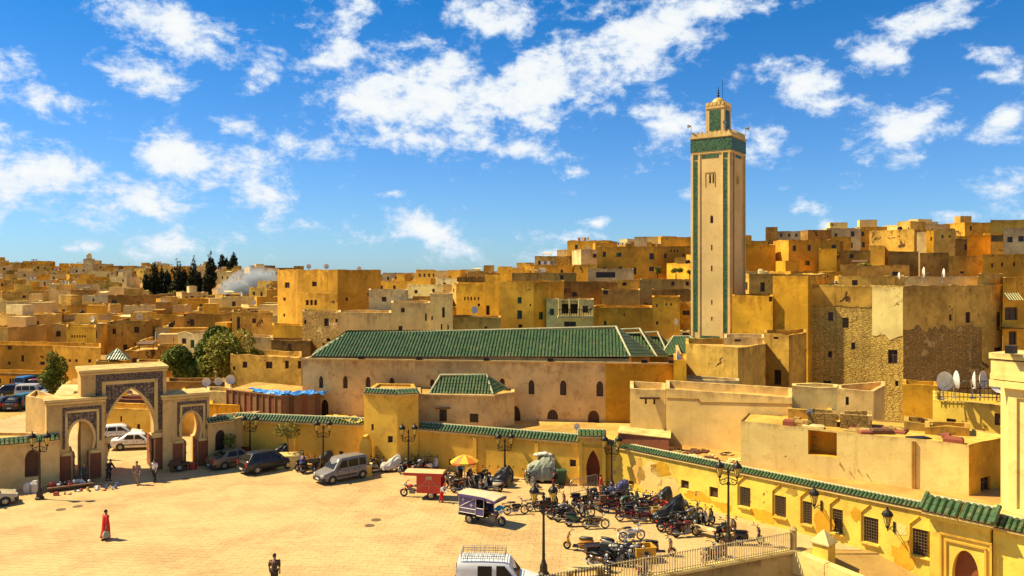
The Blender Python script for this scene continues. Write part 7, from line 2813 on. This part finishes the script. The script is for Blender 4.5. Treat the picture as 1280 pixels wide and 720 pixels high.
# ------------------------------------------------------------------ cargo tricycles
def tri_front(root, x, pm, s=1):
    mb = MB()
    mb.tube([(x, -.07, .3), (x - .16, -.07, .95)], .025, 5)
    mb.tube([(x, .07, .3), (x - .16, .07, .95)], .025, 5)
    mb.build('fork', M_chrome, root)
    mb = MB()
    mb.tube([(x - .35, -.4, 1.08), (x - .2, -.25, 1.08), (x - .16, 0, 1.0), (x - .2, .25, 1.08), (x - .35, .4, 1.08)], .02, 5)
    mb.build('handlebar', M_iron, root)
    mb = MB()
    mb.ball((x - .02, 0, .88), .11, 8, 6)
    mb.build('headlight', M_ambl, root, True)
    mb = MB()
    arc_fender(mb, x, .29, 10, 150, .08)
    mb.build('front_fender', pm, root)
    mb = MB()
    mb.box((x - .62, 0, .42), (.4, .28, .32))
    mb.box((x - .45, 0, .62), (.2, .2, .2))
    mb.build('engine', M_eng, root)
    mb = MB()
    blob_body(mb, [(x - .22, .78, .06, .06), (x - .32, .8, .13, .11), (x - .6, .78, .12, .1), (x - .7, .76, .06, .06)])
    mb.build('tank', pm, root, True)
    mb = MB()
    blob_body(mb, [(x - .65, .78, .1, .05), (x - .75, .8, .17, .07), (x - 1.1, .8, .17, .07), (x - 1.2, .8, .1, .05)])
    mb.build('seat', M_seat, root, True)
    bike_wheel(root, x, .29, .06)


def tricycle(name, label, loc, heading, pm, roofm, style):
    root = empty(name, loc, heading, label, 'tricycle')
    tri_front(root, 1.35, pm)
    for sd in (-1, 1):
        wheel_obj(root, -.75, sd * .52, .29, .13, sd)
    fr = MB()
    fr.box((-.65, 0, .50), (1.9, 1.0, .10))
    fr.tube([(.3, 0, .45), (1.0, 0, .5), (1.2, 0, .85)], .05, 6)
    fr.build('chassis', M_iron, root)
    z0, z1 = .56, 1.82
    if style == 'red':
        for sd in (-1, 1):
            mb = MB()
            mb.box((-.62, sd * .60, (z0 + z1) / 2 - .05), (1.75, .04, z1 - z0 + .1))
            sp = mb.build('side_panel', pm, root)
            tr_ = MB()
            for (xa, za, xb, zb_) in ((-1.45, .75, -.62, 1.55), (-.62, 1.55, .2, .75), (-1.48, 1.72, .24, 1.72), (-1.48, 1.0, .24, 1.0), (-.62, .7, -.62, 1.7)):
                tr_.tube([(xa, sd * .625, za), (xb, sd * .625, zb_)], .018, 4)
            tr_.build('trim_strip', plain('gold_trim', (.55, .30, .12), .5), sp)
            em = MB()
            em.box((-.62, sd * .63, 1.58), (.42, .03, .3))
            em.build('emblem', M_jun, sp)
        mb = MB()
        mb.box((.26, 0, 1.15), (.04, 1.18, 1.2))
        mb.build('front_panel', pm, root)
        mb = MB()
        mb.box((-1.0, 0, 1.0), (.5, .9, .8))
        mb.build('goods', M_wood2, root)
        mb = MB()
        mb.loft([[(x, y, z) for y, z in ((-.68, 1.86), (-.3, 1.95), (.3, 1.95), (.68, 1.86), (.68, 1.80), (-.68, 1.80))] for x in (-1.62, -.6, .3, 1.15)])
        mb.build('roof', roofm, root)
        mb = MB()
        for sd in (-1, 1):
            mb.box((-.23, sd * .69, 1.78), (2.76, .02, .2))
        mb.box((1.16, 0, 1.78), (.02, 1.36, .2))
        mb.build('valance', pm, root)
    else:
        stp = plain('lilac_strip', (.55, .48, .42), .5)
        for sd in (-1, 1):
            mb = MB()
            mb.box((-.80, sd * .62, 1.22), (1.3, .04, 1.1))
            sp = mb.build('side_panel', pm, root)
            tr_ = MB()
            for (xa, za, xb, zb_) in ((-1.43, 1.0, -.17, 1.72), (-1.43, 1.76, -.17, 1.76), (-1.43, .98, -.17, .98), (-1.43, .7, -1.43, 1.78), (-.17, .7, -.17, 1.78), (-1.43, .70, -.17, .70)):
                tr_.tube([(xa, sd * .65, za), (xb, sd * .65, zb_)], .022, 4)
            for k in range(11):
                x = -1.36 + k * .113
                tr_.tube([(x, sd * .65, .72), (x, sd * .65, .94)], .016, 4)
            tr_.build('trim_strip', stp, sp)
            for (cx, cz) in ((-1.12, 1.52), (-.5, 1.22)):
                em = MB()
                em.box((cx, sd * .648, cz), (.2, .02, .05))
                em.box((cx, sd * .650, cz), (.05, .02, .2))
                em.build('emblem', stp, sp)
            mb = MB()
            mb.box((.14, sd * .62, .86), (.56, .04, .5))
            lp_ = mb.build('low_panel', pm, root)
            tr_ = MB()
            for (xa, za, xb, zb_) in ((-.12, .63, .4, .63), (-.12, 1.1, .4, 1.1), (.4, .63, .4, 1.1)):
                tr_.tube([(xa, sd * .65, za), (xb, sd * .65, zb_)], .02, 4)
            tr_.build('trim_strip', stp, lp_)
            mb = MB()
            mb.tube([(.4, sd * .6, .8), (.4, sd * .6, 1.85)], .025, 5)
            mb.build('post', M_steel, root)
        mb = MB()
        mb.box((-1.46, 0, 1.2), (.04, 1.24, 1.2))
        mb.build('rear_panel', pm, root)
        mb = MB()
        mb.box((-.5, 0, .9), (.5, .7, .6))
        mb.box((0, .2, .8), (.3, .4, .45))
        mb.build('goods', M_blackp, root)
        mb = MB()
        mb.loft([[(x, y, z + zo) for y, z in ((-.70, 1.86), (-.3, 1.93), (.3, 1.93), (.70, 1.86), (.70, 1.81), (-.70, 1.81))] for x, zo in ((-1.55, 0), (-.4, .02), (.55, 0), (1.25, -.12))])
        mb.build('roof', roofm, root)
        mb = MB()
        for sd in (-1, 1):
            mb.box((-.5, sd * .712, 1.77), (2.05, .02, .16))
            mb.box((.95, sd * .712, 1.68), (.7, .02, .15), mat=Matrix.Rotation(.16, 3, 'Y'))
        mb.box((1.27, 0, 1.64), (.02, 1.42, .16))
        mb.build('valance', pm, root)
        mb = MB()
        mb.loft([[(1.0, y, 1.2 + .05 * math.sin(y * 9)) for y in (-.45, -.2, .1, .4)] + [(1.0, y, 1.15) for y in (.4, .1, -.2, -.45)], [(1.35, y, 1.1 + .05 * math.sin(y * 7)) for y in (-.45, -.2, .1, .4)] + [(1.35, y, 1.05) for y in (.4, .1, -.2, -.45)]])
        mb.build('cloth', plain('turquoise_cloth', (.02, .35, .48), .8), root)
    return root


q = gnd(526, 622)
tricycle('cargo_tricycle', 'red boxed cargo tricycle with gold trim and pale roof', (q.x + .1, q.y + .1, 0), R(172), paint('tri_red', (.50, .02, .012), .4), plain('tan_canvas', (.62, .42, .17), .8, var=.2), 'red')
q = gnd(606, 656)
tricycle('cargo_tricycle', 'purple panelled cargo tricycle with star crosses and pale roof', (q.x - .1, q.y + .35, 0), R(-30), paint('tri_purple', (.075, .05, .17), .4), plain('dusty_canvas', (.60, .46, .26), .8, var=.2), 'purple')
# ------------------------------------------------------------------ things standing in the square
par = empty('parasol', (gnd(581, 606).x, gnd(581, 606).y, 0), 0, 'yellow and orange striped market parasol among the motorbikes', 'parasol')
mb = MB()
mb.tube([(0, 0, 0), (0, 0, 2.25)], .03, 6)
mb.lathe([(.3, 0), (.3, .08), (.06, .12)], 10)
mb.build('pole', M_steel, par)
M_py, M_po = plain('parasol_yellow', (.80, .46, .015), .7), plain('parasol_orange', (.70, .16, .015), .7)
n = 10
for k in range(n):
    a, b = 2 * math.pi * k / n, 2 * math.pi * (k + 1) / n
    mb = MB()
    P = lambda r_, z, an: (r_ * math.cos(an), r_ * math.sin(an), z)
    mb.add([P(.02, 2.28, a), P(.6, 2.1, a), P(1.08, 1.8, a), P(1.08, 1.8, b), P(.6, 2.1, b), P(.02, 2.28, b), P(1.1, 1.66, a), P(1.1, 1.66, b)], [(0, 1, 4, 5), (1, 2, 3, 4), (2, 6, 7, 3)])
    mb.build('canopy_panel', M_py if k % 2 else M_po, par)
    mb = MB()
    mb.tube([P(.05, 2.22, a), P(1.06, 1.78, a)], .012, 4)
    mb.build('rib', M_steel, par)

# stone planters
for (px, py, w_, d_, h_, lb) in ((359, 586, 1.9, 1.5, .95, 'square stone planter holding the young tree'), (384, 588, 1.9, .9, .42, 'low stone bench block by the motorbikes'), (455, 597, 1.0, .9, .85, 'yellow stone block beside the grey van'), (287, 583, 1.3, 1.0, .5, 'low stone planter of the sapling')):
    q = gnd(px, py)
    r_ = empty('planter', (q.x, q.y + d_ / 2, 0), R(8), lb, 'planter')
    mb = MB()
    mb.box((0, 0, h_ / 2), (w_, d_, h_))
    mb.build('block', M_yel if 'yellow' in lb else M_cream, r_)
    mb = MB()
    mb.box((0, 0, h_ + .04), (w_ + .1, d_ + .1, .08))
    mb.build('rim_slab', M_cream, r_)

def crate(name, label, px, py, size, mat, rz=0., rim=True, cat='crate', z=0.0):
    q = gnd(px, py)
    r_ = empty(name, (q.x, q.y + size[1] / 2, z), R(rz), label, cat)
    mb = MB()
    w_, d_, h_ = size
    t_ = .04
    mb.box((0, 0, t_ / 2), (w_, d_, t_))
    for sx in (-1, 1):
        mb.box((sx * (w_ / 2 - t_ / 2), 0, h_ / 2 + t_), (t_, d_, h_))
        mb.box((0, sx * (d_ / 2 - t_ / 2), h_ / 2 + t_), (w_ - 2 * t_, t_, h_ - .002))
    mb.build('crate_body', mat, r_)
    if rim:
        mb = MB()
        for sx in (-1, 1):
            mb.box((sx * (w_ / 2), 0, h_ + .02), (.06, d_ + .06, .06))
            mb.box((0, sx * (d_ / 2), h_ + .021), (w_ - .06, .06, .058))
        mb.build('rim_board', mat, r_)
    return r_


M_ybox = plain('yellow_crate', (.62, .33, .02), .7, var=.3, scale=4, bump=.2)
crate('delivery_crate', 'open yellow wooden crate among the motorbikes by the railing', 806, 704, (1.15, .85, .78), M_ybox, 12)
crate('delivery_crate', 'yellow cupboard crate before the barred building', 822, 654, (.7, .6, .85), M_ybox, 8)
crate('delivery_crate', 'dark red crate standing on end behind the yellow cupboard', 828, 640, (.75, .5, .55), plain('red_plastic', (.45, .04, .02), .5), 15)
crate('delivery_crate', 'small blue tub beside the parked motorbikes at the portal', 757, 617, (.35, .35, .35), M_blue, 5, False)
# gas bottle, bins, cart under a sheet
q = gnd(751, 612)
gb_ = empty('gas_bottle', (q.x, q.y, 0), 0, 'upright red gas bottle beside the arched portal', 'gas bottle')
mb = MB()
mb.lathe([(.13, 0), (.15, .05), (.15, .75), (.11, .86), (.05, .92), (.05, 1.0)], 10)
mb.build('tank', plain('red_plastic', (.45, .04, .02), .5), gb_)
mb = MB()
mb.lathe([(.08, 1.0), (.08, 1.07), (.02, 1.09)], 8)
mb.build('valve', M_iron, gb_)


def wheelie_bin(label, px, py, mat, rz):
    q = gnd(px, py)
    r_ = empty('wheelie_bin', (q.x, q.y + .3, 0), R(rz), label, 'bin')
    mb = MB()
    mb.loft([[(x * e, y * e * .85, z) for x, y in ((-.36, -.36), (.36, -.36), (.36, .36), (-.36, .36))] for e, z in ((.8, .08), (1.0, 1.05))])
    mb.build('bin_body', mat, r_)
    mb = MB()
    mb.loft([[(x * e, y * e * .85 - .02, z) for x, y in ((-.38, -.4), (.38, -.4), (.38, .38), (-.38, .38))] for e, z in ((1.0, 1.052), (1.0, 1.10), (.7, 1.17))])
    mb.build('lid', mat, r_)
    mb = MB()
    for sx in (-1, 1):
        mb.tube([(sx * .3 - .04, .3, .12), (sx * .3 + .04, .3, .12)], .12, 10)
    mb.build('wheels', M_tyre, r_)
    return r_


wheelie_bin('green wheeled bin beside the sheeted cart', 702, 607, plain('bin_green', (.03, .07, .025), .6), 5)
q = gnd(680, 604)
ct = empty('sheeted_cart', (q.x - .2, q.y + .6, 0), R(-4), 'handcart heaped with goods under a pale sage sheet', 'cart')
mb = MB()
rings = []
for i in range(11):
    f = i / 10
    x = -1.05 + 2.1 * f
    top = 1.15 + .85 * min(1, f * 1.6) - (.25 if i == 10 else 0)
    ring = []
    for k in range(14):
        a = math.pi * k / 13
        j = 1 + .12 * noise.noise(Vector((f * 7, k * .9, 3)))
        ring.append((x * j, -.72 * math.cos(a) * j, .25 + (top - .25) * max(0, math.sin(a)) ** .4 * j))
    rings.append(ring)
mb.loft(rings, close=False)
mb.build('sheet', M_tgrn, ct)
mb = MB()
mb.box((0, 0, .3), (2.0, 1.1, .12))
mb.build('bed', M_wood, ct)
for sd in (-1, 1):
    wheel_obj(ct, .1, sd * .62, .27, .1, sd)
mb = MB()
for k in range(4):
    mb.ball((-.3 + k * .3, .1 * (k % 2), 2.02 + .05 * (k % 3)), (.3, .34, .14), 8, 5)
mb.build('bundle', M_twht, ct)

# crowd barrier
q0, q1 = gnd(713, 620), gnd(747, 611.5)
bar = empty('crowd_barrier', ((q0.x + q1.x) / 2, (q0.y + q1.y) / 2, 0), math.atan2(q1.y - q0.y, q1.x - q0.x), 'galvanised crowd barrier in front of the arched portal', 'barrier')
W_ = (q1 - q0).length / 2
mb = MB()
mb.tube([(-W_, 0, .18), (-W_, 0, 1.0), (-W_ + .12, 0, 1.12), (W_ - .12, 0, 1.12), (W_, 0, 1.0), (W_, 0, .18), (-W_, 0, .18)], .025, 6)
mb.build('frame', M_steel, bar)
for k in range(1, 18):
    mb = MB()
    x = -W_ + 2 * W_ * k / 18
    mb.tube([(x, 0, .18), (x, 0, 1.12)], .016, 4)
    mb.build('bar', M_steel, bar)
for x in (-W_ * .75, W_ * .75):
    mb = MB()
    mb.tube([(x, -.3, .02), (x, 0, .12), (x, .3, .02)], .02, 5)
    mb.tube([(x, 0, .1), (x, 0, .2)], .02, 5)
    mb.build('foot', M_steel, bar)
# stone benches by the railing
for (px, py, w_, lb) in ((731, 722, 2.2, 'stone bench slab at the foot of the railing'), (889, 672, 2.6, 'low stone bench before the barred building')):
    q = gnd(px, py)
    r_ = empty('stone_bench', (q.x, q.y, 0), R(18 if px < 800 else -40), lb, 'bench')
    mb = MB()
    mb.box((0, 0, .46), (w_, .55, .12))
    mb.build('seat', M_pale, r_)
    for sx in (-1, 1):
        mb = MB()
        mb.box((sx * w_ * .4, 0, .2), (.22, .45, .4))
        mb.build('leg', M_stone, r_)
# grey laundry tub hung on a cart by the railing
q = gnd(742, 706)
hc_ = empty('handcart', (q.x, q.y + .4, 0), R(10), 'handcart with grey sacking sides by the railing', 'cart')
mb = MB()
mb.loft([[(x * e, y * e, z) for x, y in ((-.42, -.3), (.42, -.3), (.42, .3), (-.42, .3))] for e, z in ((.75, .3), (1, .55), (1.02, .95))])
mb.build('sack_body', M_tblk, hc_)
mb = MB()
for sd in (-1, 1):
    mb.tube([(-.8, sd * .3, .97), (.5, sd * .3, .97)], .03, 5)
mb.tube([(-.8, -.3, .97), (-.8, .3, .97)], .03, 5)
mb.build('handle', M_rust, hc_)
for sd in (-1, 1):
    wheel_obj(hc_, .15, sd * .36, .27, .07, sd)
# goods in front of the small arch
M_gd = [plain('goods_red', (.45, .05, .03), .6), plain('goods_blue', (.10, .18, .35), .6), plain('goods_white', (.62, .56, .46), .6), plain('goods_pink', (.55, .2, .16), .6), plain('goods_black', (.03, .025, .02), .6), plain('goods_ochre', (.5, .3, .06), .6)]
GN = ['red', 'blue', 'white', 'pink', 'black', 'ochre']
rg_ = random.Random(3)
tb_ = gnd(88, 611)
tbl = empty('display_board', (tb_.x, tb_.y, 0), grz, 'low display board for goods in front of the small arch', 'display board')
mb = MB()
mb.box((0, 0, .30), (3.0, .9, .06))
mb.build('board', M_wood, tbl)
for sx in (-1, 1):
    mb = MB()
    mb.box((sx * 1.2, 0, .135), (.1, .8, .27))
    mb.build('trestle', M_wood, tbl)
c_, s_ = math.cos(grz), math.sin(grz)
for k in range(44):
    on = k < 20
    x, y = (rg_.uniform(-1.4, 1.4), rg_.uniform(-.38, .38)) if on else (rg_.uniform(-1.2, 3.2), rg_.uniform(-1.9, -.6))
    i = rg_.randrange(6)
    mb = MB()
    w_, h_ = rg_.uniform(.16, .34), rg_.uniform(.08, .3)
    sh_ = k % 3
    if sh_ == 0:
        mb.loft([[(a * e, b * e, z) for a, b in ((-w_ / 2, -w_ / 3), (w_ / 2, -w_ / 3), (w_ / 2, w_ / 3), (-w_ / 2, w_ / 3))] for e, z in ((1, 0), (1.05, h_ * .7), (.7, h_))])
    elif sh_ == 1:
        mb.lathe([(w_ * .4, 0), (w_ * .5, h_ * .5), (w_ * .3, h_ * .85), (w_ * .15, h_)], 8)
    else:
        mb.ball((0, 0, h_ * .5), (w_ * .55, w_ * .45, h_ * .5), 8, 5)
    ob = mb.build('bag_of_goods', M_gd[i])
    ob.location = (tb_.x + x * c_ - y * s_, tb_.y + x * s_ + y * c_, .33 if on else .004)
    ob.rotation_euler = (0, 0, rg_.uniform(0, 3))
    tag(ob, '%s %s of goods %s' % (GN[i], ('packet', 'jar', 'bundle')[sh_], 'on the display board by the small arch' if on else 'laid out on the paving by the small arch'), 'goods', 'goods laid out by the small arch')
for k, (px, py) in enumerate(((34.5, 617), (42, 617))):
    q = gnd(px, py)
    mb = MB()
    mb.loft([[(a * e * .28, b * e * .22, z) for a, b in ((-1, -1), (1, -1), (1, 1), (-1, 1))] for e, z in ((.9, 0), (1.1, .35), (1.0, .65), (.5, .8 + .1 * k))])
    ob = mb.build('flour_sack', M_twht)
    ob.location = (q.x, q.y + .2, 0)
    tag(ob, ('slumped' if k else 'squat') + ' white sack leaning by the bricked arched window', 'sack')
# stall goods by the other arch
q = gnd(221, 590)
vb = empty('vendor_cart', (q.x, q.y + .4, 0), grz, 'small vendor barrow with a tyre and red tub by the second small arch', 'barrow')
mb = MB()
mb.box((0, 0, .55), (1.6, .8, .1))
mb.box((-.3, 0, .72), (.7, .6, .25))
mb.build('tray', M_wood, vb)
mb = MB()
mb.lathe([(.3, 0), (.34, .5), (.3, .52)], 10, (1.05, -.1, 0))
mb.build('tub', plain('red_plastic', (.45, .04, .02), .5), vb)
for sd in (-1, 1):
    wheel_obj(vb, .0, sd * .36, .3, .08, sd)
for sx in (-.6, .6):
    mb = MB()
    mb.box((sx, 0, .25), (.08, .5, .5))
    mb.build('leg', M_wood, vb)
crate('delivery_crate', 'red crate by the pale gate wing behind the bronze saloon', 300, 576, (1.0, .7, 1.0), plain('red_faded', (.25, .04, .02), .6), 0)
# drain covers and a scrap on the paving
for (px, py, lb) in ((97, 633, 'round iron drain cover near the beige hatchback'), (76, 637, 'oblong iron drain cover near the lamp post base'), (470, 650, 'cracked iron drain cover in the middle of the square'), (462, 657, 'iron drain cover beside the cracked one'), (232, 599, 'round iron drain cover in front of the tall arch')):
    q = gnd(px, py)
    mb = MB()
    mb.lathe([(.32, .004), (.32, .012), (.27, .014), (.26, .009), (.1, .009)], 14)
    ob = mb.build('drain_cover', M_bars)
    ob.location = (q.x, q.y, 0)
    tag(ob, lb, 'drain cover')


# ------------------------------------------------------------------ people
WORK = bpy.data.scenes.new('workbench')


def skin_mesh(name, verts, edges, radii, mats, root=0, sub=2):
    me = bpy.data.meshes.new(name)
    me.from_pydata(verts, edges, [])
    ob = bpy.data.objects.new(name, me)
    WORK.collection.objects.link(ob)
    md = ob.modifiers.new('skin', 'SKIN')
    md.use_smooth_shade = True
    for i, r_ in enumerate(radii):
        v = me.skin_vertices[0].data[i]
        v.radius = r_ if isinstance(r_, tuple) else (r_, r_)
        v.use_root = (i == root)
    sb = ob.modifiers.new('sub', 'SUBSURF')
    sb.levels = sb.render_levels = sub
    WORK.view_layers[0].update()
    dg = WORK.view_layers[0].depsgraph
    out = bpy.data.meshes.new_from_object(ob.evaluated_get(dg))
    bpy.data.objects.remove(ob)
    out.materials.clear()
    out.materials.append(mats)
    return out


M_skin = plain('skin', (.36, .19, .10), .6, var=.1)
M_hair = plain('hair', (.015, .011, .009), .8)


def limb(hip, a, L):
    return hip + Vector((math.sin(a) * L, 0, -math.cos(a) * L))


def person(label, loc, heading, top, legs, stride=.25, arms=(.2, -.15), robe=None, sleeve=True, hat=None, bag=None, bend=0., H=1.72):
    """facing +x; stride and arm swing in radians"""
    s = H / 1.72
    root = empty('person', loc, heading, label, 'person')
    V = Vector
    pel, chest, neck, hd0, hd1 = V((0, 0, .94)), V((.0 + .12 * bend, 0, 1.28)), V((.01 + .26 * bend, 0, 1.46)), V((.03 + .30 * bend, 0, 1.56)), V((.02 + .33 * bend, 0, 1.68))
    vs, es, rs_ = [pel, V((.02 * bend, 0, 1.10)), chest, neck, hd0, hd1, V((hd0.x + .085, 0, 1.585))], [(0, 1), (1, 2), (2, 3), (3, 4), (4, 5), (4, 6)], [(.14, .12), (.125, .105), (.16, .115), (.055, .055), (.075, .088), (.06, .07), (.018, .018)]
    cl_t, cl_e, cl_r = [pel + V((0, 0, -.02)), vs[1], chest, V((neck.x, 0, 1.42))], [(0, 1), (1, 2), (2, 3)], [(.165, .14), (.15, .125), (.185, .135), (.075, .075)]
    lg_v, lg_e, lg_r = [pel], [], [(.16, .135)]
    hands = []
    for sd, sw, aw in ((1, stride, arms[0]), (-1, -stride, arms[1])):
        hip = pel + V((0, sd * .09, -.05))
        knee = limb(hip, sw, .42)
        ank = limb(knee, sw - .18 - abs(sw) * .3, .40)
        ank.z = max(.08, ank.z)
        toe = V((ank.x + .16, ank.y + sd * .02, .035))
        b = len(vs)
        vs += [hip, knee, ank, toe]
        es += [(0, b), (b, b + 1), (b + 1, b + 2), (b + 2, b + 3)]
        rs_ += [.085, .058, .042, .036]
        b = len(lg_v)
        lg_v += [hip, knee, V((ank.x, ank.y, ank.z + .03))]
        lg_e += [(0, b), (b, b + 1), (b + 1, b + 2)]
        lg_r += [.105, .08, .068]
        sh_ = chest + V((.0, sd * .185, .10))
        el_ = limb(sh_, aw, .29) + V((0, sd * .05, 0))
        wr_ = limb(el_, aw + .25, .25)
        pm_ = limb(wr_, aw + .3, .07)
        b = len(vs)
        vs += [sh_, el_, wr_, pm_]
        es += [(2, b), (b, b + 1), (b + 1, b + 2), (b + 2, b + 3)]
        rs_ += [.06, .045, .032, (.038, .022)]
        fb = b + 3
        for k, (off, ln) in enumerate(((-.027, .075), (-.009, .085), (.009, .08), (.027, .062))):
            f1 = limb(pm_ + V((off, 0, 0)), aw + .35, .035)
            f2 = limb(f1, aw + .7, ln - .03)
            c = len(vs)
            vs += [f1, f2]
            es += [(fb, c), (c, c + 1)]
            rs_ += [.0105, .009]
        c = len(vs)
        vs += [wr_ + V((.035, 0, -.03)), wr_ + V((.055, 0, -.075))]
        es += [(b + 2, c), (c, c + 1)]
        rs_ += [.013, .0105]
        hands.append(pm_)
        b = len(cl_t)
        cl_t += [sh_, el_] + ([wr_ + V((0, 0, .03))] if sleeve else [])
        cl_e += [(2, b), (b, b + 1)] + ([(b + 1, b + 2)] if sleeve else [])
        cl_r += [.082, .068] + ([.052] if sleeve else [])
    body = link('body', skin_mesh('body', [tuple(v * s) for v in vs], es, [tuple(x * s for x in r_) if isinstance(r_, tuple) else r_ * s for r_ in rs_], M_skin, 0, 1), root)
    link('shirt', skin_mesh('shirt', [tuple(v * s) for v in cl_t], cl_e, [tuple(x * s for x in r_) if isinstance(r_, tuple) else r_ * s for r_ in cl_r], top, 0, 2), root)
    if robe:
        mb = MB()
        rings = []
        n = 14
        for z, rx, ry in ((1.42, .10, .12), (1.36, .14, .18), (1.2, .16, .185), (.95, .18, .20), (.6, .21, .23), (.3, .24, .26), (.12, .26, .28)):
            xo = .26 * bend * max(0, (z - .9)) / .55
            rings.append([((rx * (1 + (.12 * math.sin(3 * a + z * 4) if z < 1 else 0)) * math.cos(a) + xo) * s, ry * (1 + (.10 * math.sin(5 * a) if z < 1 else 0)) * math.sin(a) * s, z * s) for a in [2 * math.pi * k / n for k in range(n)]])
        mb.loft(rings)
        mb.build('robe', robe, root, True)
    else:
        link('trousers', skin_mesh('trousers', [tuple(v * s) for v in lg_v], lg_e, [tuple(x * s for x in r_) if isinstance(r_, tuple) else r_ * s for r_ in lg_r], legs, 0, 2), root)
    mb = MB()
    for sd in (1, -1):
        i = 7 + (0 if sd == 1 else 4 + 4 + 8 + 2)
        ank, toe = vs[i + 2], vs[i + 3]
        mb.loft([[((ank.x + dx) * s, (ank.y + dy) * s, z * s) for dx, dy in ((-.07, -.045), (-.07, .045), (.02, .05), (.17, .045), (.2, 0), (.17, -.045), (.02, -.05))] for z in (max(0, ank.z - .085), max(0, ank.z - .085) + .07)])
    mb.build('shoes', M_seat, root)
    mb = MB()
    hc = V((.30 * bend + .015, 0, 1.62)) * s
    mb.ball((hc.x - .012, 0, hc.z + .035 * s), (.098 * s, .085 * s, .098 * s), 10, 7)
    mb.build('hair' if not hat else 'headwear', hat or M_hair, root, True)
    for sd in (-1, 1):
        mb = MB()
        mb.ball((hc.x + .075 * s, sd * .03 * s, hc.z - .02 * s), (.012, .014, .009), 6, 4)
        mb.build('eye', M_white, root)
        mb = MB()
        mb.ball((hc.x, sd * .083 * s, hc.z - .03 * s), (.02, .012, .032), 6, 4)
        mb.build('ear', M_skin, root)
    mb = MB()
    mb.box((hc.x + .082 * s, 0, hc.z - .075 * s), (.012, .045, .012))
    mb.build('mouth', plain('lips', (.28, .09, .06), .6), root)
    root.scale = (1.1, 1.06, 1.0)
    return root, [h_ * s for h_ in hands], s


C_ = lambda n_, c: plain('cloth_' + n_, c, .85, var=.15)
q = gnd(132, 674)
r_, hands, s = person('person in a long red robe walking across the square', (q.x, q.y, 0), R(62), C_('red', (.60, .015, .01)), None, .18, (.25, -.35), robe=C_('red', (.60, .015, .01)), hat=M_hair, H=1.75)
hp = r_.matrix_basis @ hands[1]
bgm = empty('shopping_bag', (hp.x, hp.y, hp.z - .62), R(40), 'pale shopping bag held by the person in red', 'bag')
mb = MB()
mb.loft([[(a * e, b * e * .6, z) for a, b in ((-.16, -.16), (.16, -.16), (.16, .16), (-.16, .16))] for e, z in ((1.1, 0), (1.2, .15), (.7, .38))])
mb.build('bag_body', M_tgrn, bgm)
mb = MB()
mb.tube([(-.08, 0, .36), (-.03, 0, .56), (.03, 0, .56), (.08, 0, .36)], .012, 4)
mb.build('handle', M_tgrn, bgm)
q = gnd(343, 737)
person('person in a dark brown shirt and trousers walking away in the open square', (q.x, q.y, 0), R(95), C_('brown', (.075, .045, .02)), C_('darkbrown', (.05, .03, .016)), .12, (.12, -.1), sleeve=False, H=1.8)
q = gnd(136, 601)
person('person in black with a shoulder bag standing in the tall arch', (q.x, q.y, 0), R(-20), C_('black', (.02, .018, .016)), C_('black', (.02, .018, .016)), .08, (.5, .3), bend=.5, H=1.66)
q = gnd(171, 606)
person('person in a mauve check shirt and grey trousers walking out of the arch', (q.x, q.y, 0), R(-75), C_('mauve', (.30, .17, .13)), C_('greytr', (.24, .18, .12)), .3, (.35, -.3), H=1.76)
q = gnd(193, 602.5)
person('person in a white T-shirt and black trousers by the red door', (q.x, q.y, 0), R(-95), C_('white', (.72, .68, .6)), C_('black', (.02, .018, .016)), .2, (.3, -.2), sleeve=False, H=1.74)
q = gnd(133.5, 575)
person('person in dark top and yellow trousers far inside the arch', (q.x, q.y, 0), R(80), C_('black', (.02, .018, .016)), C_('mustard', (.5, .3, .03)), .15, (.2, -.2), H=1.7)
q = gnd(381, 590)
person('person in a blue overall bending beside the stone bench block', (q.x - .2, q.y - .1, 0), R(60), C_('blue', (.02, .045, .22)), C_('blue', (.02, .045, .22)), .1, (.4, .3), bend=.4, H=1.5)
q = gnd(728, 606)
person('person in a yellow shirt standing by the crowd barrier', (q.x, q.y + .1, 0), R(-70), C_('yellow', (.70, .45, .05)), C_('black', (.02, .018, .016)), .05, (.2, .1), sleeve=True, H=1.68)
q = gnd(552, 628)
person('person in red and white crouched over goods behind the red tricycle', (q.x, q.y, 0), R(-30), C_('offwhite', (.6, .5, .42)), C_('red', (.60, .015, .01)), .1, (.8, .7), hat=C_('red', (.60, .015, .01)), bend=1.0, H=1.3)
q = gnd(98, 606)
person('vendor with a yellow cap and dark clothes at the display board', (q.x + .2, q.y + .5, 0), R(-70), C_('dim', (.09, .08, .07)), C_('dim', (.09, .08, .07)), .05, (.7, .5), hat=C_('mustard', (.5, .3, .03)), bend=.8, H=1.5)
q = gnd(222, 584)
person('vendor in black behind the barrow at the second small arch', (q.x + .1, q.y + .5, 0), R(-80), C_('black', (.02, .018, .016)), C_('black', (.02, .018, .016)), .05, (.5, .4), bend=.3, H=1.6)
q = gnd(581, 603)
person('vendor in a blue jacket under the yellow parasol', (q.x - .35, q.y + .5, 0), R(-90), C_('petrol', (.02, .16, .26)), C_('black', (.02, .018, .016)), .05, (.4, .3), bend=.3, H=1.6)

bpy.data.scenes.remove(WORK)
